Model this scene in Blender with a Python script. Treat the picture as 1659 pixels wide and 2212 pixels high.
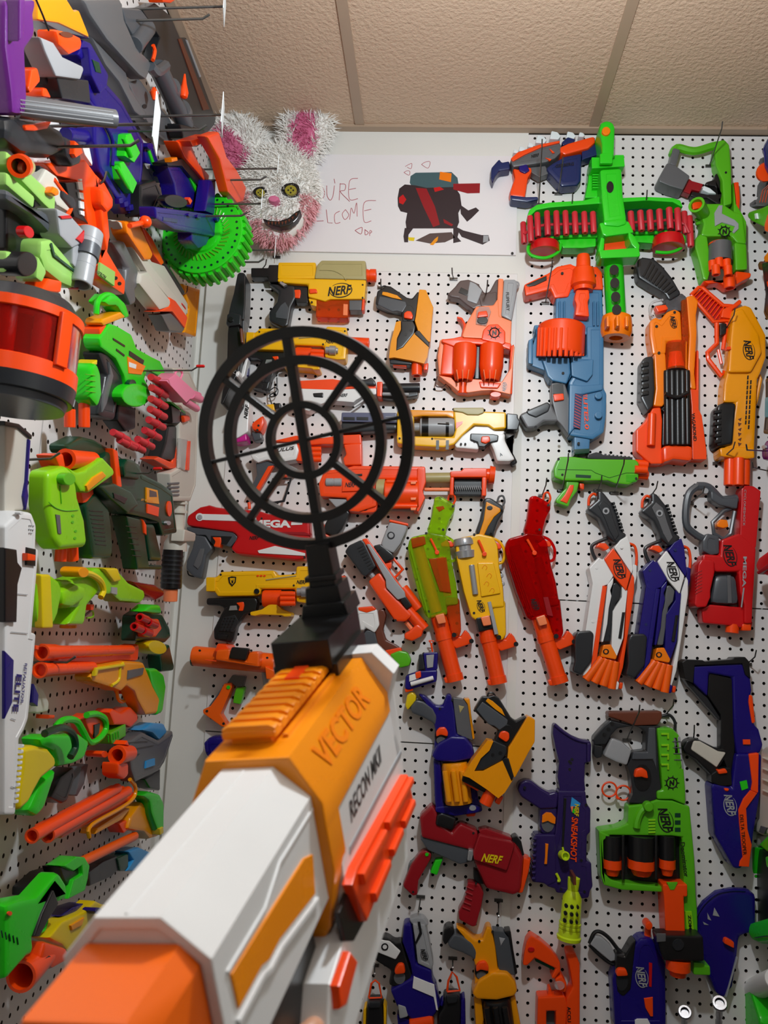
import bpy, bmesh, math, random
import numpy as np
from mathutils import Vector, Matrix
random.seed(7)
for o in list(bpy.data.objects): bpy.data.objects.remove(o)
SC = bpy.context.scene; COL = SC.collection
# ------------------------------------------------------------------ camera
F, CX, CY = 1805.0, 829.5, 1106.0            # focal length in pixels of a 1659 x 2212 frame
PIT, YAW, ROL = math.radians(8.35), math.radians(3.8), math.radians(-2.72)
CAM = Vector((0.0, 0.0, 1.2)); D = 2.048      # eye and distance to the back wall (peg holes are one inch apart)
RM = Matrix.Rotation(YAW,3,'Z') @ Matrix.Rotation(PIT,3,'X') @ Matrix.Rotation(ROL,3,'Y')
cd = bpy.data.cameras.new('camera'); camo = bpy.data.objects.new('camera', cd); COL.objects.link(camo)
cd.sensor_fit='VERTICAL'; cd.sensor_height=36.0; cd.lens=F/2212*36; cd.clip_start=.02
r0,f0,u0 = RM@Vector((1,0,0)), RM@Vector((0,1,0)), RM@Vector((0,0,1))
camo.matrix_world = Matrix.Translation(CAM) @ Matrix((r0,u0,-f0)).transposed().to_4x4()
cd.dof.use_dof=True; cd.dof.focus_distance=1.95; cd.dof.aperture_fstop=13.0
SC.camera = camo
def ray(x,y): return RM @ Vector(((x-CX)/F, 1.0, (CY-y)/F))
def onback(x,y,h=0): r=ray(x,y); return CAM + r*((D-h)/r.y)
def onside(x,y,X): r=ray(x,y); return CAM + r*(X/r.x)
XL = onback(406,1100).x; XR = onback(1668,290).x
ZC = onback(900,283).z                        # ceiling height
# ------------------------------------------------------------------ world, lamps, exposure
w = bpy.data.worlds.new('world'); SC.world=w; w.use_nodes=True
w.node_tree.nodes['Background'].inputs[0].default_value=(.9,.92,1,1); w.node_tree.nodes['Background'].inputs[1].default_value=.15
def lamp(name, loc, power, size, col):
    l=bpy.data.lights.new(name,'POINT'); l.energy=power; l.shadow_soft_size=size; l.color=col
    o=bpy.data.objects.new(name,l); o.location=loc; COL.objects.link(o); return o
lamp('main_or_fill_lamp', (.15, .82, CAM.z+.89), 37, .04, (.87,.95,1.0))
lamp('main_or_fill_lamp', (.0, -.55, CAM.z+.9), 3.2, .06, (.86,.95,1.0))  # rear fill light, added to brighten the near side
SC.view_settings.view_transform='Standard'; SC.view_settings.look='None'
SC.view_settings.exposure=0.0; SC.view_settings.gamma=1.0; SC.view_settings.use_curve_mapping=False
# ------------------------------------------------------------------ materials
def lin(c):
    return tuple(((v/255)/12.92 if v/255<=.04045 else ((v/255+.055)/1.055)**2.4) for v in c)
MATS={}
PAL={ # colour, roughness
'or':((255,74,8),.38),'oo':((252,128,4),.35),'ora':((252,98,10),.42),'pe':((250,135,85),.45),'rd':((200,14,20),.38),'dr':((150,22,32),.3),
'ye':((246,186,6),.38),'yo':((240,152,4),.34),'yl':((228,200,14),.4),'kh':((172,160,108),.5),'wh':((232,232,232),.4),'ow':((205,200,188),.45),
'bk':((22,22,24),.4),'dk':((38,40,44),.38),'gy':((94,95,98),.42),'lg':((158,160,164),.42),'sg':((76,80,86),.4),'si':((170,172,176),.28),
'bl':((24,12,112),.35),'nv':((26,40,92),.35),'el':((62,118,160),.42),'bg':((88,92,120),.4),'sk':((50,150,215),.4),'tq':((60,150,170),.4),
'gr':((40,205,28),.34),'zg':((88,182,24),.38),'lm':((140,210,20),.36),'ny':((205,232,30),.36),'dg':((6,60,38),.33),'sg2':((150,200,100),.4),
'pu':((42,26,86),.36),'vi':((98,30,118),.36),'pk':((240,130,165),.5),'mg':((200,30,140),.4),'br':((104,52,34),.45),'bro':((86,68,66),.4),
'ro':((200,40,52),.55),'tag':((225,235,238),.5),'wire':((92,90,88),.35),'chr':((120,120,124),.25),'skin':((205,150,120),.5),'pen':((176,62,74),.7),'art1':((44,26,32),.6),'art2':((62,92,98),.6),'fw':((250,247,242),.8),'am':((255,148,6),.36),'mz':((255,108,6),.42),'am_shade':((255,132,4),.3),'eyey':((150,140,42),.4),'fp':((235,170,176),.8),'pinkin':((214,112,150),.8),'hole':((14,13,13),.8)}
def mat(k):
    if k in MATS: return MATS[k]
    m=bpy.data.materials.new('plastic_'+k); m.use_nodes=True; nt=m.node_tree; b=nt.nodes['Principled BSDF']
    clear=None
    if k.startswith('c_'): clear=k; base={'c_ny':((190,235,40),.12),'c_rd':((225,10,10),.12),'c_or':((255,110,40),.12),'c_sm':((150,150,155),.1),'c_cl':((235,235,235),.08),'c_tr':((190,40,30),.12)}[k]
    else: base=PAL[k]
    c=lin(base[0])
    geo=nt.nodes.new('ShaderNodeNewGeometry'); n1=nt.nodes.new('ShaderNodeTexNoise'); n1.inputs['Scale'].default_value=9; n1.inputs['Detail'].default_value=4
    nt.links.new(geo.outputs['Position'],n1.inputs['Vector'])
    mx=nt.nodes.new('ShaderNodeMix'); mx.data_type='RGBA'; mx.inputs['A'].default_value=(*[v*.9 for v in c],1); mx.inputs['B'].default_value=(*[min(1,v*1.06+.002) for v in c],1)
    nt.links.new(n1.outputs['Fac'],mx.inputs['Factor']); nt.links.new(mx.outputs['Result'],b.inputs['Base Color'])
    n2=nt.nodes.new('ShaderNodeTexNoise'); n2.inputs['Scale'].default_value=900; n2.inputs['Detail'].default_value=1
    nt.links.new(geo.outputs['Position'],n2.inputs['Vector'])
    bp=nt.nodes.new('ShaderNodeBump'); bp.inputs['Strength'].default_value=.12; bp.inputs['Distance'].default_value=.0006
    nt.links.new(n2.outputs['Fac'],bp.inputs['Height']); nt.links.new(bp.outputs['Normal'],b.inputs['Normal'])
    mr=nt.nodes.new('ShaderNodeMapRange'); mr.inputs['To Min'].default_value=base[1]*.6; mr.inputs['To Max'].default_value=min(1,base[1]*.95)
    nt.links.new(n1.outputs['Fac'],mr.inputs['Value']); nt.links.new(mr.outputs['Result'],b.inputs['Roughness'])
    b.inputs['Specular IOR Level'].default_value=.45
    if k in('chr','wire'): b.inputs['Metallic'].default_value=1.0 if k=='chr' else .6
    if k=='si': b.inputs['Metallic'].default_value=.5
    if clear: b.inputs['Transmission Weight'].default_value=.75; b.inputs['IOR'].default_value=1.15
    MATS[k]=m; return m
# ------------------------------------------------------------------ tracing frame: crop origin and scale, so shapes are read off enlarged views
VW=[0j,1+0j,1.0]                     # full = origin + m * crop
def V(ox,oy,s): VW[:]=[complex(ox,oy),complex(1/s,0),s]
def V2(ox,oy,s,a0,a1,b0,b1):          # a template traced at crop points a0,a1 is laid down at b0,b1 of crop (ox,oy,s)
    m=(complex(*b1)-complex(*b0))/(complex(*a1)-complex(*a0)); o=complex(*b0)-m*complex(*a0)
    VW[:]=[complex(ox,oy)+o/s,m/s,s/abs(m)]
def px(p): z=VW[0]+VW[1]*complex(p[0],p[1]); return (z.real,z.imag)
LS=[.72]                              # stand-off scale on the left wall
class Wall:
    def __init__(s,kind):
        s.k=kind
        s.n={'b':Vector((0,-1,0)),'l':Vector((1,0,0)),'r':Vector((-1,0,0))}[kind]
    def on(s,p,h):                     # crop point -> world point standing h metres off the wall
        x,y=px(p)
        if s.k=='b': return onback(x,y,h)
        return onside(x,y,XL+h*LS[0] if s.k=='l' else XR-h)
    def sc(s,p,h):                     # metres per crop pixel at that point
        q=s.on(p,h)-CAM; return (q.dot(f0))/F/VW[2]
WB,WL,WR=Wall('b'),Wall('l'),Wall('r')
def mesh(name,verts,faces,m,smooth=True,ang=38):
    me=bpy.data.meshes.new(name); me.from_pydata([tuple(v) for v in verts],[],faces); me.update()
    if m: me.materials.append(mat(m) if isinstance(m,str) else m)
    if smooth:
        me.polygons.foreach_set('use_smooth',[True]*len(me.polygons)); me.set_sharp_from_angle(angle=math.radians(ang))
    return me
TXT={}
def text_mesh(s,shear=0,bold=0,font_ext=.004,mono=False):
    k=(s,shear,bold)
    if k in TXT: return TXT[k]
    c=bpy.data.curves.new('t','FONT'); c.body=s; c.shear=shear; c.offset=bold; c.extrude=0; c.resolution_u=3; c.size=1
    c.align_x='LEFT'
    o=bpy.data.objects.new('t',c); me=o.to_mesh()
    vs=[v.co.copy() for v in me.vertices]; fs=[list(p.vertices) for p in me.polygons]
    o.to_mesh_clear(); bpy.data.objects.remove(o); bpy.data.curves.remove(c)
    xs=[v.x for v in vs]; ys=[v.y for v in vs]
    x0,x1,y0,y1=min(xs),max(xs),min(ys),max(ys)
    vs=[((v.x-x0)/(x1-x0)-.5,(v.y-y0)/(y1-y0)-.5) for v in vs]
    TXT[k]=(vs,fs,(x1-x0)/(y1-y0)); return TXT[k]
PANELS={'body','stock','front_body','rear_body','receiver','upper_body','slide','barrel_shroud','housing','magazine','receiver_block','column','rear_frame','left_body','side_panel','top_cover','front_shell','lower_shell','side_magazine','top_plate','slide_cover','magazine_frame'}   # moulded shells carry a fine recessed panel line
def offset_ok(vs,n,d):
    """would the outline, moved inwards by d, still be a simple polygon?"""
    P=[v.co for v in vs]; k=len(P); x=(P[1]-P[0]).normalized(); y=n.cross(x); Q=[(p.dot(x),p.dot(y)) for p in P]
    A=sum(Q[i][0]*Q[(i+1)%k][1]-Q[(i+1)%k][0]*Q[i][1] for i in range(k)); sg=1 if A>0 else -1; O=[]
    for i in range(k):
        a,b,c=Q[i-1],Q[i],Q[(i+1)%k]; u=(b[0]-a[0],b[1]-a[1]); v=(c[0]-b[0],c[1]-b[1]); lu,lv=math.hypot(*u),math.hypot(*v)
        if lu<1e-6 or lv<1e-6: return False
        n1=(-u[1]/lu*sg,u[0]/lu*sg); n2=(-v[1]/lv*sg,v[0]/lv*sg); q=1+n1[0]*n2[0]+n1[1]*n2[1]
        if q<.25: return False
        O.append((b[0]+(n1[0]+n2[0])/q*d,b[1]+(n1[1]+n2[1])/q*d))
    for i in range(k):                       # no edge may flip, no two edges may cross
        j=(i+1)%k
        if (O[j][0]-O[i][0])*(Q[j][0]-Q[i][0])+(O[j][1]-O[i][1])*(Q[j][1]-Q[i][1])<=0: return False
    cr=lambda a,b,c:(b[0]-a[0])*(c[1]-a[1])-(b[1]-a[1])*(c[0]-a[0])
    for i in range(k):
        for j in range(i+2,k):
            if i==0 and j==k-1: continue
            a,b,c,e=O[i],O[(i+1)%k],O[j],O[(j+1)%k]
            if cr(a,b,c)*cr(a,b,e)<0 and cr(c,e,a)*cr(c,e,b)<0: return False
    return True
def prism_mesh(name,pts,n,h,b,m,seg=2,flip=False):
    """closed slab: pts = world points on the back face, n = unit normal, h = thickness, b = rounding of the front rim"""
    bm=bmesh.new(); vs=[bm.verts.new(p) for p in pts]
    try: f=bm.faces.new(vs)
    except ValueError: bm.free(); return None
    f.normal_update()
    if f.normal.dot(n)<0: f.normal_flip()
    r=bmesh.ops.extrude_face_region(bm,geom=[f])
    nv=[g for g in r['geom'] if isinstance(g,bmesh.types.BMVert)]
    bmesh.ops.translate(bm,verts=nv,vec=n*h)
    bm.normal_update()
    top=[g for g in r['geom'] if isinstance(g,bmesh.types.BMFace)]
    # the first face became the back: make it look away from the viewer
    bmesh.ops.recalc_face_normals(bm,faces=bm.faces[:])
    if b>0 and top:
        es=list(top[0].edges)
        if name in PANELS and isinstance(m,str) and not m.startswith('c_'):
            per=sum(e.calc_length() for e in es); w=2*top[0].calc_area()/per; ins=b*1.5+.0028
            if w>ins*2.1 and offset_ok(list(top[0].verts),n,ins+.0012):
                bmesh.ops.inset_individual(bm,faces=top,thickness=ins,depth=0,use_even_offset=True)
                r2=bmesh.ops.inset_individual(bm,faces=top,thickness=.0009,depth=-.0009,use_even_offset=True)
        es+= [e for e in bm.edges if len(e.link_faces)==2 and e not in es and abs((e.verts[0].co-e.verts[1].co).normalized().dot(n))>.9 and e.calc_face_angle(0)>.5] if b>.0025 else []
        bmesh.ops.bevel(bm,geom=es,offset=b,offset_type='OFFSET',segments=seg,profile=.5,affect='EDGES',clamp_overlap=True)
    me=bpy.data.meshes.new(name); bm.to_mesh(me); bm.free()
    me.materials.append(mat(m) if isinstance(m,str) else m)
    me.polygons.foreach_set('use_smooth',[True]*len(me.polygons)); me.set_sharp_from_angle(angle=math.radians(35))
    return me
def frame_of(ax):
    ax=ax.normalized(); t=Vector((0,0,1)) if abs(ax.z)<.9 else Vector((1,0,0))
    a=ax.cross(t).normalized(); return ax,a,ax.cross(a).normalized()
def lathe_vf(P0,P1,prof,seg=20,sq=None):
    """prof: list of (t along P0->P1, radius in metres)"""
    ax=P1-P0; L=ax.length; d,a,b=frame_of(ax); vs=[];fs=[]
    for t,r in prof:
        for k in range(seg):
            an=2*math.pi*k/seg; vs.append(P0+d*(t*L)+(a*math.cos(an)+b*math.sin(an))*max(r,1e-5))
    for i in range(len(prof)-1):
        for k in range(seg):
            k2=(k+1)%seg; fs.append((i*seg+k,i*seg+k2,(i+1)*seg+k2,(i+1)*seg+k))
    fs.append(tuple(range(seg))[::-1]); n=(len(prof)-1)*seg; fs.append(tuple(range(n,n+seg)))
    return vs,[f[::-1] for f in fs]
def tube_vf(P,r,seg=8):
    """round bar through the points P"""
    vs=[];fs=[];n=len(P); up=None
    for i,p in enumerate(P):
        d=((P[min(i+1,n-1)]-P[max(i-1,0)])).normalized()
        if up is None: _,a,b=frame_of(d)
        else:
            a=(up-d*up.dot(d)).normalized(); b=d.cross(a)
        up=a
        rr=r[i] if isinstance(r,(list,tuple)) else r
        for k in range(seg):
            an=2*math.pi*k/seg; vs.append(p+(a*math.cos(an)+b*math.sin(an))*rr)
    for i in range(n-1):
        for k in range(seg):
            k2=(k+1)%seg; fs.append((i*seg+k,i*seg+k2,(i+1)*seg+k2,(i+1)*seg+k))
    fs.append(tuple(range(seg))[::-1]); fs.append(tuple(range((n-1)*seg,n*seg)))
    return vs,fs
def spline(P,k=6):
    """Catmull-Rom through 2-D or 3-D points"""
    P=[np.array(p,float) for p in P]; out=[]
    for i in range(len(P)-1):
        a,b,c,d=P[max(i-1,0)],P[i],P[i+1],P[min(i+2,len(P)-1)]
        for j in range(k):
            t=j/k; out.append(.5*(2*b+(c-a)*t+(2*a-5*b+4*c-d)*t*t+(3*b-a-3*c+d)*t**3))
    out.append(P[-1]); return out
def struct(name,me,parent=None,**kw):
    o=bpy.data.objects.new(name,me); COL.objects.link(o)
    if parent: o.parent=parent
    else: o['kind']='structure'
    for k,v in kw.items(): o[k]=v
    return o
LABELS=set()
DH=[0.0]                             # extra stand-off from the wall for things hung in front of others
class T:
    """a thing: an Empty at its place on the wall, with its parts as meshes"""
    def __init__(s,name,label,cat='toy blaster',group=None,wall=WB):
        s.name,s.label,s.cat,s.group,s.w=name,label,cat,group,wall; s.parts=[]; s.dh=DH[0]
        assert label not in LABELS or group, label
        LABELS.add(label)
    def add(s,n,me,par=None,label=None):
        if me is None: return None
        s.parts.append([n,me,par,label]); return len(s.parts)-1
    # prism from an outline; h0..h1 off the wall
    def p(s,n,col,pts,h0,h1,b=.003,par=None,sm=False,seg=2):
        if sm: pts=[tuple(q) for q in spline(list(pts)+[pts[0]],4)[:-1]]
        h0+=s.dh; h1+=s.dh; hm=h0*.35+h1*.65 if s.w.k=='b' else h1-(.016 if s.w.k=='l' else 0); W=[s.w.on(q,hm) for q in pts]; k=LS[0] if s.w.k=='l' else 1
        if s.w.k=='l': h0=max(h0,h1-.04)
        W=[q-s.w.n*(hm-h0)*k for q in W]
        return s.add(n,prism_mesh(n,W,s.w.n,(h1-h0)*k,b*(k if k<1 else 1),col,seg),par)
    def box(s,n,col,x0,y0,x1,y1,h0,h1,b=.002,par=None): return s.p(n,col,[(x0,y0),(x1,y0),(x1,y1),(x0,y1)],h0,h1,b,par)
    def c(s,n,col,c,r,h0,h1,ry=None,b=.001,par=None,seg=20,rot=0):
        ry=ry or r; pts=[]
        for k in range(seg):
            a=2*math.pi*k/seg; x,y=r*math.cos(a),ry*math.sin(a); pts.append((c[0]+x*math.cos(rot)-y*math.sin(rot),c[1]+x*math.sin(rot)+y*math.cos(rot)))
        return s.p(n,col,pts,h0,h1,b,par)
    # turned body along p0->p1, prof [(t,radius px)], axis h off the wall
    def l(s,n,col,p0,p1,prof,h,par=None,seg=20,h1=None):
        h+=s.dh; h1=None if h1 is None else h1+s.dh; A,B=s.w.on(p0,h),s.w.on(p1,h if h1 is None else h1); k=s.w.sc(p0,h)
        vs,fs=lathe_vf(A,B,[(t,r*k) for t,r in prof],seg); return s.add(n,mesh(n,vs,fs,col),par)
    def t(s,n,col,p0,p1,r,h,r1=None,par=None,seg=20,hollow=0,h1=None):
        r1=r1 or r; e=.03
        prof=[(0,r*.9),(e,r),(1-e,r1),(1,r1*.94)]
        if hollow: prof+=[(1,r1*hollow),(.6,r1*hollow),(.6,.01)]
        return s.l(n,col,p0,p1,prof,h,par,seg,h1)
    # bar along a polyline; w = width px
    def s(s,n,col,pts,w,h,par=None,sm=True,closed=False,seg=8):
        if closed: pts=list(pts)+[pts[0]]
        if sm: pts=[tuple(q) for q in spline(pts,5)]
        hs=[q+s.dh for q in h] if isinstance(h,(list,tuple)) else None; h=h if hs else h+s.dh
        if hs: P=[s.w.on(q,hs[0]+(hs[1]-hs[0])*i/(len(pts)-1)) for i,q in enumerate(pts)]; k=s.w.sc(pts[0],hs[0])
        else: P=[s.w.on(q,h) for q in pts]; k=s.w.sc(pts[0],h)
        vs,fs=tube_vf(P,w*.5*k,seg); return s.add(n,mesh(n,vs,fs,col),par)
    def dots(s,pts,r,h,col='hole',n='screw',par=None):
        for q in pts: s.c(n,col,q,r,h-.002,h+.0006,b=0,par=par,seg=10)
    # flat lettering: centre, width, height in crop px, angle in degrees clockwise in the picture
    def txt(s,st,col,c,w,hgt,ang,h,shear=0,bold=.02,n='lettering',par=None):
        vs,fs,_=text_mesh(st,shear,bold); h+=s.dh
        O=s.w.on(c,h); ca,sa=math.cos(math.radians(ang)),math.sin(math.radians(ang))
        X=s.w.on((c[0]+w/2*ca,c[1]+w/2*sa),h)-s.w.on((c[0]-w/2*ca,c[1]-w/2*sa),h)
        Y=s.w.on((c[0]+hgt/2*sa,c[1]-hgt/2*ca),h)-s.w.on((c[0]-hgt/2*sa,c[1]+hgt/2*ca),h)
        return s.add(n,mesh(n,[O+X*x+Y*y+s.w.n*.0006 for x,y in vs],fs,col,False),par)
    def nerf(s,c,w,ang,h,col='bk',ring=True,par=None):
        h+=s.dh; hh=w*.36; vs,fs,_=text_mesh('NERF',.35,.03)
        ca,sa=math.cos(math.radians(ang)),math.sin(math.radians(ang))
        def q(x,y): return s.w.on((c[0]+x*ca+y*sa,c[1]+x*sa-y*ca),h)+s.w.n*.0006
        V2=[q(x*w,y*hh) for x,y in vs]; F2=[list(f) for f in fs]
        if ring:
            N=40; b=len(V2)
            for k in range(N+1):
                a=math.radians(-215+k*(350/N)); e=1.06 if k<2 or k>N-2 else 1.0
                t=.05+.1*math.sin(math.pi*k/N)
                ex,ey=.46*w,.36*w*.82; cx_=w*.05
                V2.append(q(cx_+ex*math.cos(a),ey*math.sin(a))); V2.append(q(cx_+ex*(1-t*.6)*math.cos(a),ey*(1-t)*math.sin(a)))
            for k in range(N): F2.append([b+2*k,b+2*k+1,b+2*k+3,b+2*k+2])
        return s.add('logo',mesh('logo',V2,F2,col,False),par)
    def done(s,anchor=None):
        lo=Vector((1e9,)*3); hi=-lo
        for _,me,_,_ in s.parts:
            for v in me.vertices:
                for i in range(3): lo[i]=min(lo[i],v.co[i]); hi[i]=max(hi[i],v.co[i])
        L=(lo+hi)/2
        if s.w.k=='b': L.y=min(D,hi.y)
        elif s.w.k=='l': L.x=max(XL,lo.x)
        else: L.x=min(XR,hi.x)
        if anchor: L=anchor
        e=bpy.data.objects.new(s.name,None); e.empty_display_size=.03; COL.objects.link(e); e.location=L
        e['label']=s.label; e['category']=s.cat
        if s.group: e['group']=s.group
        M=Matrix.Translation(-L); obs=[]
        for n,me,par,lab in s.parts:
            me.transform(M); o=bpy.data.objects.new(n,me); COL.objects.link(o); obs.append(o)
            o.parent=e if par is None else obs[par]
            if lab: o['label']=lab
            if len(me.polygons)>12 and n not in('logo','lettering','fur','dart'): o.modifiers.new('wn','WEIGHTED_NORMAL').keep_sharp=True
        s.e=e; return e
# ------------------------------------------------------------------ room shell
def surf(name,col,rough,bump_scale,bump,dist,var=.06,vs=3.0):
    m=bpy.data.materials.new(name); m.use_nodes=True; nt=m.node_tree; b=nt.nodes['Principled BSDF']; b.inputs['Roughness'].default_value=rough
    geo=nt.nodes.new('ShaderNodeNewGeometry')
    a=nt.nodes.new('ShaderNodeTexNoise'); a.inputs['Scale'].default_value=vs; a.inputs['Detail'].default_value=5; nt.links.new(geo.outputs['Position'],a.inputs['Vector'])
    mx=nt.nodes.new('ShaderNodeMix'); mx.data_type='RGBA'; c=lin(col); mx.inputs['A'].default_value=(*[v*(1-var) for v in c],1); mx.inputs['B'].default_value=(*[min(1,v*(1+var)) for v in c],1)
    nt.links.new(a.outputs['Fac'],mx.inputs['Factor']); nt.links.new(mx.outputs['Result'],b.inputs['Base Color'])
    if bump:
        n=nt.nodes.new('ShaderNodeTexNoise'); n.inputs['Scale'].default_value=bump_scale; n.inputs['Detail'].default_value=3; n.inputs['Roughness'].default_value=.6
        nt.links.new(geo.outputs['Position'],n.inputs['Vector'])
        bp=nt.nodes.new('ShaderNodeBump'); bp.inputs['Strength'].default_value=bump; bp.inputs['Distance'].default_value=dist
        nt.links.new(n.outputs['Fac'],bp.inputs['Height']); nt.links.new(bp.outputs['Normal'],b.inputs['Normal'])
    return m
M_WALL=surf('painted_wall',(226,224,218),.55,60,.15,.001)
M_PEG=surf('white_pegboard',(228,224,222),.42,300,.08,.0005,.03)
M_RAW=surf('raw_board_edge',(60,44,34),.9,40,.2,.001)
M_PEGR=surf('toned_down_pegboard',(128,112,100),.6,300,.08,.0005,.05)  # right-hand board, toned down from white to cut bounced light
M_BACK=surf('near_black_backing',(26,22,20),.9,40,.2,.001)  # near-black, stands for the unlit hollow behind the boards
M_TILE=surf('ceiling_tile_texture',(214,186,160),.75,105,.9,.004,.05)
M_BAR=surf('ceiling_grid_paint',(176,152,130),.45,200,.05,.0004)
M_REAR=surf('dark_rear_wall',(92,84,78),.7,40,.2,.001)
M_FLOOR=surf('grey_floor',(66,60,56),.6,30,.2,.001)
M_SIGN=surf('white_foam_board',(232,228,230),.35,200,.03,.0003,.02)
def boxm(name,lo,hi,m):
    x0,y0,z0=lo; x1,y1,z1=hi
    vs=[(x0,y0,z0),(x1,y0,z0),(x1,y1,z0),(x0,y1,z0),(x0,y0,z1),(x1,y0,z1),(x1,y1,z1),(x0,y1,z1)]
    return mesh(name,vs,[(0,3,2,1),(4,5,6,7),(0,1,5,4),(1,2,6,5),(2,3,7,6),(3,0,4,7)],m,False)
YR=-1.3
GAP=.02
# the hardboard face is the plane Y=D (X=XL, X=XR); the wall proper is 2 cm behind it
wb=struct('wall_back',boxm('wall_back',(XL-.1,D+GAP,-.02),(XR+.1,D+GAP+.1,ZC+.2),M_WALL))
wl=struct('wall_left',boxm('wall_left',(XL-GAP-.1,YR-.1,-.02),(XL-GAP,D+GAP,ZC+.2),M_WALL))
wr=struct('wall_right',boxm('wall_right',(XR+GAP,YR-.1,-.02),(XR+GAP+.1,D+GAP,ZC+.2),M_WALL))
struct('wall_rear',boxm('wall_rear',(XL-.1,YR-.1,-.02),(XR+.1,YR,ZC+.2),M_REAR))
struct('floor',boxm('floor',(XL-.1,YR-.1,-.1),(XR+.1,D+.1,0),M_FLOOR))
def pegboard(org,ux,uy,n,nx,ny,fx,fy,w,h,name,parent,m=None):
    """board with real holes: org = lower corner, ux/uy unit axes, n outward normal, (fx,fy) offset of the first hole, w x h size"""
    P=.0254; R=.0038; S=8; vs=[];fs=[]
    th=.006
    X=[0]+[fx-P/2+P*i for i in range(1,nx)]+[w]; Y=[0]+[fy-P/2+P*j for j in range(1,ny)]+[h]
    def v(x,y,z): vs.append(tuple(org+ux*x+uy*y+n*z)); return len(vs)-1
    for j in range(ny):
        for i in range(nx):
            x0,x1,y0,y1=X[i],X[i+1],Y[j],Y[j+1]; cx_,cy_=fx+P*i,fy+P*j
            c=[v(x0,y0,0),v(x1,y0,0),v(x1,y1,0),v(x0,y1,0)]
            ring=[v(cx_+R*math.cos(math.pi*(2*k+1)/S),cy_+R*math.sin(math.pi*(2*k+1)/S),0) for k in range(S)]
            inn=[v(cx_+R*math.cos(math.pi*(2*k+1)/S),cy_+R*math.sin(math.pi*(2*k+1)/S),-th) for k in range(S)]
            # octagon vertices 0..7 start at 22.5 deg: side faces right(7,0) top(1,2) left(3,4) bottom(5,6)
            fs+= [(c[1],c[2],ring[0],ring[7]),(c[2],c[3],ring[2],ring[1]),(c[3],c[0],ring[4],ring[3]),(c[0],c[1],ring[6],ring[5]),
                  (c[2],ring[1],ring[0]),(c[3],ring[3],ring[2]),(c[0],ring[5],ring[4]),(c[1],ring[7],ring[6])]
            for k in range(S): k2=(k+1)%S; fs.append((ring[k],ring[k2],inn[k2],inn[k]))
    b=[v(0,0,0),v(w,0,0),v(w,h,0),v(0,h,0),v(0,0,-th),v(w,0,-th),v(w,h,-th),v(0,h,-th)]
    for a in range(4): fs.append((b[a],b[(a+1)%4],b[(a+1)%4+4],b[a+4]))
    me=mesh(name,vs,fs,m or M_PEG,False); me.materials.append(M_RAW); me.polygons.foreach_set('material_index',[0 if (k%16<8 or k>=nx*ny*16) else 1 for k in range(len(me.polygons))])
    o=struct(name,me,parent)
    # near-black sheet added to stand for the shaded hollow behind the holes
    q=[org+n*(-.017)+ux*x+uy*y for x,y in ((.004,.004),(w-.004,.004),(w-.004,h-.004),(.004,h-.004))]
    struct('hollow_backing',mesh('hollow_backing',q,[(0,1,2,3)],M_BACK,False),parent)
    return o
def pegrect(wall,x0,x1,z0,z1,hx,hz,parent,name):
    """rectangle on a wall; (hx,hz) one known hole centre, axes: along-wall coordinate and height"""
    P=.0254
    fx=(hx-x0)%P; fz=(hz-z0)%P
    if fx<.006: fx+=P
    if fz<.006: fz+=P
    nx=int((x1-x0-fx-.006)/P)+1; nz=int((z1-z0-fz-.006)/P)+1
    if wall=='b': pegboard(Vector((x0,D,z0)),Vector((1,0,0)),Vector((0,0,1)),Vector((0,-1,0)),nx,nz,fx,fz,x1-x0,z1-z0,name,parent)
    if wall=='l': pegboard(Vector((XL,x0,z0)),Vector((0,1,0)),Vector((0,0,1)),Vector((1,0,0)),nx,nz,fx,fz,x1-x0,z1-z0,name,parent)
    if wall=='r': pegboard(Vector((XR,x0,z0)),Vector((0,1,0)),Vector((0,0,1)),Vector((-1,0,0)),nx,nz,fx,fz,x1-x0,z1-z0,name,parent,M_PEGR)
bx=lambda x,y: onback(x,y).x
bz=lambda x,y: onback(x,y).z
XM0,XM1=bx(471,1210),bx(1112,800); XS=bx(1130,800)
zs=bz(1300,1300); zmid=bz(886,1604)
h=onback(1200+528/3.614,240+219/3.614)
pegrect('b',XS,XR+.01,zs+.0015,ZC-.008,h.x,h.z,wb,'pegboard_panel')
h=onback(1160+55/3.3246,1400+410/3.3246)
pegrect('b',XS,XR+.01,0.05,zs-.0015,h.x,h.z,wb,'pegboard_panel')
h=onback(720+853/3.77,560+282/3.77)
pegrect('b',XM0,XM1,zmid+.0015,bz(900,588),h.x,h.z,wb,'pegboard_panel')
h=onback(780+292/3.6065,1800+575/3.6065)
pegrect('b',XM0,XM1,0.05,zmid-.0015,h.x,h.z,wb,'pegboard_panel')
# smooth white facing above the middle board and left of it, and the batten between the boards
struct('facing_board',boxm('facing_board',(XL,D-.001,bz(900,588)),(XS,D+GAP,ZC),M_WALL),wb)
struct('facing_board',boxm('facing_board',(XL,D+.004,.02),(XM0,D+GAP,bz(900,588)),M_WALL),wb)
struct('batten',boxm('batten',(XM1,D-.004,.02),(XS,D+GAP,bz(900,588)),M_WALL),wb)
# left wall boards: the pegboard stops short of the corner
yl1=onside(335,1700,XL).y
ys=onside(50,1300,XL).y
pl=onside(81,1472,XL)
pegrect('l',ys+.002,yl1,.05,ZC-.01,pl.y,pl.z,wl,'pegboard_panel')
pegrect('l',.25,ys-.002,.05,ZC-.01,pl.y,pl.z,wl,'pegboard_panel')
pegrect('r',.6,D-.002,.05,ZC-.01,1.2,1.2,wr,'pegboard_panel')
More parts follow.
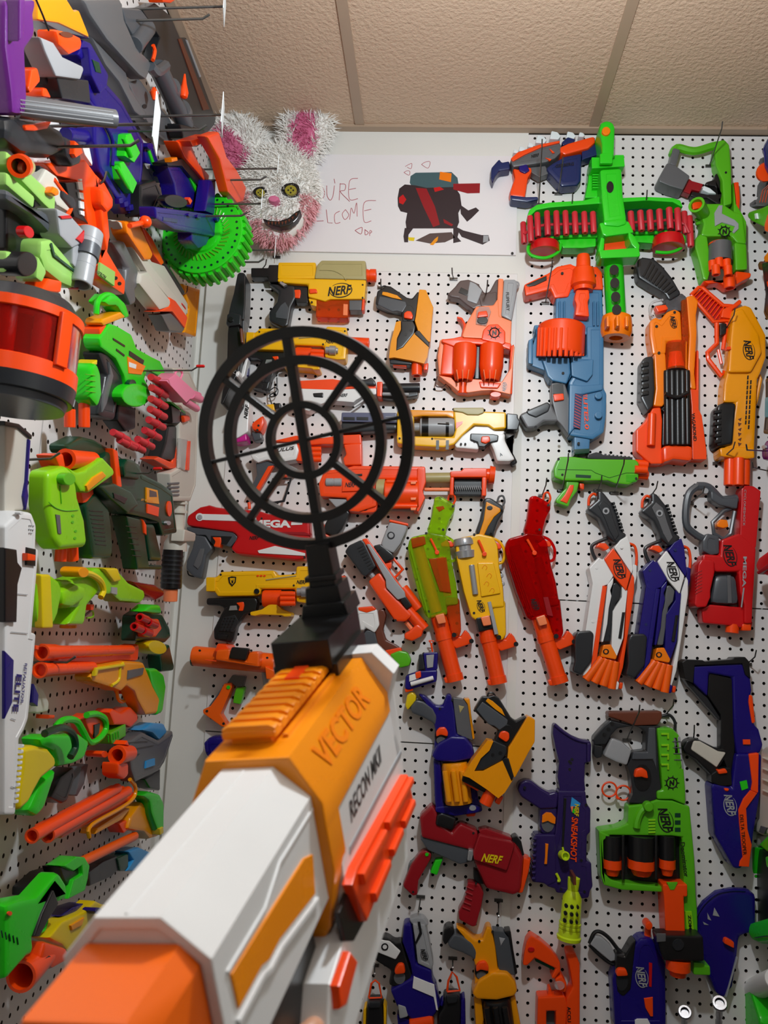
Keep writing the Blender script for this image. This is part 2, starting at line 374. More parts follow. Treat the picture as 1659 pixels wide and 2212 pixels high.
# drop ceiling: bars on a two-foot grid with textured tiles
cl=struct('ceiling',boxm('ceiling',(XL-.1,YR-.1,ZC+.05),(XR+.1,D+.1,ZC+.15),M_BACK))
xb=[onback(779,279).x+.61*i for i in range(-1,3)]; xb=[x for x in xb if XL+.03<x<XR-.03]
def cpt(x,y): r=ray(x,y); return CAM+r*((ZC-CAM.z)/r.z)
yb=[D-.012-.61*i for i in range(0,6)]
yb=[y for y in yb if y>YR]
BW=.012
xs=[XL-.0]+xb+[XR]; ysl=[YR]+yb[::-1]
for i in range(len(xs)-1):
    for j in range(len(ysl)-1):
        x0,x1,y0,y1=xs[i]+.010,xs[i+1]-.010,ysl[j]+.010,ysl[j+1]-.010
        struct('ceiling_tile',boxm('ceiling_tile',(x0,y0,ZC+.004),(x1,y1,ZC+.02),M_TILE),cl)
for x in xb: struct('grid_bar',boxm('grid_bar',(x-BW,YR,ZC),(x+BW,D-.024,ZC+.006),M_BAR),cl)
for y in yb[1:]:
    for i in range(len(xs)-1): struct('grid_bar',boxm('grid_bar',(xs[i]+BW,y-BW,ZC+.0003),(xs[i+1]-BW,y+BW,ZC+.006),M_BAR),cl)
for k,(lo,hi) in enumerate([((XL,D-.024,ZC-.004),(XR,D,ZC+.006)),((XL,YR,ZC-.004),(XL+.022,D-.024,ZC+.006)),((XR-.022,YR,ZC-.004),(XR,D-.024,ZC+.006))]):
    struct('trim_%d'%(k+1),boxm('trim',lo,hi,M_BAR))
# ------------------------------------------------------------------ blasters on the back wall (outlines read off enlarged views of the wall)
K2=(380,180,2.9625);K3=(820,240,2.9625);K4=(1200,240,3.6144);L1=(380,560,4.1475);L2=(720,560,3.7705);L3=(1100,540,2.968);L4=(380,900,3.456)
L5=(660,980,2.860);L6=(1160,960,3.3246);L7=(820,1480,3.456);L8=(1160,1400,3.3246);N1=(780,1800,3.6065);N2=(1200,1800,3.6144);N3=(400,1200,3.190);N5=(400,680,2.7654)
# --- yellow and khaki recon-style blaster
V(*K2); t=T('toy_blaster','yellow dart blaster with khaki top and black grip, hanging below the poster')
t.p('stock_mount','bk',[(485,1190),(595,1190),(598,1170),(662,1170),(662,1282),(600,1282),(590,1250),(485,1250)],.012,.04)
t.p('body','ye',[(655,1262),(700,1260),(1222,1272),(1212,1396),(985,1398),(960,1412),(880,1390),(850,1382),(850,1302),(700,1292),(655,1285)],.006,.05,.005)
t.p('slide','ye',[(660,1158),(900,1158),(905,1265),(655,1264)],.008,.046,.004)
t.p('top_cover','kh',[(935,1148),(1218,1150),(1222,1274),(890,1266),(905,1180)],.005,.052,.005)
t.s('seam','kh',[(910,1195),(1000,1198),(1060,1225),(1090,1262)],5,.052)
t.l('muzzle','or',(1215,1232),(1282,1232),[(0,42),(.25,42),(.27,38),(.4,38),(.42,43),(.93,43),(1,40),(1,28),(.4,28),(.4,1)],.028)
g=t.p('grip','dk',[(590,1288),(700,1298),(765,1300),(772,1380),(742,1440),(722,1558),(690,1572),(600,1532),(598,1470),(650,1405),(662,1345)],.01,.042,.007)
t.p('grip_plate','sg',[(672,1420),(700,1400),(722,1440),(712,1510),(640,1500),(640,1470)],.04,.0435,.001,g)
t.p('trigger_frame','bk',[(700,1298),(848,1300),(848,1412),(772,1412),(752,1330),(712,1322)],.014,.036)
t.p('trigger','or',[(748,1328),(800,1326),(802,1352),(796,1384),(758,1380),(762,1352)],.016,.04)
t.p('lever','si',[(668,1268),(712,1290),(690,1302),(664,1282)],.045,.054,.001)
t.p('button','or',[(852,1318),(900,1318),(908,1345),(856,1350)],.04,.055)
t.p('dart_clip','c_or',[(902,1398),(1112,1400),(1106,1512),(898,1506)],.01,.044)
t.p('clip_label','pe',[(1072,1412),(1100,1414),(1098,1486),(1070,1484)],.043,.0446,.0005)
t.p('magazine_well','ye',[(850,1386),(905,1396),(905,1440),(865,1430)],.01,.045)
t.p('light_pod','gy',[(1110,1396),(1195,1392),(1190,1462),(1110,1462)],.012,.042)
t.p('side_rail','or',[(1196,1345),(1214,1345),(1206,1460),(1188,1462)],.02,.046)
t.nerf((1048,1326),160,-6,.05); t.dots([(682,1274),(1195,1290),(1195,1372),(870,1400)],6,.05); t.done()
# --- dark yellow dart pistol, a template used twice
def tag_pistol(label):
    t=T('toy_blaster',label)
    t.p('grip','bk',[(360,268),(395,255),(430,225),(470,232),(600,322),(642,332),(690,270),(706,290),(690,380),(672,480),(662,520),(560,520),(555,440),(440,420),(345,380),(350,330)],.006,.038,.005)
    t.p('grip_inlay','yo',[(402,266),(440,270),(520,295),(562,332),(480,316),(396,290)],.036,.041,.001)
    t.p('grip_pad','sg',[(375,302),(480,322),(590,347),(600,380),(565,438),(520,425),(480,430),(440,412),(360,372)],.03,.041,.003)
    t.s('hanging_loop','bk',[(395,262),(392,232),(415,218),(440,228),(446,250)],12,.02)
    t.c('trigger_well','bk',(614,440),44,.03,.0395,64)
    t.p('trigger','or',[(574,442),(600,424),(635,426),(652,465),(642,496),(574,484)],.03,.046,.004)
    t.p('body','yo',[(700,264),(755,268),(815,410),(805,500),(790,690),(775,692),(690,602),(664,520),(672,480)],.005,.05,.012)
    t.p('centre_frame','dk',[(550,514),(650,514),(672,560),(660,622),(570,732),(510,762),(518,662),(552,590)],.01,.047,.004)
    t.p('barrel_shroud','yo',[(512,530),(552,520),(552,590),(520,662),(514,762),(570,736),(665,616),(776,722),(782,705),(766,812),(740,867),(640,842),(500,817),(455,822),(470,700)],.006,.052,.01)
    t.p('strap','bk',[(676,590),(700,590),(782,688),(778,724),(662,616)],.03,.054,.002)
    t.p('shroud_lip','bk',[(455,818),(500,812),(640,840),(642,872),(462,862)],.01,.04)
    t.t('muzzle','or',(680,850),(680,950),44,.03,hollow=.6)
    t.p('dart_tip','or',[(478,845),(600,850),(598,884),(484,872)],.014,.034); t.p('front_catch','or',[(736,862),(776,848),(770,912),(732,908)],.014,.036)
    t.dots([(590,612),(634,580)],13,.047,'bk'); t.done()
V(*L2); tag_pistol('small dark-yellow dart pistol hung muzzle down right of the khaki-topped blaster')
V2(*L7,(415,240),(680,920),(832,78),(800,862)); DH[0]=.05; tag_pistol('dark-yellow dart pistol tilted against the blue revolver with yellow drum'); DH[0]=0
# --- peach and orange twin-drum blaster
V(*L2); t=T('toy_blaster','orange twin-drum blaster hung muzzle down with grey taped handle')
t.p('stock_grip','bro',[(925,300),(990,235),(1030,185),(1100,175),(1180,210),(1230,285),(1270,275),(1320,180),(1345,168),(1345,330),(1300,390),(1180,400),(1140,420),(1080,380),(1020,330),(960,320)],.01,.04,.007)
t.p('tape_wrap','lg',[(1110,188),(1160,210),(1215,265),(1170,380),(1085,350),(1095,270)],.012,.043,.004)
t.p('grip_slot','bk',[(1040,230),(1110,262),(1090,300),(1020,272)],.036,.0415,.001)
t.p('frame_plate','bro',[(1180,300),(1330,270),(1330,350),(1300,400),(1200,390)],.02,.042)
t.p('back_rail','pe',[(1340,170),(1385,175),(1370,520),(1310,540),(1330,380)],.01,.046)
t.p('slide_cover','lg',[(1385,180),(1480,180),(1500,215),(1490,300),(1450,520),(1362,478)],.008,.05,.005)
t.s('hanging_wire','lg',[(1470,180),(1505,190),(1508,220),(1480,260)],14,.025)
t.txt('FLIPFURY','bk',(1420,345),150,26,88,.05,0,.01)
t.p('body','pe',[(1080,540),(1120,470),(1160,400),(1300,390),(1340,330),(1350,480),(1450,520),(1440,750),(1380,745),(1340,670),(1060,655),(1045,640)],.006,.048,.005)
t.p('trigger_window','c_cl',[(1165,420),(1190,385),(1270,390),(1285,430),(1245,545),(1160,530)],.046,.0515,.002)
t.p('trigger','or',[(1180,430),(1250,420),(1262,470),(1170,480)],.045,.056,.003); t.c('trigger_pivot','bk',(1215,500),44,.045,.055,28)
t.p('emblem_dome','or',[(1205,660),(1220,580),(1265,535),(1340,530),(1400,590),(1400,690),(1380,700)],.04,.054,.006)
def emblem(t,c,r,h,col='bk'):
    t.s('emblem',col,[(c[0]+r*.72*math.cos(a),c[1]+r*.72*math.sin(a)) for a in [k*math.pi/8 for k in range(17)]],r*.18,h,sm=False,seg=4)
    for k in range(9):
        a=k*2*math.pi/9; t.p('emblem_spike',col,[(c[0]+r*.7*math.cos(a-.16),c[1]+r*.7*math.sin(a-.16)),(c[0]+r*1.1*math.cos(a),c[1]+r*1.1*math.sin(a)),(c[0]+r*.7*math.cos(a+.16),c[1]+r*.7*math.sin(a+.16))],h-.001,h+.0008,0)
    t.txt('N',col,c,r*.9,r*.8,-12,h,.3,.06)
emblem(t,(1312,598),54,.0545)
t.p('cross_brace','or',[(880,665),(980,655),(1040,640),(1060,652),(1340,672),(1450,700),(1440,755),(1340,720),(1030,700),(985,730),(880,690)],.01,.05,.004)
t.p('side_arm','pe',[(868,670),(900,655),(905,960),(860,950),(848,800)],.008,.04); t.p('side_magazine','or',[(900,680),(990,690),(980,960),(870,955),(885,800)],.008,.046,.006)
t.p('trigger_hook','or',[(1005,470),(1050,480),(1085,540),(1060,650),(1040,640),(1060,545),(1040,500),(1008,490)],.01,.03)
t.p('drum_gap','bk',[(1040,690),(1380,705),(1370,735),(1195,730),(1190,985),(1145,985),(1160,725),(1040,710)],.01,.036)
for c,x0 in ((1068,960),(1288,1180)):
    d=t.l('dart_drum','or',(c+5,700),(c-8,990),[(0,88),(.06,98),(.6,98),(.72,92),(.86,84),(1,70),(1,50),(.75,50),(.75,1)],.045,seg=12)
    for a in (-50,0,50): t.p('drum_rib','pe',[(c-14+a-4,905),(c-14+a+4,905),(c-14+a*.75+3,985),(c-14+a*.75-3,985)],.06,.08,.001,d)
t.p('front_frame','pe',[(848,955),(960,975),(1000,1020),(1100,985),(1185,990),(1370,1010),(1440,900),(1460,720),(1475,720),(1440,1115),(1290,1080),(1200,1085),(1100,1100),(1010,1085),(960,1040)],.006,.044,.004)
t.t('muzzle','or',(1055,1010),(1052,1098),40,.036); t.c('rail_bolt','or',(1320,1110),44,.01,.04,22)
t.p('right_arm','or',[(1440,720),(1470,700),(1455,1110),(1420,1105)],.01,.04); t.s('edge_bar','bro',[(845,955),(835,1030),(890,1040),(920,1020),(960,1065)],10,.02)
t.p('nose_plate','or',[(1185,995),(1370,1010),(1340,1055),(1200,1050)],.04,.048); t.nerf((1392,1040),75,-80,.044); t.done()
# --- yellow dart revolvers (one behind the sight ring, one lower), a template traced on the lower one
def barricade(label,shield=True):
    t=T('toy_blaster',label)
    t.p('body','ye',[(240,1200),(312,1200),(345,1160),(740,1150),(760,1185),(900,1180),(905,1120),(1080,1120),(1090,1200),(1085,1395),(1010,1400),(905,1385),(895,1290),(640,1290),(640,1330),(600,1340),(320,1345),(300,1310),(240,1300)],.006,.046,.005)
    t.p('rear_cap','ye',[(236,1202),(308,1202),(306,1308),(236,1308)],.004,.05); t.p('rail_slot','kh',[(672,1214),(898,1184),(898,1192),(672,1222)],.045,.0475,0)
    for x in (600,625,650): t.p('vent','or',[(x,1190),(x+10,1180),(x+22,1188),(x+12,1196)],.045,.047,0)
    t.p('badge','bk',[(390,1200),(418,1192),(450,1196),(446,1238),(420,1268),(396,1240)],.045,.0472,0); t.p('badge_mark','ye',[(402,1206),(440,1204),(436,1236),(420,1254),(406,1238)],.047,.0476,0); t.p('badge_bolt','bk',[(408,1212),(420,1228),(430,1206),(428,1240),(416,1248),(414,1230)],.0475,.048,0)
    d=t.l('dart_cylinder','or',(652,1358),(892,1358),[(0,58),(.05,64),(.55,64),(.57,56),(.9,56),(1,50),(1,30),(.8,30),(.8,1)],.036)
    for y in (1325,1358,1395): t.t('cylinder_tube','or',(780,y),(890,y),20,.072,par=d,hollow=.6,seg=12)
    t.p('grip','bk',[(232,1355),(600,1350),(620,1380),(600,1460),(520,1470),(460,1560),(440,1660),(420,1690),(290,1665),(285,1590),(340,1480),(370,1430),(330,1412),(232,1408)],.01,.038,.006)
    t.p('grip_texture','dk',[(352,1500),(440,1480),(470,1530),(430,1610),(320,1600)],.036,.04,.002)
    for i in range(4):
        for j in range(5): t.c('grip_stud','bk',(365+i*24-j*9,1505+j*22),7,.039,.0415,b=0,seg=8)
    t.p('grip_lanyard','bk',[(318,1622),(390,1630),(380,1668),(310,1660)],.03,.041,.002)
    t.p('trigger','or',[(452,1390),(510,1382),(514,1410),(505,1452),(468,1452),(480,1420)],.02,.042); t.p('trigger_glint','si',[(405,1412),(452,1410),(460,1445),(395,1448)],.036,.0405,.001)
    t.c('pivot','bk',(604,1304),20,.04,.05)
    if shield: t.p('foregrip','ye',[(562,1460),(610,1450),(650,1440),(720,1392),(760,1400),(800,1440),(868,1465),(870,1492),(815,1496),(800,1485),(640,1480),(600,1490),(565,1485)],.004,.05,.004)
    t.l('barrel_band','si',(905,1308),(1010,1308),[(0,30),(.3,30),(.32,40),(.8,40),(.85,28),(1,22)],.05); t.t('muzzle','or',(1080,1240),(1270,1240),52,.028,hollow=.6)
    t.nerf((940,1235),80,0,.046,ring=False); t.dots([(335,1180),(620,1350),(1060,1140),(880,1260)],8,.0465); t.done()
V(*L4); barricade('yellow dart revolver with black checkered grip below the white-striped red blaster')
V2(*L1,(236,1250),(1270,1240),(640,720),(1730,760)); barricade('yellow dart revolver seen through the top of the black ring sight')
# --- white and orange long blaster with grey barrel
V(*L2); t=T('toy_blaster','white slim rifle with orange receiver and dark grey barrel seen through the ring sight')
t.p('receiver','or',[(-300,965),(-290,1000),(-100,990),(0,985),(60,995),(350,1030),(350,1070),(200,1060),(0,1075),(-310,1060)],.01,.04); t.p('body','wh',[(-320,1060),(0,1072),(170,1065),(355,1060),(355,1115),(260,1120),(190,1160),(170,1180),(0,1165),(-120,1200),(-190,1250),(-330,1215),(-320,1130)],.006,.044,.004)
t.p('scope','dk',[(60,990),(280,985),(310,965),(345,1000),(350,1040),(200,1035),(70,1045)],.015,.048,.005); t.p('foregrip_slot','bk',[(-170,1090),(-80,1085),(-80,1130),(-160,1125)],.04,.046)
t.t('barrel','dk',(400,1055),(705,1050),42,.028,hollow=.55); t.p('barrel_collar','or',[(358,1010),(405,1010),(400,1135),(358,1130)],.006,.05); t.t('under_tube','lg',(400,1098),(615,1102),14,.05); t.p('under_barrel','dk',[(400,1100),(690,1085),(690,1120),(520,1150),(400,1140)],.012,.036)
t.s('trigger_guard','wh',[(160,1150),(200,1130),(260,1120),(240,1150),(170,1200)],16,.03); t.nerf((82,1108),72,-4,.0445,ring=False); t.done()
# --- yellow revolver rifle with long blue-grey barrel
t=T('toy_blaster','yellow revolving rifle with a long blue-grey barrel, lying level beside the green-drum wall seam')
t.label='yellow revolving rifle with long blue-grey barrel and white skeleton grip, lying level'
t.p('barrel_rail','bg',[(72,1258),(520,1262),(520,1345),(68,1335)],.008,.05,.003); t.p('barrel','dk',[(66,1332),(520,1345),(520,1400),(66,1430)],.012,.044,.006)
for x in (80,190,): t.p('rail_slot','bk',[(x,1285),(x+95,1287),(x+95,1312),(x,1310)],.048,.0512,.0005)
for y in (1282,1298,1314): t.p('rail_rib','lg',[(425,y),(515,y+1),(515,y+6),(425,y+5)],.049,.052,0)
t.p('rear_frame','ye',[(520,1245),(600,1235),(615,1260),(650,1270),(660,1300),(660,1440),(600,1460),(520,1470)],.006,.046,.004)
t.p('top_bridge','yo',[(600,1235),(985,1245),(985,1310),(920,1290),(720,1290),(640,1300),(610,1260)],.006,.046,.004)
t.p('body','ye',[(975,1245),(1230,1250),(1405,1255),(1405,1390),(1300,1400),(1260,1370),(1145,1362),(1050,1450),(985,1520),(900,1545),(640,1530),(520,1510),(515,1440),(640,1450),(975,1455),(990,1400)],.006,.048,.005)
d=t.l('dart_cylinder','lg',(640,1370),(985,1370),[(0,36),(.18,36),(.2,72),(.26,78),(.94,78),(1,70)],.03); t.l('cylinder_band','bk',(722,1370),(775,1370),[(0,79),(1,79)],.03,par=d); t.l('cylinder_band','bk',(915,1372),(940,1372),[(0,79),(1,79)],.03,par=d)
t.s('cylinder_pin','bk',[(850,1340),(945,1345)],12,.11,par=d); t.p('sight_rail','kh',[(975,1220),(1225,1218),(1225,1262),(1180,1280),(1090,1278),(1050,1260),(980,1248)],.015,.052,.003)
t.p('arrow_mark','or',[(1000,1330),(1055,1320),(1050,1340),(1000,1380)],.047,.0495,0)
t.p('lower_frame','wh',[(1050,1445),(1150,1368),(1260,1372),(1310,1405),(1395,1405),(1380,1460),(1280,1500),(1190,1525),(1180,1560),(1000,1545),(985,1520)],.01,.044,.004)
for x in (850,930): t.p('stripe','bk',[(x-12,1475),(x+12,1475),(x+10,1550),(x-14,1550)],.046,.0498,0)
t.p('trigger_frame','bk',[(1115,1425),(1300,1430),(1345,1440),(1340,1490),(1270,1505),(1230,1540),(1180,1535),(1170,1500),(1112,1480)],.02,.05); t.p('trigger','or',[(1205,1450),(1270,1448),(1278,1490),(1240,1512),(1198,1498)],.02,.054)
g=t.p('grip','wh',[(1330,1425),(1400,1425),(1395,1480),(1440,1570),(1480,1640),(1430,1655),(1330,1655),(1300,1560),(1270,1500)],.01,.045,.006); t.p('grip_back','bk',[(1390,1420),(1480,1425),(1478,1455),(1420,1480),(1430,1540),(1470,1600),(1500,1660),(1460,1690),(1440,1650),(1445,1580),(1395,1480)],.008,.036,.004)
t.txt('A','bk',(1365,1590),22,26,-20,.0455,par=g); t.p('stock_mount','dk',[(1408,1262),(1500,1270),(1500,1300),(1520,1330),(1500,1400),(1408,1400)],.012,.044); t.dots([(540,1460),(805,1462),(1040,1505),(1075,1505),(1150,1480)],9,.0485); t.done()
# --- white and orange blaster lettered "ULUS" behind the ring sight
V(*L4); t=T('toy_blaster','white blaster with slanted black lettering and orange front seen through the ring sight')
t.p('body','wh',[(560,290),(640,240),(760,205),(905,200),(925,260),(905,330),(760,355),(690,330),(620,355),(580,325)],.006,.046,.005); t.p('top_shell','or',[(720,190),(900,148),(1100,165),(1240,145),(1385,138),(1390,215),(1250,215),(1090,215),(940,225),(900,205)],.008,.044,.004)
for y in (245,282,320): t.t('dart_tube','or',(970,y),(1085,y),22,.034,hollow=.6,seg=14)
t.p('front_block','or',[(1255,215),(1390,205),(1392,370),(1262,372),(1250,320),(1275,290)],.008,.046,.004); t.p('spine','or',[(900,205),(980,200),(975,345),(900,335)],.01,.04)
t.p('grip','sg',[(600,350),(690,335),(760,360),(700,380),(620,540),(600,600),(540,580),(610,440)],.012,.036); t.s('stock_frame','dk',[(720,470),(860,462),(805,630),(690,650),(620,600)],22,.025,sm=False); t.p('grip_panel','or',[(690,370),(735,365),(620,560),(595,540)],.03,.044); t.p('trigger','or',[(780,420),(830,430),(828,455),(770,445)],.02,.036); t.p('light_pod','lg',[(780,375),(860,368),(915,395),(900,415),(800,410)],.02,.042)
t.txt('ULUS','bk',(820,242),130,24,-8,.0465,.3,.02); t.t('barrel_end','or',(550,690),(545,640),12,.02,seg=10); t.done()
# --- orange revolving pump blaster
V(*L5); t=T('toy_blaster','orange revolving blaster with black spring pump and orange barrel frame')
t.p('body','or',[(85,190),(120,110),(250,95),(300,80),(740,85),(745,190),(700,165),(450,165),(440,330),(330,365),(270,360),(255,280),(95,270)],.006,.046,.004); t.l('rear_knob','lg',(125,178),(225,178),[(0,22),(.05,27),(.45,27),(.47,25),(.53,25),(.55,27),(.95,27),(1,22)],.042)
t.p('logo_plate','or',[(230,170),(360,160),(360,230),(225,235)],.045,.05,.002); t.txt('NERF','bk',(278,192),70,28,0,.0505,.35,.03)
t.p('slot','bk',[(270,128),(350,124),(350,136),(275,138)],.045,.048,.0005)
t.l('dart_cylinder','or',(490,255),(700,255),[(0,88),(.03,94),(.95,94),(1,88)],.036,seg=16)
for y in (175,210,250,290,325): t.t('cylinder_rib','or',(500,y),(690,y),17,.06,seg=10)
t.l('cylinder_band','kh',(440,225),(492,225),[(0,70),(1,70)],.034); t.p('front_plate','or',[(690,95),(740,100),(745,180),(725,240),(740,280),(700,365),(668,360),(690,250)],.006,.05)
for y in (182,238,280,342): t.p('dart_hole','pe',[(650,y-8),(685,y-8),(680,y+8),(650,y+8)],.062,.072,.001)
t.t('barrel','kh',(740,152),(900,150),34,.028); t.t('under_rod','pe',(735,222),(890,222),12,.03); t.t('slide_rod','lg',(490,346),(665,350),11,.04); t.p('pump_frame','or',[(892,115),(960,112),(975,95),(1120,95),(1118,152),(894,152)],.008,.046,.003); t.p('pump_frame','or',[(893,150),(918,150),(914,264),(890,262)],.008,.046,.003); t.p('pump_frame','or',[(1088,150),(1118,150),(1115,268),(1086,266)],.008,.046,.003)
t.p('pump_backing','bk',[(915,150),(1092,150),(1090,262),(915,260)],.01,.026)
for k in range(13): t.s('spring_coil','lg',[(922+k*13,198),(930+k*13,222)],6,.034,seg=6)
t.l('muzzle','or',(1118,130),(1168,135),[(0,40),(.3,40),(.35,58),(1,54),(1,30),(.4,30),(.4,1)],.028)
t.p('grip','bk',[(170,340),(250,345),(280,365),(230,470),(190,520),(110,490),(120,440)],.01,.038,.006); t.p('grip_edge','or',[(95,430),(125,440),(112,490),(170,520),(165,535),(105,510)],.012,.036); t.p('grip_frame','lg',[(140,280),(270,285),(265,345),(190,335)],.012,.04)
t.p('trigger_guard','or',[(265,290),(445,300),(440,365),(360,370),(270,362)],.012,.04); t.c('trigger_opening','bk',(365,320),30,.03,.042,34); t.p('trigger','or',[(345,295),(370,295),(372,330),(352,340)],.03,.045); t.done()
# --- red blaster lettered MEGA
V(*L4); t=T('toy_blaster','long red blaster with white stripe, big white lettering and dark grey grip')
t.p('body','rd',[(95,745),(190,680),(260,665),(310,680),(420,695),(620,705),(700,730),(1000,735),(1010,920),(980,1070),(900,1075),(460,1030),(415,990),(470,900),(440,870),(95,820),(88,790)],.006,.048,.008)
t.c('stripe_head','wh',(178,750),30,.046,.0505); t.p('stripe','wh',[(185,726),(410,732),(540,742),(600,755),(600,790),(430,780),(185,772)],.046,.0495,.001); t.c('stripe_bolt','lg',(178,750),18,.05,.053)
t.txt('MEGA','wh',(715,800),285,58,0,.0485,0,.05); t.p('dash','wh',[(862,788),(945,784),(943,806),(860,810)],.047,.0492,0); t.nerf((585,905),75,0,.0485,ring=False)
t.p('arrow_panel','wh',[(610,1000),(740,965),(830,985),(965,1020),(965,1040),(620,1020)],.047,.0505,.001); t.p('receiver_line','dr',[(690,860),(960,862),(1005,880),(1005,888),(690,870)],.047,.05,0)
t.p('grip_frame','sg',[(85,825),(435,860),(475,910),(415,980),(330,950),(260,940),(230,890),(170,890),(90,850)],.01,.042,.004); t.p('trigger_opening','bk',[(262,890),(420,895),(380,955),(262,945)],.04,.0428,0)
t.p('trigger','or',[(275,902),(342,902),(345,935),(335,980),(285,972),(300,935)],.02,.046); g=t.p('grip','sg',[(150,880),(230,895),(285,990),(235,1040),(205,1215),(140,1200),(80,1140),(85,1080),(130,980)],.01,.042,.007); t.p('grip_plate','gy',[(180,985),(215,985),(190,1100),(165,1140),(130,1110)],.04,.045,.002,g)
t.s('grip_lanyard','bk',[(85,1130),(95,1180),(140,1195)],10,.02); t.p('top_sight','rd',[(190,690),(250,660),(290,680),(280,700)],.02,.036); t.dots([(380,1010),(960,1050),(640,760)],8,.0485); t.done()
# --- orange and grey pistol on a slant
V(*L5); t=T('toy_blaster','orange and dark grey pistol hung at a slant next to the clear neon barrel')
t.label='orange and dark grey pistol hung at a slant left of the clear neon blaster'
t.p('slide','dk',[(245,610),(270,570),(345,535),(365,545),(440,700),(375,765),(345,745)],.008,.05,.006)
for k in range(8): t.p('slide_groove','bk',[(318+k*10,600+k*18-18),(352+k*9,585+k*18-18),(356+k*9,592+k*18-18),(322+k*10,608+k*18-18)],.049,.0515,0)
t.p('spine','or',[(350,530),(385,525),(600,830),(585,860),(560,850),(440,700)],.01,.044,.003); t.p('spine_plate','lg',[(375,560),(400,560),(560,790),(615,855),(620,890),(570,905),(500,830),(495,780)],.02,.052,.003)
t.p('barrel','or',[(385,790),(460,730),(500,790),(500,830),(575,905),(665,1000),(620,1040),(555,1040)],.006,.048,.012); t.t('barrel_tube','or',(600,830),(700,960),34,.03); t.t('barrel_tube','or',(630,965),(735,1085),36,.03); t.p('barrel_clip','bk',[(585,905),(620,880),(660,940),(625,965)],.012,.05)
t.p('grip','lg',[(520,420),(635,440),(625,480),(590,560),(545,620),(480,590),(465,560),(500,470)],.012,.044,.006); t.p('grip_base','or',[(520,408),(638,434),(636,452),(515,425)],.01,.046); t.c('grip_emblem','dk',(528,505),24,.043,.0455); t.c('grip_emblem_centre','lg',(528,505),16,.045,.0462)
t.p('frame','bk',[(420,570),(465,560),(540,620),(550,650),(490,680),(430,600)],.012,.042,.004); t.s('trigger_guard','or',[(470,680),(545,650),(600,715),(545,775),(500,730)],22,.028,sm=False); t.p('trigger','or',[(480,680),(535,670),(530,710),(500,715)],.016,.036)
t.s('spring','lg',[(400,740),(440,790)],34,.03,sm=False); t.p('muzzle','or',[(610,1110),(640,1095),(690,1050),(730,1080),(720,1130),(660,1160),(610,1145)],.008,.046,.006); t.s('muzzle_rod','pe',[(620,1040),(660,1090)],30,.026,sm=False); t.dots([(450,590),(515,790),(590,890),(555,1030),(610,560)],8,.049); t.done()
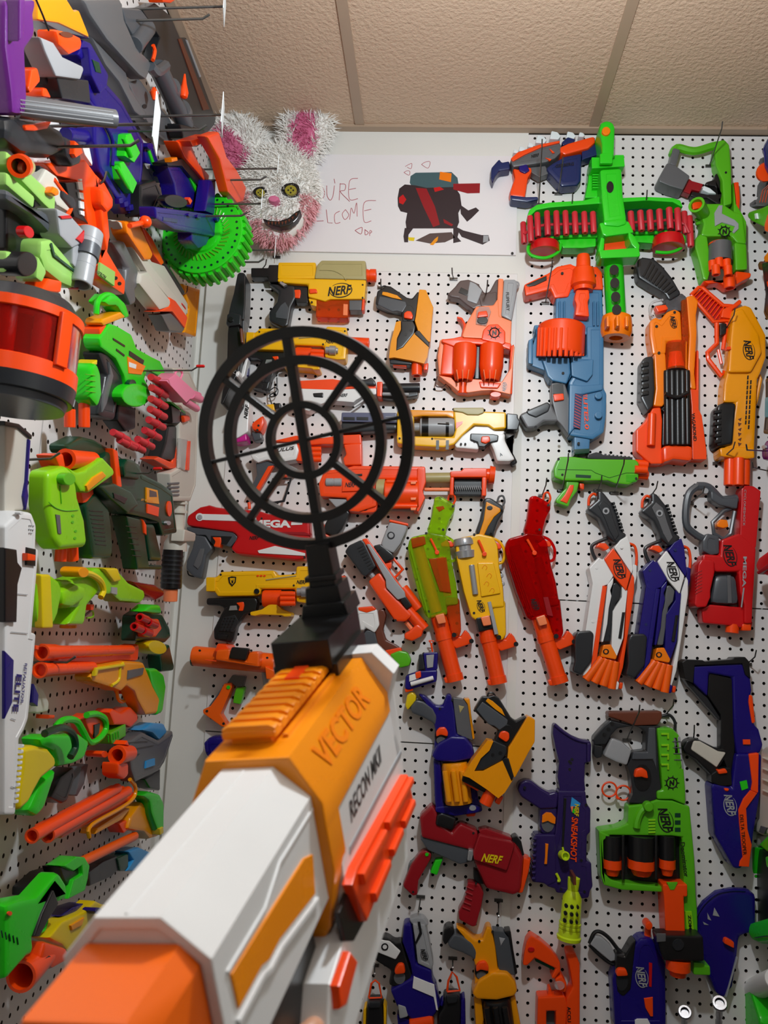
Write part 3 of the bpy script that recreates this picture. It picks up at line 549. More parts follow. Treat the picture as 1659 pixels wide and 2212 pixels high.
# --- three break-barrel blasters, one template
def barrel_break(label,body,inner,fore,grip,extra):
    t=T('toy_blaster',label)
    g=t.p('grip',grip,[(795,270),(835,262),(920,315),(924,350),(890,410),(868,480),(872,505),(756,500),(752,470),(775,400),(790,320)],.01,.04,.009)
    t.s('trigger_guard',body,[(850,508),(905,535),(935,595),(925,655),(885,665)],18,.026); t.p('trigger','or',[(835,556),(868,534),(905,545),(916,570),(908,578),(840,576)],.016,.036)
    if inner: t.t('inner_tube',inner,(690,560),(810,980),36,.028); t.t('inner_plunger',inner,(830,640),(880,880),26,.03)
    t.p('body',body,[(640,545),(655,518),(735,500),(770,488),(862,505),(890,560),(905,690),(930,800),(945,935),(870,945),(880,995),(820,1010),(765,1020),(740,1000),(690,850),(640,650),(632,580)],.006,.05,.012)
    t.p('fore_end',fore,[(862,885),(950,892),(962,1100),(940,1142),(905,1132),(868,965)],.008,.046,.008)
    if extra=='neon':
        t.p('top_cap','c_or',[(650,525),(735,508),(745,560),(660,585)],.046,.055,.003); t.p('inner_panel','c_or',[(760,650),(870,640),(900,860),(830,850)],.046,.0545,.002)
        t.p('rib',grip,[(645,600),(660,595),(770,1015),(755,1015)],.044,.054,.002)
        t.p('orange_badge','c_or',[(805,330),(850,322),(860,340),(825,360)],.04,.0425,.001,g)
    if extra=='yellow':
        t.p('grip_inlay','yo',[(812,285),(900,325),(905,345),(865,380),(830,440),(800,510),(770,505),(800,400)],.038,.044,.003,g); t.c('grip_badge','bk',(835,325),18,.043,.0455,14); t.l('barrel_cap','si',(680,520),(700,640),[(0,60),(.15,68),(.35,68),(.4,55),(.6,55),(.65,68),(1,64)],.034)
        t.t('side_rod','si',(735,680),(765,860),18,.052); t.p('engraved_plate','ye',[(770,665),(870,660),(920,850),(800,875)],.048,.055,.003)
        for q in ((815,690),(845,740),(830,790),(865,830)): t.s('engraving','yo',[(q[0]-15,q[1]+10),(q[0],q[1]-12),(q[0]+15,q[1]),(q[0]+8,q[1]+18)],5,.055)
        t.p('black_collar','bk',[(770,1005),(860,985),(885,1065),(790,1095)],.008,.052,.004); t.p('gray_slide','lg',[(840,905),(862,900),(915,1100),(890,1105)],.046,.053,.002); t.nerf((800,930),80,70,.0505)
        for q in ((905,690),(915,740),(925,790)): t.p('side_lug','lg',[(q[0]-10,q[1]-14),(q[0]+16,q[1]-12),(q[0]+18,q[1]+12),(q[0]-8,q[1]+14)],.02,.045)
    if extra=='red':
        t.nerf((800,920),75,70,.0505); t.p('inner_slot','dr',[(850,880),(880,880),(905,1000),(870,990)],.04,.0515,.001)
        for k in range(3): t.p('rib','c_rd',[(655+k*14,640+k*6),(664+k*14,638+k*6),(768+k*12,990),(758+k*12,995)],.046,.053,.001)
    t.t('barrel','or',(818,990),(925,1402),49,.03,hollow=.72); t.l('barrel_collar','or',(848,1110),(858,1150),[(0,53),(1,53)],.03); t.l('muzzle_ring','or',(915,1362),(926,1405),[(0,55),(1,55),(1,36),(.2,36)],.03); t.p('muzzle_catch','or',[(852,1385),(888,1372),(896,1412),(862,1418)],.02,.04)
    t.p('catch','pe',[(800,1000),(855,985),(870,1045),(820,1055)],.05,.062,.003)
    t.p('hinge_bracket','or',[(895,1115),(958,1130),(985,1085),(1010,1110),(1036,1158),(1020,1175),(930,1205),(905,1180)],.01,.036,.004); t.dots([(918,1120),(1025,1158)],15,.047,'bk')
    t.s('lever','or',[(772,525),(790,560),(812,608)],16,.056,sm=False); t.c('lever_eye','or',(812,610),14,.05,.06)
    t.s('hanging_loop','or' if extra!='yellow' else 'gy',[(880,290),(890,255),(915,250),(925,285),(912,312)],13,.022); t.dots([(745,492),(910,325),(850,470),(760,975)],8,.0505); t.done()
V(*L5); barrel_break('clear neon-green break-barrel blaster with orange inner tubes','c_ny','ora','c_or','c_ny','neon')
V2(*L5,(835,262),(925,1402),(1140,272),(1192,1418)); barrel_break('yellow engraved break-barrel blaster with grey and yellow grip','ye',None,'ye','dk','yellow')
V2(*L5,(835,262),(925,1402),(1420,258),(1570,1415)); barrel_break('clear red break-barrel blaster with orange muzzle beside the wall seam','c_rd','dr','c_rd','c_rd','red')
# --- partly hidden white and brown blaster behind the foreground sight
V(*L5); t=T('toy_blaster','white brown-gripped pistol with green muzzle half hidden behind the black sight base')
t.p('grip','br',[(450,965),(485,960),(500,1000),(480,1090),(500,1150),(560,1180),(600,1210),(570,1240),(490,1220),(440,1180),(430,1100)],.01,.036,.005); t.p('body','wh',[(290,990),(330,960),(445,960),(460,1060),(430,1110),(370,1075),(350,1140),(290,1120)],.008,.044,.005); t.p('top_cap','or',[(325,950),(420,942),(440,965),(380,985),(330,970)],.012,.046)
t.p('frame','sg',[(380,1090),(430,1100),(450,1180),(380,1190),(300,1180)],.012,.04); t.p('barrel','or',[(490,1215),(590,1195),(620,1300),(560,1300)],.01,.04); t.p('muzzle','zg',[(520,1240),(580,1215),(630,1225),(655,1270),(645,1310),(580,1325)],.008,.046,.005); t.done()
# --- small navy one-shot pistol
t=T('toy_blaster','tiny navy and white one-shot pistol with orange pull ring above the blue revolver')
t.p('grip','bl',[(725,1230),(820,1225),(815,1335),(740,1345)],.012,.034,.004); t.p('grip_plate','lg',[(745,1245),(795,1240),(788,1320),(750,1325)],.033,.037,.002); t.p('grip_strap','dk',[(700,1240),(725,1235),(740,1330),(695,1340)],.012,.032)
t.p('body','bl',[(618,1370),(700,1340),(815,1335),(810,1410),(700,1440),(640,1460),(612,1450)],.008,.04,.005); t.p('plate','wh',[(640,1370),(700,1352),(700,1390),(640,1410)],.039,.043,.002); t.p('trigger','or',[(676,1352),(712,1340),(715,1382),(682,1392)],.04,.046); t.t('priming_bar','wh',(650,1425),(790,1385),14,.042,seg=12); t.p('muzzle','or',[(612,1450),(665,1442),(668,1462),(616,1475)],.012,.036)
t.s('pull_rod','or',[(785,1225),(775,1170)],12,.024,sm=False); t.s('pull_ring','or',[(762,1155),(795,1158),(780,1178),(762,1155)],9,.024,sm=False); t.done()
# --- revolver dart blasters of one model (blue with yellow drum; yellow at the bottom edge)
def maverick(label,body,plate,strip,drum,tip,low=False):
    t=T('toy_blaster',label)
    t.p('frame',body,[(285,62),(340,75),(420,150),(470,150),(500,62),(535,65),(560,200),(575,360),(680,420),(705,500),(690,540),(560,570),(400,545),(385,510),(405,470),(415,330),(400,270),(340,130)],.008,.046,.006)
    t.p('grip','sg',[(225,165),(270,105),(330,120),(400,170),(430,230),(420,300),(385,270),(330,240),(240,205)],.008,.048,.006); t.p('grip_butt',tip,[(245,48),(275,75),(275,110),(210,190),(190,150),(205,70)],.008,.044,.005)
    t.p('slide',plate,[(545,90),(620,100),(655,140),(700,400),(690,410),(578,362),(560,220)],.01,.042,.004); t.p('slide_strip',strip,[(625,100),(670,95),(685,230),(710,395),(692,405),(655,140)],.012,.046,.003)
    t.c('trigger_well','bk',(460,380),48,.043,.0475,66,b=0); t.p('trigger','or',[(420,345),(445,315),(490,312),(512,350),(510,385),(455,370),(422,388)],.04,.056,.004); t.c('trigger_gap','gy',(458,412),34,.046,.0485,28,b=0)
    t.p('dome',body,[(385,520),(430,430),(530,375),(640,380),(690,440),(708,505),(685,545),(560,570),(420,560)],.005,.058,.014)
    t.p('left_rail',body,[(400,545),(455,560),(480,870),(500,920),(420,930),(410,860)],.008,.045,.005); t.p('right_rail',body,[(650,560),(690,545),(740,860),(762,930),(690,935)],.008,.045,.005)
    d=t.l('dart_drum',drum,(560,575),(592,880),[(0,92),(.08,100),(.9,100),(.93,104),(1,100)],.04)
    for dx in (-66,-5,60): t.t('drum_tube',drum,(555+dx,640),(585+dx,868),22,.075,par=d,seg=12)
    t.p('front_plate',body,[(412,900),(500,890),(690,880),(760,890),(768,935),(700,950),(560,970),(415,940)],.006,.05,.005); t.c('front_emblem','lg',(695,918),26,.049,.0515,20); t.p('muzzle','or',[(640,955),(720,948),(712,975),(650,978)],.012,.036)
    t.p('slide_marks','kh' if not low else 'lg',[(590,150),(632,160),(600,210)],.041,.043,.0005); t.dots([(545,110),(450,175),(400,530),(700,520)],9,.047); t.done()
V(*L7); maverick('blue dart revolver with yellow drum and grey grip beside the foreground blaster','bl','gy','yo','yo','yl')
V2(*N1,(245,60),(700,400),(690,720),(1205,1085)); maverick('yellow dart revolver with grey slide and black drum at the bottom edge','yo','sg','bk','bk','bk',True)
# --- launchers of one model: orange (left of the sight) and dark red
def magstrike(label,body,dark,tr):
    t=T('toy_blaster',label)
    t.p('frame','sg',[(300,1135),(350,1120),(720,1225),(715,1300),(600,1330),(360,1225)],.01,.044,.004); t.p('rear_body',body,[(295,975),(395,880),(430,940),(440,1010),(540,1085),(600,1020),(735,1080),(735,1165),(700,1230),(310,1130)],.006,.05,.008)
    t.p('top_port',dark,[(425,965),(465,950),(575,990),(545,1085),(415,1045)],.04,.056,.006)
    t.p('front_body',body,[(740,1110),(790,1110),(1010,1165),(1075,1270),(1050,1540),(990,1555),(790,1510),(720,1350),(690,1280)],.004,.062,.012); t.p('front_sleeve',body,[(740,1110),(990,1165),(1010,1190),(950,1385),(700,1300),(695,1240)],.05,.07,.006)
    t.p('top_rail',body,[(735,1075),(790,1060),(985,1130),(985,1165),(750,1105)],.015,.05); t.p('rear_fin',dark,[(985,1130),(1020,1115),(1055,1160),(1078,1265),(1030,1260),(985,1170)],.015,.05)
    t.p('collar','si',[(660,1215),(705,1220),(685,1300),(650,1295)],.01,.066,.003)
    for k in range(5):
        x,y=1098-k*11,1310+k*48; t.t('dart_tube','or',(x-60,y-14),(x+22-k*2,y+6),30,.034,hollow=.6,seg=12)
    t.p('front_ring','or',[(1068,1275),(1125,1290),(1110,1380),(1065,1540),(1020,1540),(1060,1400)],.008,.05,.004)
    t.txt('NERF','yl',(840,1296),160,62,8,.071,.35,.03); t.p('grip',body,[(305,1240),(345,1225),(390,1245),(385,1290),(295,1450),(290,1490),(285,1560),(250,1570),(175,1500),(175,1480),(235,1330)],.01,.04,.006); t.p('grip_side','gy',[(215,1340),(300,1250),(235,1400),(195,1470)],.008,.03); t.p('trigger',tr,[(415,1300),(475,1290),(450,1350),(430,1415),(375,1395),(385,1370)],.014,.036)
    t.p('grip_cap','gr',[(338,1262),(350,1250),(368,1258),(362,1275),(345,1278)],.039,.0425,.0005)
    t.p('foregrip',body,[(655,1460),(745,1475),(778,1540),(760,1640),(720,1790),(690,1795),(590,1740),(585,1680),(620,1620),(640,1560)],.012,.044,.008); 
    for k in range(5): t.s('foregrip_groove',body,[(648-k*7,1505+k*38),(700-k*6,1528+k*38)],16,.044)
    t.p('foregrip_neck','bk',[(700,1370),(760,1390),(790,1480),(740,1475),(700,1440)],.014,.04); t.dots([(700,1105),(290,990),(720,1480),(250,1545)],9,.05); t.done()
V(*L7); magstrike('dark red launcher with orange dart tubes and separate red grip','dr','bk','gr')
V2(*N3,(395,880),(1068,1275),(215,600),(760,780)); 
V(*N3); t=T('toy_blaster','bright orange launcher tube with black port partly hidden by the foreground blaster')
t.t('body','ora',(52,690),(620,745),68,.05); t.p('body_panel','ora',[(225,650),(320,640),(330,700),(430,720),(450,660),(520,660),(520,770),(215,720)],.06,.105,.006); t.p('top_lug','or',[(220,660),(240,605),(305,615),(320,650),(300,690)],.02,.09); t.p('top_port','bk',[(322,630),(445,640),(420,725),(302,708)],.095,.112,.004); t.l('rear_cap','dg',(44,700),(62,702),[(0,40),(.4,58),(1,60)],.05); t.s('seam','or',[(140,720),(215,728)],8,.104,sm=False); t.l('collar','lg',(545,800),(560,890),[(0,20),(1,20)],.05); t.p('end_lug','ora',[(560,760),(625,790),(640,850),(570,850)],.02,.08); t.dots([(100,655),(455,655),(565,705),(130,790)],8,.105)
t.p('grip','ora',[(275,880),(325,875),(330,905),(265,1060),(250,1090),(300,1170),(290,1185),(255,1175),(130,1085),(128,1060),(180,1035),(235,960)],.01,.04,.006); t.p('grip_side','gy',[(165,1040),(270,890),(235,960),(180,1035)],.008,.03); t.c('grip_cap','gr',(298,908),13,.039,.0425,b=0); t.p('trigger','zg',[(355,910),(415,905),(405,950),(385,1025),(332,1015),(340,960)],.014,.034); t.p('frame','gy',[(330,820),(420,830),(400,905),(360,905),(320,880),(290,880)],.01,.03); t.dots([(150,1072),(265,1158)],9,.0405); t.done()
t=T('toy_blaster','rear end of a blue blaster peeping out left of the foreground blaster'); t.p('body','bl',[(140,1280),(175,1245),(300,1242),(420,1265),(420,1400),(200,1420),(150,1370),(136,1320)],.008,.05,.009); t.p('rear_cap','bl',[(138,1285),(170,1262),(175,1350),(150,1360)],.012,.054,.004); t.done()
# --- purple blaster lettered SNEAKSHOT
V(1100,1550,4.425); t=T('toy_blaster','purple rifle with orange lettering and lime perforated muzzle')
t.p('stock','pu',[(415,65),(440,50),(480,85),(570,160),(680,205),(760,215),(780,250),(775,420),(720,435),(715,600),(725,700),(480,700),(455,560),(470,420),(440,300),(410,150)],.008,.034,.006); t.s('butt_plate','pu',[(430,65),(500,125),(600,190),(690,225),(760,235)],34,.034); t.p('stock_lip','pu',[(735,235),(778,245),(772,420),(735,425)],.01,.042,.004)
t.p('body','pu',[(460,690),(720,690),(735,820),(770,860),(765,1090),(735,1110),(730,1360),(775,1370),(780,1500),(790,1600),(765,1640),(750,1710),(690,1715),(560,1670),(440,1660),(430,1620),(350,1600),(340,1480),(430,1090),(455,860)],.006,.048,.006)
t.p('grip','pu',[(75,680),(85,620),(150,590),(210,600),(300,670),(380,715),(430,700),(470,720),(450,860),(290,870),(200,810),(110,750)],.008,.044,.014,sm=False,seg=3); t.p('guard','pu',[(285,860),(455,850),(450,1110),(300,1100),(285,1030)],.012,.04,.006); t.c('guard_gap','gy',(368,1010),62,.036,.0415,82,b=0); t.p('trigger','oo',[(308,990),(312,930),(350,900),(400,905),(440,950),(435,1010),(400,1000),(365,980),(312,998)],.02,.046,.005)
t.p('foregrip','pu',[(232,1105),(440,1105),(445,1560),(360,1600),(320,1570),(210,1560),(215,1450),(225,1300)],.01,.05,.005)
for k in range(8): t.p('foregrip_rib','pu',[(222-k*2,1130+k*54),(262-k*2,1130+k*54),(258-k*2,1160+k*54),(218-k*2,1160+k*54)],.012,.056,.003)
t.p('orange_tab','oo',[(345,1205),(375,1210),(370,1270),(362,1400),(335,1400),(342,1330)],.049,.056,.002); t.p('bolt_slot','bk',[(522,770),(548,770),(520,1240),(500,1240)],.046,.0488,.0005)
t.p('sticker_blue','sk',[(598,760),(680,820),(672,850),(585,850)],.047,.0492,0); t.p('sticker_pink','pe',[(586,850),(615,846),(600,905)],.047,.0493,0); t.p('sticker_green','gr',[(600,905),(615,870),(640,880),(625,920)],.047,.0494,0); t.txt('NERF','yl',(645,885),120,42,92,.0496,.2,.03)
t.txt('SNEAKSHOT','or',(620,1165),430,62,92,.0487,.25,.03)
t.t('lime_knob','ny',(505,1310),(540,1325),42,.05,h1=.075,hollow=.7); t.s('lime_tab','ny',[(510,1240),(520,1280)],18,.05,sm=False); t.s('lime_catch','ny',[(450,1490),(470,1530),(480,1560),(460,1560)],26,.052)
m=t.l('muzzle_flare','ny',(620,1520),(568,2120),[(0,30),(.02,58),(.12,56),(.22,50),(.33,90),(.72,96),(.73,104),(.76,104),(.77,99),(.79,104),(.82,104),(.83,99),(.86,104),(.93,104),(.95,116),(1,112),(1,80),(.6,80),(.6,1)],.05,seg=28)
for r,row in enumerate([(545,1800,600,1812,655,1812),(538,1870,597,1882,648,1884),(530,1940,593,1952,645,1955)]):
    for k in range(3): t.c('flare_hole','bk',(row[2*k],row[2*k+1]),17 if k<2 else 12,.090 if k==1 else .084,.0968 if k==1 else .0915,19,par=m,b=0,seg=14)
t.p('muzzle_slit','br',[(600,1495),(626,1495),(628,1580),(600,1580)],.05,.103,.001); t.t('muzzle_tip','or',(566,2110),(562,2140),62,.05); t.dots([(148,670),(495,1640),(720,1665),(690,1365),(735,835)],13,.049); t.dots([(578,495),(600,400),(575,420),(588,435)],14,.0345); t.done()
# --- green blaster lettered Doominator
V(*L8); t=T('toy_blaster','zombie-green four-drum blaster with taped grey handle and orange pump')
t.p('stock_pad','br',[(505,455),(888,450),(890,500),(860,550),(690,555),(600,520),(505,490)],.01,.046,.004); t.s('stock_hook','dk',[(890,490),(950,480),(990,530),(990,600)],22,.026)
t.p('handle_upper','dk',[(400,640),(470,560),(520,515),(690,555),(570,575),(530,620),(490,690),(405,695)],.01,.042,.004)
t.dots([(540,545),(512,582),(484,622)],15,.0425,'bk')
t.p('handle_lower','dk',[(405,690),(470,700),(460,780),(420,790),(405,760)],.012,.04); t.p('tape_wrap','lg',[(530,640),(600,665),(675,730),(640,840),(560,815),(470,770),(500,700)],.008,.046,.006)
t.p('frame','dk',[(690,555),(880,555),(850,600),(870,900),(885,1020),(850,1020),(850,1080),(760,1110),(650,1105),(680,1040),(660,900),(640,840),(690,740),(770,730),(775,600),(740,570)],.01,.044,.005)
t.p('frame_bar','sg',[(800,570),(850,570),(860,880),(830,800),(760,800),(680,800),(690,745),(790,745)],.04,.048,.003); t.c('trigger_well','bk',(758,930),62,.043,.0462,95,b=0); t.p('trigger','or',[(695,930),(705,870),(750,855),(790,880),(800,940),(745,925)],.04,.056,.005)
t.p('rear_body','zg',[(848,568),(960,570),(1010,620),(1040,830),(1055,1020),(1055,1120),(960,1080),(850,1080),(848,1020),(890,1010),(880,900)],.006,.05,.005)
for y in (610,690,760,830): t.p('rib','lm',[(892,y),(948,y),(948,y+42),(935,y+42),(935,y+14),(892,y+14)],.049,.054,.001)
t.p('side_grip','lg',[(962,630),(1022,630),(1045,870),(985,870)],.02,.05,.003)
for y in (668,712,755,800): t.p('grip_groove','gy',[(968+(y-630)*.1,y),(1028+(y-630)*.08,y),(1028+(y-630)*.08,y+5),(968+(y-630)*.1,y+5)],.049,.0515,0)
emblem(t,(968,968),52,.0505)
t.p('body','zg',[(645,1125),(760,1110),(850,1080),(960,1085),(1060,1120),(1085,1125),(1120,1500),(1130,1760),(1140,1880),(1145,2120),(1030,2120),(1040,1700),(1030,1350),(960,1340),(520,1335),(440,1350),(435,1300),(570,1280),(640,1250)],.006,.048,.005)
t.s('bolt_handle','zg',[(800,1140),(750,1170),(720,1240),(715,1290)],52,.05); t.c('bolt_knob','zg',(800,1138),36,.046,.066,b=.004)
for k in range(5): t.p('vent','lm',[(800,1230+k*22),(850,1228+k*22),(850,1240+k*22),(800,1242+k*22)],.047,.0505,.0005)
for k in range(3): t.p('vent_e','dg',[(990,1185+k*52),(1030,1185+k*52),(1030,1215+k*52),(990,1215+k*52)],.047,.0488,0)
t.nerf((922,1232),185,75,.0485); t.txt('Doominator','bk',(1058,1518),250,34,83,.0485,0,.015)
t.p('left_frame','zg',[(435,1300),(500,1330),(520,1340),(470,1370),(470,1600),(520,1650),(600,1670),(890,1700),(890,1740),(600,1725),(470,1690),(450,1620)],.008,.05,.004); t.p('drum_bed','bk',[(470,1340),(1020,1345),(1035,1690),(890,1690),(600,1670),(480,1600)],.006,.02)
for c,r in ((542,66),(750,98),(935,56)):
    d=t.l('dart_drum','bk',(c,1345),(c,1520),[(0,r),(1,r)],.04,seg=10); t.l('drum_cup','or',(c,1515),(c,1580),[(0,r+2),(1,r+2)],.04,par=d,seg=10); t.l('drum_tip','or',(c,1580),(c,1630),[(0,r*.85),(1,r*.62),(1,r*.4),(.3,r*.4)],.04,par=d,seg=10)
for x in (618,855): t.t('drum_axle','bk',(x,1345),(x,1660),11,.06,seg=8)
t.p('pump','or',[(885,1680),(1065,1680),(1065,1770),(1040,1770),(1050,2060),(910,2060),(895,1770)],.012,.064,.005); t.p('pump_notch','zg',[(930,1682),(1010,1682),(985,1735),(955,1735)],.06,.0655,.001)
t.p('side_strip','lm',[(1062,1890),(1110,1890),(1140,2120),(1080,2120)],.047,.052,.001); t.txt('ZOMBIE','bk',(1100,2000),170,22,86,.0525,0,.03)
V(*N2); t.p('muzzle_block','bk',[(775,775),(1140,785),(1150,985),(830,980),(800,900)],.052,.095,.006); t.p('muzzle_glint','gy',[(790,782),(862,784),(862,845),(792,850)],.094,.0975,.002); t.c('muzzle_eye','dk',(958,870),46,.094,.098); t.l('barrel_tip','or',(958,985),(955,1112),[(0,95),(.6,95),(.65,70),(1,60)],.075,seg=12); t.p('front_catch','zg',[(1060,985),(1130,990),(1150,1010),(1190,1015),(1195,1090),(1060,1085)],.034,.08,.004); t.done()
# --- orange double-ring accessory
V(*L8); t=T('dart_ring','orange double-ring toy part hanging left of the green four-drum blaster','toy part')
for c in ((520,1015),(620,1040)): t.s('ring','or',[(c[0]+52*math.cos(a),c[1]+52*math.sin(a)) for a in [k*math.pi/10 for k in range(21)]],14,.02,sm=False)
t.p('ring_foot','or',[(560,1070),(600,1075),(580,1092)],.014,.026); t.done()
# --- deep blue long blaster with black stock
t=T('toy_blaster','deep blue long blaster with black shoulder stock and orange side strip')
t.p('stock_top','bk',[(1030,100),(1060,80),(1180,85),(1190,95),(1390,80),(1400,65),(1480,62),(1510,95),(1520,220),(1480,190),(1460,110),(1120,125),(1110,250),(1050,220)],.01,.05,.005)
t.p('stock','bl',[(1110,125),(1465,105),(1520,220),(1530,300),(1510,400),(1545,540),(1580,580),(1610,690),(1590,750),(1420,760),(1400,600),(1390,210),(1225,180),(1215,350),(1110,250)],.006,.046,.006); t.p('stock_pad','bk',[(1225,175),(1395,215),(1420,600),(1410,760),(1380,930),(1310,740),(1310,480),(1215,340)],.012,.04,.004)
t.p('stock_lower','dk',[(1045,210),(1110,255),(1215,350),(1310,500),(1300,520),(1080,270)],.012,.036,.003)
t.p('body','bl',[(1410,750),(1600,750),(1590,1040),(1545,1300),(1530,1420),(1490,1500),(1450,1580),(1390,1570),(1260,1330),(1235,1000),(1240,960),(1380,990)],.005,.052,.008)
t.p('side_panel','or',[(1515,760),(1590,750),(1585,1040),(1530,1020),(1540,960)],.04,.055,.003); t.p('side_strip','or',[(1530,1020),(1580,1040),(1500,1150),(1510,1300),(1540,1410),(1520,1570),(1450,1565),(1455,1530),(1475,1500),(1450,1250),(1445,1160),(1480,1080)],.046,.056,.002); t.txt('DELTA TROOPER','bk',(1480,1340),290,26,85,.0565,0,.01)
t.p('orange_rail','or',[(1510,330),(1535,340),(1555,530),(1530,540),(1505,380)],.012,.048); t.p('price_sticker','gr',[(1455,960),(1505,948),(1516,1005),(1470,1022)],.051,.0535,0); t.p('orange_catch','or',[(1478,656),(1530,656),(1532,692),(1480,692)],.044,.05,.001)
t.p('grip','bk',[(1040,710),(1065,660),(1130,640),(1210,680),(1290,720),(1345,710),(1350,780),(1290,870),(1260,930),(1130,800),(1050,750)],.01,.042,.007); t.p('grip_pad','ow',[(1105,730),(1125,665),(1170,668),(1300,740),(1360,750),(1290,860),(1265,840)],.04,.046,.004); t.p('trigger_frame','bk',[(1240,900),(1300,860),(1380,850),(1390,980),(1310,985),(1240,960)],.015,.05); t.p('trigger','or',[(1290,875),(1350,862),(1368,895),(1300,905)],.04,.056); t.p('lower_catch','or',[(1340,1005),(1382,1008),(1375,1030),(1350,1028)],.05,.055)
t.nerf((1385,1125),160,78,.0525,'lg'); t.done()
# --- two four-barrel shotguns, one template traced on the white one
def roughcut(label,c1,c2,c3,c4,gp):
    t=T('toy_blaster',label)
    t.s('pull_ring','or',[(370,440),(375,385),(405,355),(440,375)],20,.02); g=t.p('grip','dk',[(430,330),(470,345),(530,420),(570,510),(595,620),(645,650),(610,690),(560,720),(490,660),(480,620),(440,540),(350,470),(430,400)],.01,.044,.009)
    t.p('grip_plate',gp,[(470,400),(520,440),(550,540),(590,650),(560,690),(520,620),(490,540),(440,440)],.042,.0465,.002,g); t.c('grip_emblem','lg',(495,478),24,.0455,.048,b=0); t.c('emblem_core','dk',(495,478),12,.0475,.049,b=0)
    for k in range(9): t.p('grip_ridge','bk',[(535+k*8,420+k*24),(550+k*8,418+k*24),(555+k*8,436+k*24),(540+k*8,438+k*24)],.012,.047,.001)
    t.s('trigger_guard','dk',[(520,670),(440,700),(395,730),(400,780),(425,830)],26,.026); t.p('trigger','or',[(415,740),(440,710),(490,710),(518,745),(490,765),(450,745)],.016,.04)
    t.p('upper_body',c1,[(550,740),(590,690),(640,660),(660,720),(680,900),(670,935),(545,745)],.006,.048,.006)
    t.p('priming_grip',c1,[(365,890),(440,810),(450,830),(480,825),(545,745),(560,790),(540,950),(500,1010),(470,1020),(420,1600),(320,1665),(330,1400),(390,1000)],.006,.05,.006)
    t.p('logo_panel',c3,[(480,825),(545,742),(675,925),(640,1055),(555,955)],.046,.054,.003); t.nerf((592,890),150,74,.0545)
    t.p('right_rail',c4,[(640,1040),(675,930),(690,960),(690,1060),(610,1600),(560,1760),(545,1750),(620,1380)],.006,.046,.004); t.p('right_body',c2,[(555,955),(640,1055),(625,1200),(610,1390),(565,1520),(525,1470),(535,1200),(600,1100),(600,1020)],.008,.05,.004)
    t.p('inner_grip','dk' if gp=='dk' else 'gy',[(540,1000),(565,990),(602,1030),(590,1105),(555,1150),(520,1420),(470,1420),(500,1200),(520,1150)],.02,.046,.004)
    t.p('inner_rail',c2,[(500,1010),(545,955),(540,1000),(520,1050),(530,1090),(510,1180),(500,1290),(470,1420),(455,1420)],.02,.052,.003); t.p('orange_stripe',c3 if c3=='or' else c1,[(470,1015),(502,1018),(430,1540),(385,1600),(400,1500)],.046,.0535,.002)
    t.p('fore_grip','dk',[(262,1385),(280,1345),(375,1335),(402,1360),(385,1560),(310,1660),(245,1630),(262,1560)],.006,.058,.008); t.p('barrel_plate','oo',[(470,1440),(525,1435),(570,1520),(560,1545),(450,1525)],.02,.052,.003); t.c('plate_emblem','bk',(495,1488),22,.051,.053,20,b=0); t.c('emblem_hole','oo',(495,1488),12,.0525,.0538,b=0)
    for k in range(4): t.t('barrel','ora',(468+k*32,1535+k*8),(350+k*62,1690+k*22),31,.045,hollow=.7,seg=14)
    t.p('barrel_bed','ora',[(450,1530),(565,1550),(550,1760),(330,1680)],.012,.04); t.p('side_strip','bk',[(612,1205),(632,1205),(605,1395),(584,1390)],.048,.0535,.001); t.p('front_rail',c2,[(560,1690),(585,1710),(575,1760),(548,1760)],.012,.05); t.p('front_tab','or',[(590,1705),(615,1710),(608,1758),(580,1755)],.014,.036)
    t.s('side_loop','or',[(660,712),(700,730),(715,790),(712,870)],20,.02); t.p('side_fin',c1,[(680,860),(712,870),(710,960),(680,1060),(672,930)],.012,.04); t.dots([(428,886),(608,740),(402,1272)],10,.0505,c1 if c1!='bl' else 'nv'); t.done()
V(*L6); roughcut('white and orange four-barrel shotgun blaster with dark grey grip','wh','wh','or','or','dk')
V2(*L6,(430,330),(550,1760),(815,345),(930,1785)); roughcut('blue and white four-barrel shotgun blaster beside the white and orange one','bl','bl','wh','wh','gy')
# --- red blaster with dark grey handle
V(*L6); t=T('toy_blaster','red rotating-drum blaster with dark grey open handle under the yellow slide-fire one')
t.label='red blaster with grey drum and dark grey open handle below the yellow long blaster'
t.s('handle','sg',[(1150,300),(1230,310),(1310,390),(1350,400),(1435,390)],64,.028); t.s('handle','sg',[(1150,300),(1085,370),(1070,560),(1130,640),(1240,700)],54,.028); t.c('handle_pivot','lg',(1210,335),20,.05,.058)
t.p('handle_joint','sg',[(1240,330),(1330,390),(1440,385),(1430,470),(1300,440),(1240,400)],.012,.042,.005); t.s('trigger_guard','sg',[(1420,480),(1390,640),(1340,680),(1270,640),(1260,560),(1340,480),(1420,450)],30,.028,sm=False); t.p('trigger','oo',[(1285,570),(1310,540),(1360,545),(1370,595),(1330,605),(1285,595)],.016,.04); t.p('receiver','sg',[(1210,640),(1300,660),(1300,790),(1240,800),(1180,770),(1180,690)],.012,.044,.005)
t.p('slide','rd',[(1455,325),(1475,300),(1540,305),(1595,340),(1580,500),(1560,740),(1545,760),(1440,730)],.008,.05,.008); t.txt('CYCLONESHOCK','lg',(1490,455),260,16,92,.0505,0,0)
t.p('body','rd',[(1310,690),(1440,640),(1560,750),(1545,1000),(1535,1150),(1530,1290),(1470,1290),(1470,1150),(1440,1060),(1430,920),(1260,920),(1250,870),(1170,850),(1180,790),(1300,800)],.006,.052,.006)
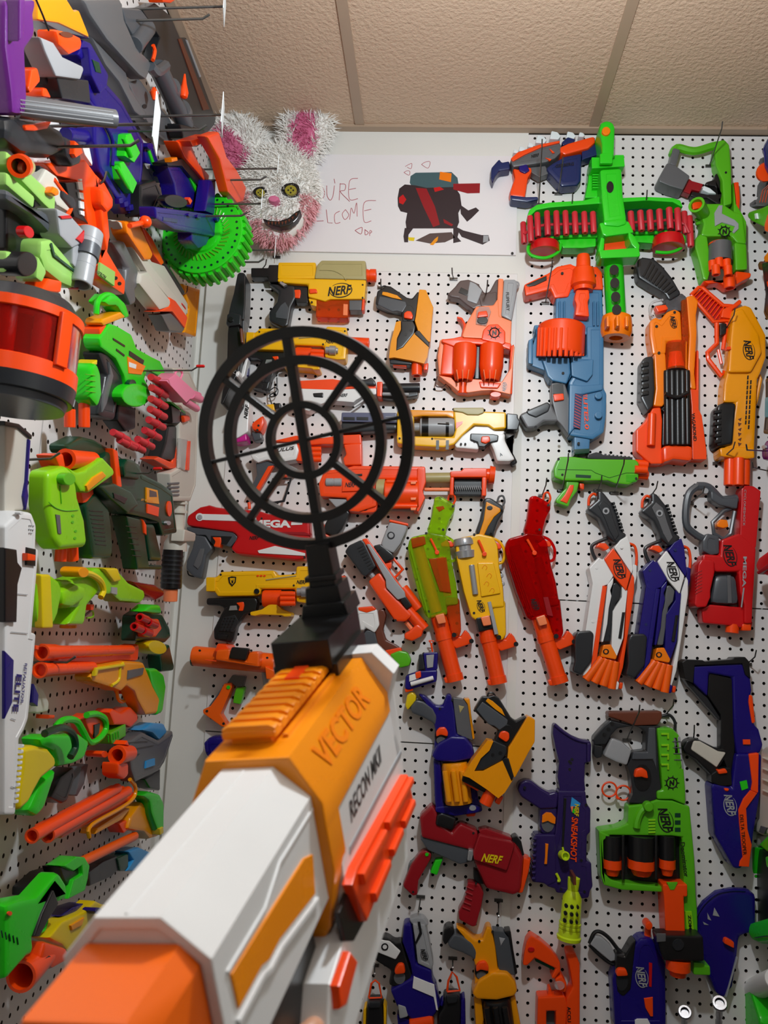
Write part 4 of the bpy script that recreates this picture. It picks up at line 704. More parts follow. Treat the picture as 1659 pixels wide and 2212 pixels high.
t.p('side_magazine','rd',[(1140,870),(1165,830),(1255,835),(1260,920),(1230,1050),(1230,1100),(1200,1170),(1130,1175),(1115,1150)],.006,.06,.014); 
for k in range(7): t.s('magazine_groove','dr',[(1135,930+k*24),(1185,905+k*24)],5,.0605,sm=False)
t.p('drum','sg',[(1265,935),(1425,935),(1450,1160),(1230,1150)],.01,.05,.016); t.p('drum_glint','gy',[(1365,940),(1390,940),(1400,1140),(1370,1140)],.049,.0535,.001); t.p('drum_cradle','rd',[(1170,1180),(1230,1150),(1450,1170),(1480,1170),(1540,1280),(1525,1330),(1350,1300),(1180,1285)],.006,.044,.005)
t.t('barrel_tip','or',(1405,1290),(1400,1355),46,.03); t.p('front_catch','or',[(1460,1290),(1525,1280),(1530,1340),(1460,1340)],.012,.046,.004); t.p('orange_rail','or',[(1530,900),(1548,900),(1530,1280),(1505,1280)],.012,.044)
t.nerf((1385,795),165,76,.0525); t.txt('MEGA','lg',(1490,915),220,26,92,.0525,0,.03); t.p('silver_stripe','lg',[(1480,1030),(1490,1030),(1472,1170),(1464,1170)],.051,.0528,0); t.done()
# --- small green blaster with black rail
t=T('toy_blaster','compact green four-shot blaster with black top rail lying under the blue drum blaster')
t.label='compact bright-green blaster with black top rail and orange-inlaid grip, lying level'
t.p('body','zg',[(115,180),(150,95),(260,95),(370,110),(700,115),(725,140),(722,265),(650,300),(550,290),(500,270),(180,270),(115,245)],.006,.05,.01); t.p('rail','dk',[(355,110),(360,80),(420,62),(455,68),(470,82),(680,98),(678,125)],.012,.044,.002)
for k in range(7): t.p('rail_tooth','dk',[(480+k*28,72+k*3),(494+k*28,73+k*3),(494+k*28,92+k*3),(480+k*28,92+k*3)],.014,.042,.001)
for y in (155,235): t.t('barrel','or',(700,y-15 if y<200 else y-20),(795,y-8 if y<200 else y-10),34,.03,hollow=.6)
t.t('barrel','or',(700,180),(790,185),30,.05,hollow=.6)
t.p('grip','zg',[(205,265),(300,275),(285,340),(240,400),(222,455),(130,425),(130,400),(170,350),(200,320)],.01,.042,.006); t.p('grip_inlay','or',[(235,290),(265,292),(260,330),(215,425),(165,405),(200,360)],.04,.0445,.002); t.p('trigger','or',[(300,278),(338,285),(335,330),(305,320)],.016,.036)
t.s('groove','dg',[(150,180),(390,185),(420,205),(520,240),(640,205),(720,205)],4,.0502,sm=False); t.p('name_plate','dg',[(278,216),(388,222),(385,242),(278,236)],.049,.0512,0)
for k in range(6): t.s('vent_line','gr',[(640,220+k*9),(715,224+k*9)],3,.0505,sm=False)
t.dots([(182,218),(155,105),(712,245)],9,.0505); t.done()
# --- big green belt-fed gun
V(*K4); t=T('toy_blaster','big bright-green belt-fed gun with a loop of red darts, hung upright')
t.p('back_plate','gr',[(220,700),(245,580),(262,400),(300,390),(500,400),(505,690),(300,700)],.008,.05,.004)
for k in range(6): t.p('heat_rib','gr',[(285,500+k*20),(345,500+k*20),(345,510+k*20),(285,510+k*20)],.045,.062,.001)
t.p('column','gr',[(330,490),(505,480),(515,690),(545,890),(365,912),(345,720)],.03,.095,.008); t.p('receiver_block','gr',[(268,398),(345,400),(345,412),(445,412),(445,380),(520,380),(526,470),(270,486)],.02,.085,.006)
t.p('top_post','gr',[(326,190),(335,130),(390,112),(440,130),(452,170),(445,412),(345,412),(345,300)],.03,.1,.012); t.c('top_button','oo',(393,163),34,.09,.106,b=.003); t.p('post_clip','gr',[(345,335),(400,328),(445,335),(445,412),(345,412)],.095,.104,.003)
t.c('slot','bk',(425,595),28,.09,.0965,44,b=0); t.p('column_hinge','gr',[(360,870),(545,850),(550,905),(480,925),(365,915)],.06,.105,.01)
t.p('lower_receiver','gr',[(325,905),(555,892),(600,985),(380,1015),(350,1000)],.03,.1,.008); t.p('handle_left','gr',[(345,1000),(378,1012),(370,1115),(328,1140),(325,1105)],.06,.1,.004); t.p('handle_right','gr',[(555,950),(600,985),(650,1065),(645,1120),(585,1065),(560,1010)],.06,.1,.004); t.p('handle_bar','gr',[(330,1108),(640,1085),(652,1145),(640,1160),(342,1172)],.06,.105,.006); t.p('inner_feed','or',[(378,1015),(560,1005),(590,1090),(372,1110)],.03,.06,.003)
# belt frame and darts
V(*K3)
t.p('belt_top','gr',[(940,690),(955,650),(1000,620),(1080,605),(1300,592),(1420,560),(1420,612),(1300,622),(1080,640),(1000,655),(965,690)],.02,.07,.003); t.s('belt_bottom','gr',[(1390,800),(1180,805),(1040,825),(965,850),(950,890),(975,925),(1060,940),(1140,905),(1160,850)],22,.06)
t.l('roller','rd',(1055,850),(1055,905),[(0,88),(.3,95),(1,95)],.055); t.p('belt_bed','dg',[(980,650),(1400,620),(1400,800),(990,830)],.012,.03,.002); t.p('under_tray','gr',[(1130,830),(1380,815),(1380,880),(1300,890),(1170,890)],.02,.055)
DX=[(918,712,848),(962,672,838),(1008,652,806),(1070,641,797),(1130,641,796),(1188,640,792),(1248,646,786),(1308,646,782),(1364,646,780)]
for x,y0,y1 in DX: t.l('dart','ro',(x,y0),(x+7,y1),[(0,15),(.04,19),(.97,20),(1,17),(1,9),(.7,9),(.7,1)],.085 if x>930 else .06,seg=12)
for i in range(len(DX)-1): t.s('dart_link','ro',[(DX[i][0]+5,(DX[i][1]+DX[i][2])/2+8),(DX[i+1][0],(DX[i+1][1]+DX[i+1][2])/2+8)],18,.068,sm=False,seg=6)
V(*K4)
t.p('belt_top','gr',[(510,702),(700,695),(900,703),(960,722),(982,775),(960,770),(900,738),(700,725),(510,738)],.02,.07,.003); t.s('belt_bottom','gr',[(540,955),(750,952),(890,945),(985,970),(1003,1020),(970,1075),(880,1105),(780,1100)],26,.06); t.p('belt_bed','dg',[(520,740),(960,745),(960,935),(540,950)],.012,.03,.002)
t.l('roller','rd',(880,990),(880,1075),[(0,112),(.4,122),(1,122)],.055); t.p('under_tray','gr',[(590,970),(760,965),(760,1050),(620,1040)],.02,.055)
DX=[(585,785,940),(660,778,936),(733,775,934),(808,768,928),(885,755,922),(950,760,940),(1003,785,960),(1045,820,1060)]
for x,y0,y1 in DX: t.l('dart','ro',(x,y0),(x+12,y1),[(0,19),(.04,25),(.97,26),(1,22),(1,11),(.7,11),(.7,1)],.085 if x<1000 else .06,seg=12)
for i in range(len(DX)-1): t.s('dart_link','ro',[(DX[i][0]+8,(DX[i][1]+DX[i][2])/2+10),(DX[i+1][0],(DX[i+1][1]+DX[i+1][2])/2+10)],22,.068,sm=False,seg=6)
m=t.t('barrel','gr',(448,1165),(475,1610),76,.045)
for k,(x,y) in enumerate([(458,1240),(463,1342),(470,1450),(478,1550)]): t.c('barrel_hole','bk',(x,y),36,.0855,.0884,40,par=m,b=0)
V(*L3); t.l('muzzle','oo',(690,415),(683,565),[(0,60),(.12,92),(.5,100),(.8,98),(1,86),(1,42),(.5,42),(.5,1)],.05,seg=24)
for k in (-60,0,60): t.p('muzzle_fin','oo',[(690+k-12,430),(690+k+12,430),(690+k+10,500),(690+k-10,500)],.075,.112 if k==0 else .102,.003)
t.done()
# --- navy, grey and orange blaster with clear white darts
V(*K3); t=T('toy_blaster','navy, grey and red-orange blaster with white tips, right of the poster')
t.p('stock','nv',[(712,375),(765,315),(780,340),(830,330),(835,385),(765,395),(740,430),(722,475),(708,440)],.01,.04,.005); t.p('body','gy',[(830,330),(900,295),(1020,240),(1150,215),(1170,270),(1120,320),(1060,345),(960,360),(850,375)],.008,.046,.005)
t.p('top_stripe','or',[(835,320),(880,280),(1020,230),(1150,205),(1150,220),(1030,250),(920,300),(850,340)],.012,.05,.003); t.p('front_shell','or',[(1145,250),(1200,225),(1320,190),(1370,178),(1378,220),(1330,260),(1180,300),(1150,285)],.006,.05,.007); t.p('front_collar','nv',[(1160,215),(1200,180),(1250,195),(1240,215),(1170,235)],.012,.045); t.p('barrel_under','nv',[(1290,270),(1380,220),(1400,290),(1310,320),(1290,330)],.012,.042)
t.p('magazine','nv',[(1100,350),(1180,305),(1290,285),(1285,460),(1260,490),(1160,498),(1080,410),(1060,380)],.008,.044,.006); t.txt('GERBERG','bk',(1185,345),120,20,-8,.0445,.2,.02)
t.p('grip','or',[(848,372),(890,385),(970,365),(975,400),(950,440),(930,570),(835,560),(830,530),(860,440)],.01,.042,.008); t.p('grip_base','nv',[(832,550),(935,562),(1010,560),(1015,580),(940,595),(838,582)],.01,.044,.004); t.p('trigger_cowl','bl',[(888,360),(940,345),(960,385),(930,405),(895,390)],.03,.047,.003); t.p('trigger_frame','gy',[(960,370),(1060,360),(1080,410),(1020,435),(970,405)],.012,.036)
t.p('accent','or',[(1060,300),(1100,310),(1090,320)],.044,.049,0); t.p('accent','or',[(1085,240),(1120,268),(1105,270)],.044,.049,0)
for x,y,s in ((870,265,22),(910,250,28),(965,225,26),(1030,190,44),(1120,165,44),(1220,165,40),(1290,160,26)): t.p('white_tip','tag',[(x-s*.8,y+s*.5),(x-s*.5,y-s*.7),(x+s*.4,y-s*.5),(x+s*.9,y+s*.1),(x+s*.5,y+s*.6)],.014,.034,.003)
t.nerf((995,285),55,-12,.0465,ring=False); t.done()
# --- green crossbow-like blaster with taped stock
V(*K4); t=T('toy_blaster','green open-frame blaster with taped grey stock and six orange barrels')
t.s('frame_arc','zg',[(910,350),(945,290),(1040,310),(1110,310),(1250,270),(1310,290),(1320,380)],64,.028); t.s('frame_spine','zg',[(1290,280),(1315,420),(1325,560),(1330,740)],84,.028); t.p('spine_plate','zg',[(1250,250),(1310,235),(1350,280),(1365,470),(1370,740),(1300,760),(1290,560),(1240,440),(1230,340)],.012,.044,.006)
t.p('tape_arm','gy',[(910,300),(970,320),(930,450),(880,430)],.01,.044,.005); t.p('tape_wrap','gy',[(790,550),(860,425),(930,450),(1040,530),(985,640),(880,610),(800,575)],.006,.05,.008); t.p('red_brace','dr',[(985,635),(1030,530),(1060,555),(1150,580),(1120,640),(1060,625),(1045,660)],.014,.036,.003); t.p('white_tip','tag',[(1150,590),(1200,610),(1255,655),(1190,650),(1140,625)],.02,.04,.003)
t.p('black_guard','bk',[(1240,500),(1280,490),(1285,740),(1250,735),(1180,690),(1090,690),(1045,670),(1060,635),(1180,660),(1270,650),(1240,600),(1170,590),(1165,565),(1230,545)],.012,.034,.004)
t.p('body','zg',[(1150,740),(1290,740),(1380,800),(1450,820),(1480,1060),(1400,1050),(1360,1000),(1240,1000),(1170,1000),(1120,990),(1140,900),(1120,830)],.008,.05,.007); t.p('left_rail','zg',[(1080,1010),(1120,970),(1175,985),(1190,1100),(1195,1280),(1180,1340),(1140,1330),(1110,1200),(1075,1080)],.008,.046,.007); t.p('right_rail','zg',[(1380,1040),(1480,1050),(1488,1255),(1390,1260)],.008,.046,.006); t.p('right_fin','zg',[(1380,560),(1400,740),(1450,820),(1480,880),(1480,1060),(1420,1000),(1380,800)],.01,.04,.005)
t.l('side_tube','zg',(1150,800),(1100,730),[(0,52),(.5,58),(1,62),(1,44),(.2,44),(.2,1)],.045,h1=.085); t.p('tube_core','or',[(1060,715),(1140,705),(1145,760),(1070,775)],.062,.074,.003); t.s('coil','zg',[(1090,850),(1150,840)],26,.03); t.s('coil','zg',[(1095,880),(1150,868)],26,.03)
t.p('orange_fin','or',[(1385,565),(1425,562),(1435,690),(1430,780),(1405,775),(1400,690)],.012,.032,.003)
t.p('tape_splash','lg',[(1240,795),(1275,735),(1305,735),(1300,800),(1400,850),(1430,880),(1430,920),(1395,955),(1380,945),(1400,900),(1300,870),(1245,900)],.049,.053,.002); emblem(t,(1320,940),52,.0525)
t.l('tape_drum','gy',(1285,1040),(1285,1180),[(0,86),(1,90)],.045); t.l('drum_top','or',(1275,1035),(1275,1050),[(0,75),(1,80)],.045)
for x,y in ((1225,1200),(1275,1180),(1335,1190),(1250,1235),(1345,1240)): t.t('barrel','or',(x,y-30),(x+4,y+45),32,.065 if y<1210 else .08,hollow=.65,seg=14)
t.p('front_bar','or',[(1140,1335),(1220,1330),(1280,1340),(1340,1290),(1395,1300),(1395,1260),(1450,1265),(1520,1275),(1515,1310),(1450,1340),(1400,1370),(1330,1395),(1270,1350),(1180,1360)],.012,.042,.006); t.t('main_muzzle','or',(1355,1290),(1360,1385),44,.06,hollow=.7); t.dots([(1330,480),(1400,1010)],9,.0445); t.done()
# --- blue blaster with ribbed orange drum, lettered ELITE 2.0
V(*L3); t=T('toy_blaster','steel-blue blaster with ribbed orange drum and orange stock')
t.p('stock','or',[(90,235),(240,165),(265,150),(300,120),(390,100),(410,115),(560,120),(590,160),(598,270),(395,260),(375,315),(285,325),(260,270),(100,310)],.008,.05,.006); t.p('stock_pad','bk',[(105,225),(240,165),(240,195),(165,230),(120,238)],.045,.0515,.002)
t.l('stock_knob','or',(475,35),(475,265),[(0,38),(.1,44),(.35,46),(.4,66),(.6,72),(.75,80),(.85,80),(.9,62),(1,60)],.055); t.p('slide','or',[(425,265),(508,265),(512,320),(500,340),(510,440),(415,430),(425,360),(412,330)],.04,.075,.005)
t.p('rear_body','el',[(295,310),(400,260),(590,268),(600,560),(500,560),(290,500)],.006,.046,.004)
for x in (315,345,535,560): t.p('rib','el',[(x,330),(x+14,328),(x+14,490),(x,490)],.04,.054,.003)
t.p('magazine_frame','el',[(155,490),(295,488),(295,510),(180,512),(175,690),(385,700),(395,820),(370,860),(250,850),(240,790),(120,745),(115,680),(125,590),(160,560)],.006,.04,.004)
t.p('teeth','el',[(120,585),(150,575),(150,740),(118,735)],.02,.048,.003)
d=t.l('dart_drum','or',(335,490),(325,690),[(0,142),(.05,152),(.92,152),(1,144)],.03,seg=36)
for k in range(11):
    a=-1.25+k*.25; t.t('drum_rib','or',(335+148*math.sin(a),500),(327+148*math.sin(a),682),13,.03+.0575*math.cos(a)*.98,par=d,seg=8)
t.p('body','el',[(490,500),(600,500),(600,900),(618,930),(615,1070),(600,1180),(530,1225),(380,1200),(385,1060),(375,860),(400,820),(385,690),(490,690)],.006,.05,.005); t.p('body_panel','el',[(395,720),(540,700),(535,800),(500,845),(400,810)],.049,.057,.003); t.p('fore_frame','el',[(200,700),(385,700),(390,800),(365,870),(270,850),(240,820)],.01,.05,.005)
t.p('slant_panel','el',[(385,860),(470,870),(600,860),(600,900),(470,930),(440,1120),(380,1190)],.045,.055,.004); t.p('mesh_panel','nv',[(420,920),(468,925),(455,1145),(410,1140)],.049,.0558,0)
for k in range(12): t.p('mesh_bar','or',[(424-k*1,925+k*18),(464-k*1,945+k*18),(464-k*1,948+k*18),(424-k*1,928+k*18)],.0555,.0562,0)
t.txt('ELITE2.0','or',(492,1030),240,26,87,.0505,.1,.02)
t.p('trigger_frame','gy',[(265,860),(350,850),(385,960),(380,1200),(330,1130),(300,1100),(270,980)],.012,.044,.004); t.p('trigger_gap','bk',[(278,865),(345,855),(348,925),(280,925)],.04,.046,.0005); t.p('trigger','or',[(278,930),(345,925),(350,968),(285,978)],.02,.05); g=t.p('grip','gy',[(60,1065),(100,1040),(160,1045),(265,980),(290,1040),(330,1090),(300,1110),(220,1110),(170,1150),(110,1155)],.01,.044,.007); t.p('grip_pad','dk',[(105,1035),(245,975),(265,1000),(250,1040),(170,1080),(120,1060)],.03,.047,.004)
t.p('muzzle','el',[(410,1200),(515,1210),(508,1300),(410,1310)],.01,.045,.004); t.p('muzzle_band','dg',[(410,1285),(510,1280),(508,1310),(412,1320)],.008,.047,.002)
for y in (935,1060): t.c('lug','el',(572,y),24,.048,.06,b=.002)
t.dots([(345,790),(340,150),(550,165),(325,1185),(170,1135),(445,1240)],9,.0515); t.done()
# --- orange revolver blaster lettered VAGABOND
t=T('toy_blaster','orange blaster with six black barrels and ribbed black grip')
t.p('grip','dk',[(810,130),(815,70),(850,55),(920,65),(975,110),(1040,190),(1080,260),(1100,290),(1020,340),(990,290),(900,240),(820,190)],.01,.046,.009)
for k in range(9): t.p('grip_rib','bk',[(855+k*20,165+k*14),(905+k*20,70+k*22),(914+k*20,78+k*22),(865+k*20,175+k*14)],.045,.05,.001)
t.p('clear_neck','c_sm',[(990,330),(1100,285),(1130,310),(1120,400),(1010,400)],.012,.04); t.s('hammer_ring','c_cl',[(985,320),(915,340),(900,400),(930,440)],16,.03); t.p('hammer','or',[(930,365),(1000,355),(1020,385),(950,405)],.02,.04)
t.p('upper_body','oo',[(890,470),(930,440),(960,460),(1000,410),(1050,390),(1090,410),(1100,600),(1000,605),(995,680),(910,685),(890,560)],.006,.05,.006); t.p('upper_right','oo',[(1125,310),(1170,300),(1205,340),(1190,430),(1195,540),(1180,800),(1190,905),(1150,900),(1135,760),(1145,560)],.008,.046,.005); t.p('clear_side','c_or',[(1095,330),(1140,320),(1145,560),(1130,780),(1100,600)],.012,.044,.004)
t.nerf((1053,462),80,80,.0505); t.l('clear_cylinder','c_or',(1068,600),(1070,775),[(0,70),(1,66)],.035); t.l('cylinder_core','or',(1065,660),(1070,760),[(0,45),(1,62)],.035)
for x in (1012,1045,1080,1112,1140): t.t('barrel','bk',(x-2,775),(x+2,1250),21,.05 if x in(1012,1140) else .06,seg=12)
t.p('barrel_bed','bk',[(1000,780),(1140,780),(1160,1260),(975,1260),(980,1000)],.008,.036); t.s('barrel_band','bk',[(1000,920),(1070,945),(1145,915)],26,.07)
t.p('left_body','oo',[(905,560),(995,680),(1000,780),(990,990),(975,1015),(915,1010),(930,900),(920,700)],.008,.048,.005); t.p('foregrip','dk',[(840,720),(865,695),(915,690),(925,900),(915,1010),(880,1050),(835,960)],.008,.052,.006)
for k in range(5): t.p('foregrip_ridge','bk',[(845,725+k*46),(895,715+k*46),(898,745+k*46),(845,755+k*46)],.05,.056,.003)
t.p('left_rail','or',[(890,1060),(910,1020),(965,1015),(975,1100),(970,1260),(975,1380),(900,1380),(805,1300),(805,1160),(860,1110)],.006,.044,.005); t.t('left_tube','or',(915,1050),(908,1255),26,.05); t.p('right_rail','or',[(1150,900),(1190,905),(1195,650),(1205,660),(1205,1030),(1225,1070),(1255,1300),(1255,1350),(1165,1350),(1160,1010)],.006,.044,.005)
t.p('front_plate','or',[(970,1265),(1050,1255),(1165,1265),(1165,1360),(1140,1365),(1040,1355),(975,1380)],.004,.06,.012); t.txt('VAGABOND','bk',(1185,1135),180,22,86,.0445,0,.03); t.dots([(945,490),(985,1020),(1060,400),(960,660)],9,.0505); t.done()
# --- yellow long blaster with red skeleton stock
t=T('toy_blaster','yellow long blaster with red-orange slatted stock hung muzzle down')
t.s('stock_rim','or',[(1165,290),(1215,240),(1240,245),(1370,355),(1440,360),(1480,330)],26,.024,sm=False); t.s('stock_rim','or',[(1165,290),(1310,460),(1420,450)],26,.024,sm=False)
for k in range(9): t.s('stock_slat','or',[(1185+k*17,300+k*18),(1235+k*18,250+k*14)],8,.024,sm=False,seg=6)
t.p('stock_plate','rd',[(1180,290),(1230,250),(1370,362),(1400,440),(1320,450)],.01,.018,.001); t.p('stock_joint','or',[(1360,385),(1400,370),(1480,330),(1485,350),(1425,390),(1420,450),(1350,440)],.01,.036,.004)
t.s('brace','or',[(1330,470),(1330,600),(1270,660),(1275,700),(1360,810),(1380,780)],30,.024,sm=False); t.s('brace','or',[(1395,470),(1370,640)],26,.024,sm=False); t.s('brace','or',[(1340,640),(1360,730)],20,.024,sm=False); t.p('trigger','bk',[(1345,480),(1390,475),(1385,540),(1345,560)],.014,.036,.003)
t.p('body','yo',[(1420,395),(1500,362),(1540,380),(1615,520),(1635,560),(1635,700),(1600,800),(1580,840),(1560,1330),(1500,1345),(1335,1330),(1330,1290),(1400,1250),(1440,990),(1360,990),(1365,870),(1405,700),(1405,540)],.006,.05,.01); t.p('body_facet','yo',[(1430,400),(1495,370),(1600,540),(1620,660),(1550,790),(1400,790),(1415,560)],.045,.06,.008)
t.s('side_loop','yo',[(1600,800),(1610,830),(1585,960),(1575,990)],24,.03,sm=False); t.p('foregrip','bk',[(1320,1010),(1350,990),(1440,990),(1420,1255),(1320,1275),(1308,1240)],.006,.058,.008)
for k in range(6): t.p('foregrip_ridge','bk',[(1312,1030+k*38),(1360,1024+k*38),(1358,1046+k*38),(1312,1052+k*38)],.05,.0615,.002)
t.nerf((1535,640),130,80,.0605); 
for k in range(10):
    t.p('slot','bk',[(1526-k*1.5,805+k*32),(1535-k*1.5,805+k*32),(1533-k*1.5,830+k*32),(1524-k*1.5,830+k*32)],.049,.051,0)
    t.p('slot','bk',[(1545-k*1.5,835+k*32),(1554-k*1.5,835+k*32),(1552-k*1.5,860+k*32),(1543-k*1.5,860+k*32)],.049,.051,0)
for k in range(6): t.p('chevron','br',[(1466,1085+k*32),(1490,1075+k*32),(1482,1098+k*32)] if k%2==0 else [(1466,1075+k*32),(1490,1080+k*32),(1472,1100+k*32)],.049,.051,0)
t.p('muzzle_collar','yo',[(1335,1275),(1555,1270),(1562,1345),(1510,1350),(1340,1335)],.006,.056,.006)
for x in (1415,1470,1508): t.t('barrel','or',(x,1335),(x-3,1510),36,.036 if x!=1470 else .05,hollow=.6)
t.p('cover_mark','or',[(1390,625),(1415,622),(1418,640),(1392,642)],.049,.062,0); t.done()
# --- blasters along the bottom edge
V(*N1); t=T('toy_blaster','blue and white revolver with grey top plate and black-white grip at the bottom edge')
t.p('body','bl',[(330,690),(395,690),(430,1000),(555,1050),(560,1140),(585,1180),(620,1330),(560,1420),(400,1440),(280,1330),(225,1200),(400,1100),(380,1000),(320,830)],.006,.048,.007); t.p('top_plate','lg',[(400,690),(500,700),(530,820),(565,1000),(550,1050),(440,1000),(425,860)],.01,.046,.004); t.p('plate_groove','bk',[(440,690),(460,690),(475,780),(430,865),(422,850),(455,770)],.045,.0485,.0005); t.p('plate_head','lg',[(375,660),(430,640),(490,650),(530,705),(480,720),(395,700)],.012,.04,.004)
t.p('frame','bk',[(165,795),(210,800),(260,840),(320,830),(340,900),(400,1100),(360,1220),(290,1190),(215,1170),(240,1060),(105,975),(130,880)],.01,.044,.006); t.p('grip_plate','wh',[(135,870),(150,830),(220,840),(310,920),(270,985),(120,925)],.042,.047,.003); t.c('grip_emblem','bk',(185,885),28,.0465,.0485,b=0); t.c('emblem_face','wh',(185,885),17,.048,.049,b=0)
t.c('trigger_well','gy',(300,1125),44,.043,.0455,50,b=0); t.p('trigger','or',[(258,1060),(290,1010),(335,1015),(348,1090),(262,1100)],.04,.054,.005); t.p('white_stripe','wh',[(410,1115),(570,1180),(600,1380),(585,1375),(565,1275),(400,1205)],.047,.0505,.001); t.nerf((492,945),95,75,.0465,ring=True); t.p('cylinder_panel','lg',[(285,1320),(350,1340),(370,1420),(300,1440)],.03,.05,.004); t.p('muzzle','or',[(365,1440),(560,1405),(575,1500),(380,1500)],.01,.056,.008); t.p('nose','bl',[(280,1400),(380,1440),(380,1500),(290,1500)],.008,.04); t.done()
t=T('toy_blaster','small yellow and black one-shot pistol with orange pull loop at the bottom edge')
t.s('pull_loop','or',[(60,1280),(80,1170),(110,1145),(140,1170),(160,1280),(60,1285)],16,.03,sm=False); t.p('body','bk',[(50,1300),(165,1295),(175,1400),(180,1520),(35,1520),(45,1400)],.006,.05,.007); t.p('side','ye',[(20,1350),(45,1340),(40,1520),(15,1520)],.01,.046); t.p('side','ye',[(175,1310),(200,1350),(198,1520),(178,1520)],.01,.046); t.p('cap','dk',[(60,1310),(155,1308),(150,1360),(65,1365)],.049,.056,.004); t.done()
t=T('toy_blaster','small black and blue one-shot pistol with red-orange pull loop at the bottom edge')
t.s('pull_loop','or',[(670,1230),(680,1150),(710,1080),(745,1120),(770,1225),(670,1235)],18,.03,sm=False); t.p('body','bk',[(640,1250),(775,1250),(780,1350),(770,1500),(590,1510),(600,1390),(640,1330)],.006,.05,.008); t.p('side','bl',[(775,1280),(810,1260),(815,1500),(770,1500)],.01,.046,.005); t.p('side','bl',[(620,1300),(645,1285),(640,1340),(612,1330)],.01,.04); t.p('top_ridge','dk',[(660,1260),(760,1258),(750,1320),(670,1330)],.048,.056,.004); t.done()
t=T('toy_blaster','red-orange pistol with grey grip inlay and orange box at the bottom edge')
t.p('grip','or',[(1285,830),(1320,780),(1400,830),(1480,900),(1545,990),(1550,1060),(1500,1125),(1475,1110),(1510,1040),(1430,1000),(1350,960),(1290,1020),(1255,1015),(1265,920)],.01,.044,.006); t.p('grip_inlay','dg',[(1370,940),(1430,930),(1515,1030),(1500,1065),(1350,990)],.02,.038,.003); t.c('grip_pivot','rd',(1325,905),26,.043,.047,18); t.p('neck','or',[(1500,1120),(1560,1090),(1600,1160),(1590,1230),(1540,1220)],.01,.044,.005); t.c('window','c_cl',(1545,1185),40,.04,.05,32)
t.p('body','or',[(1590,910),(1660,905),(1700,1000),(1700,1500),(1590,1500),(1590,1270),(1640,1180),(1625,1080)],.006,.046,.006); t.p('box_frame','or',[(1370,1260),(1580,1250),(1600,1300),(1590,1500),(1510,1500),(1510,1370),(1440,1370),(1440,1500),(1365,1500)],.008,.044,.004); t.p('box_tab','or',[(1455,1195),(1475,1190),(1490,1255),(1450,1258)],.012,.034); t.p('box_back','gy',[(1440,1370),(1515,1370),(1515,1500),(1440,1500)],.008,.02,.001); t.txt('ACCU','bk',(1620,1410),120,28,88,.0465,0,.02); t.done()
V(*N2); t=T('toy_blaster','blue pistol with open white-filled black grip and orange plunger at the bottom edge')
t.p('body','bl',[(600,860),(650,800),(740,800),(780,860),(850,1000),(855,1500),(450,1500),(430,1120),(470,1000),(580,1000)],.006,.048,.008); t.s('grip_rim','bk',[(265,860),(300,780),(350,770),(420,820),(500,920),(560,950),(600,830)],30,.026); t.s('grip_rim','bk',[(265,870),(320,930),(420,1010),(500,1030)],28,.026); t.p('grip_plate','lg',[(265,860),(310,795),(360,810),(430,870),(480,980),(425,995)],.012,.032,.003); t.p('frame','bk',[(470,930),(530,945),(590,840),(620,820),(600,1000),(580,1200),(520,1260),(470,1220),(460,1050)],.012,.05,.005)
t.c('trigger_well','dk',(520,1150),46,.049,.0515,80,b=0); t.p('trigger','or',[(472,1075),(490,1050),(550,1055),(568,1110),(475,1115)],.045,.06,.004); t.t('plunger','or',(718,830),(722,690),26,.03,r1=24); t.c('plunger_knob','or',(722,715),30,.02,.05,34,b=.004); t.nerf((672,1120),170,80,.0485,'lg'); t.p('slot','rd',[(730,1010),(755,1015),(750,1200),(730,1195)],.047,.05,.0005); t.p('orange_inlay','or',[(690,1290),(760,1280),(762,1430),(740,1430),(700,1360)],.046,.051,.002); t.p('sticker','wh',[(620,1460),(640,1450),(720,1450),(745,1500),(620,1500)],.047,.0505,0); t.done()
t=T('toy_shield','large round dark blue toy shield behind the green and black blaster','toy shield')
t.p('disc','bl',[(1100,630),(1160,540),(1260,460),(1380,435),(1500,440),(1560,470),(1560,760),(1430,800),(1410,1000),(1380,1190),(1310,1290),(1240,1240),(1150,1010),(1090,800)],.006,.03,.01); t.s('rim','bl',[(1100,640),(1160,550),(1260,470),(1380,445),(1480,448)],20,.028)
for q in ([(1240,580),(1280,650),(1228,640)],[(1185,620),(1215,680),(1188,670)],[(1150,690),(1195,715),(1160,712)]): t.p('decal','lg',q,.029,.0315,0)
t.p('orange_catch','or',[(1318,820),(1335,815),(1390,845),(1390,895),(1310,855)],.028,.042,.004); t.p('shield_edge','lg',[(1405,960),(1415,960),(1330,1270),(1318,1270)],.012,.034,.001); t.done()
for i,(x,y,s,lb) in enumerate(((1282,1330,1.0,'right-hand silver screw knob at the bottom edge'),(1010,1400,.9,'left-hand silver screw knob at the bottom edge'))):
    t=T('screw_knob',lb,'knob'); r=52*s; t.l('shaft','chr',(x-10,y+190),(x,y+10),[(0,r*.5),(.3,r*.5),(.35,r*.42),(.5,r*.42),(.55,r*.5),(.8,r*.45),(1,r)],.01,h1=.09); t.l('rim','chr',(x,y+12),(x,y-8),[(0,r),(.3,r*1.08),(.8,r*1.08),(1,r),(1,r*.7),(.4,r*.6),(.4,1)],.09,h1=.1); t.done()
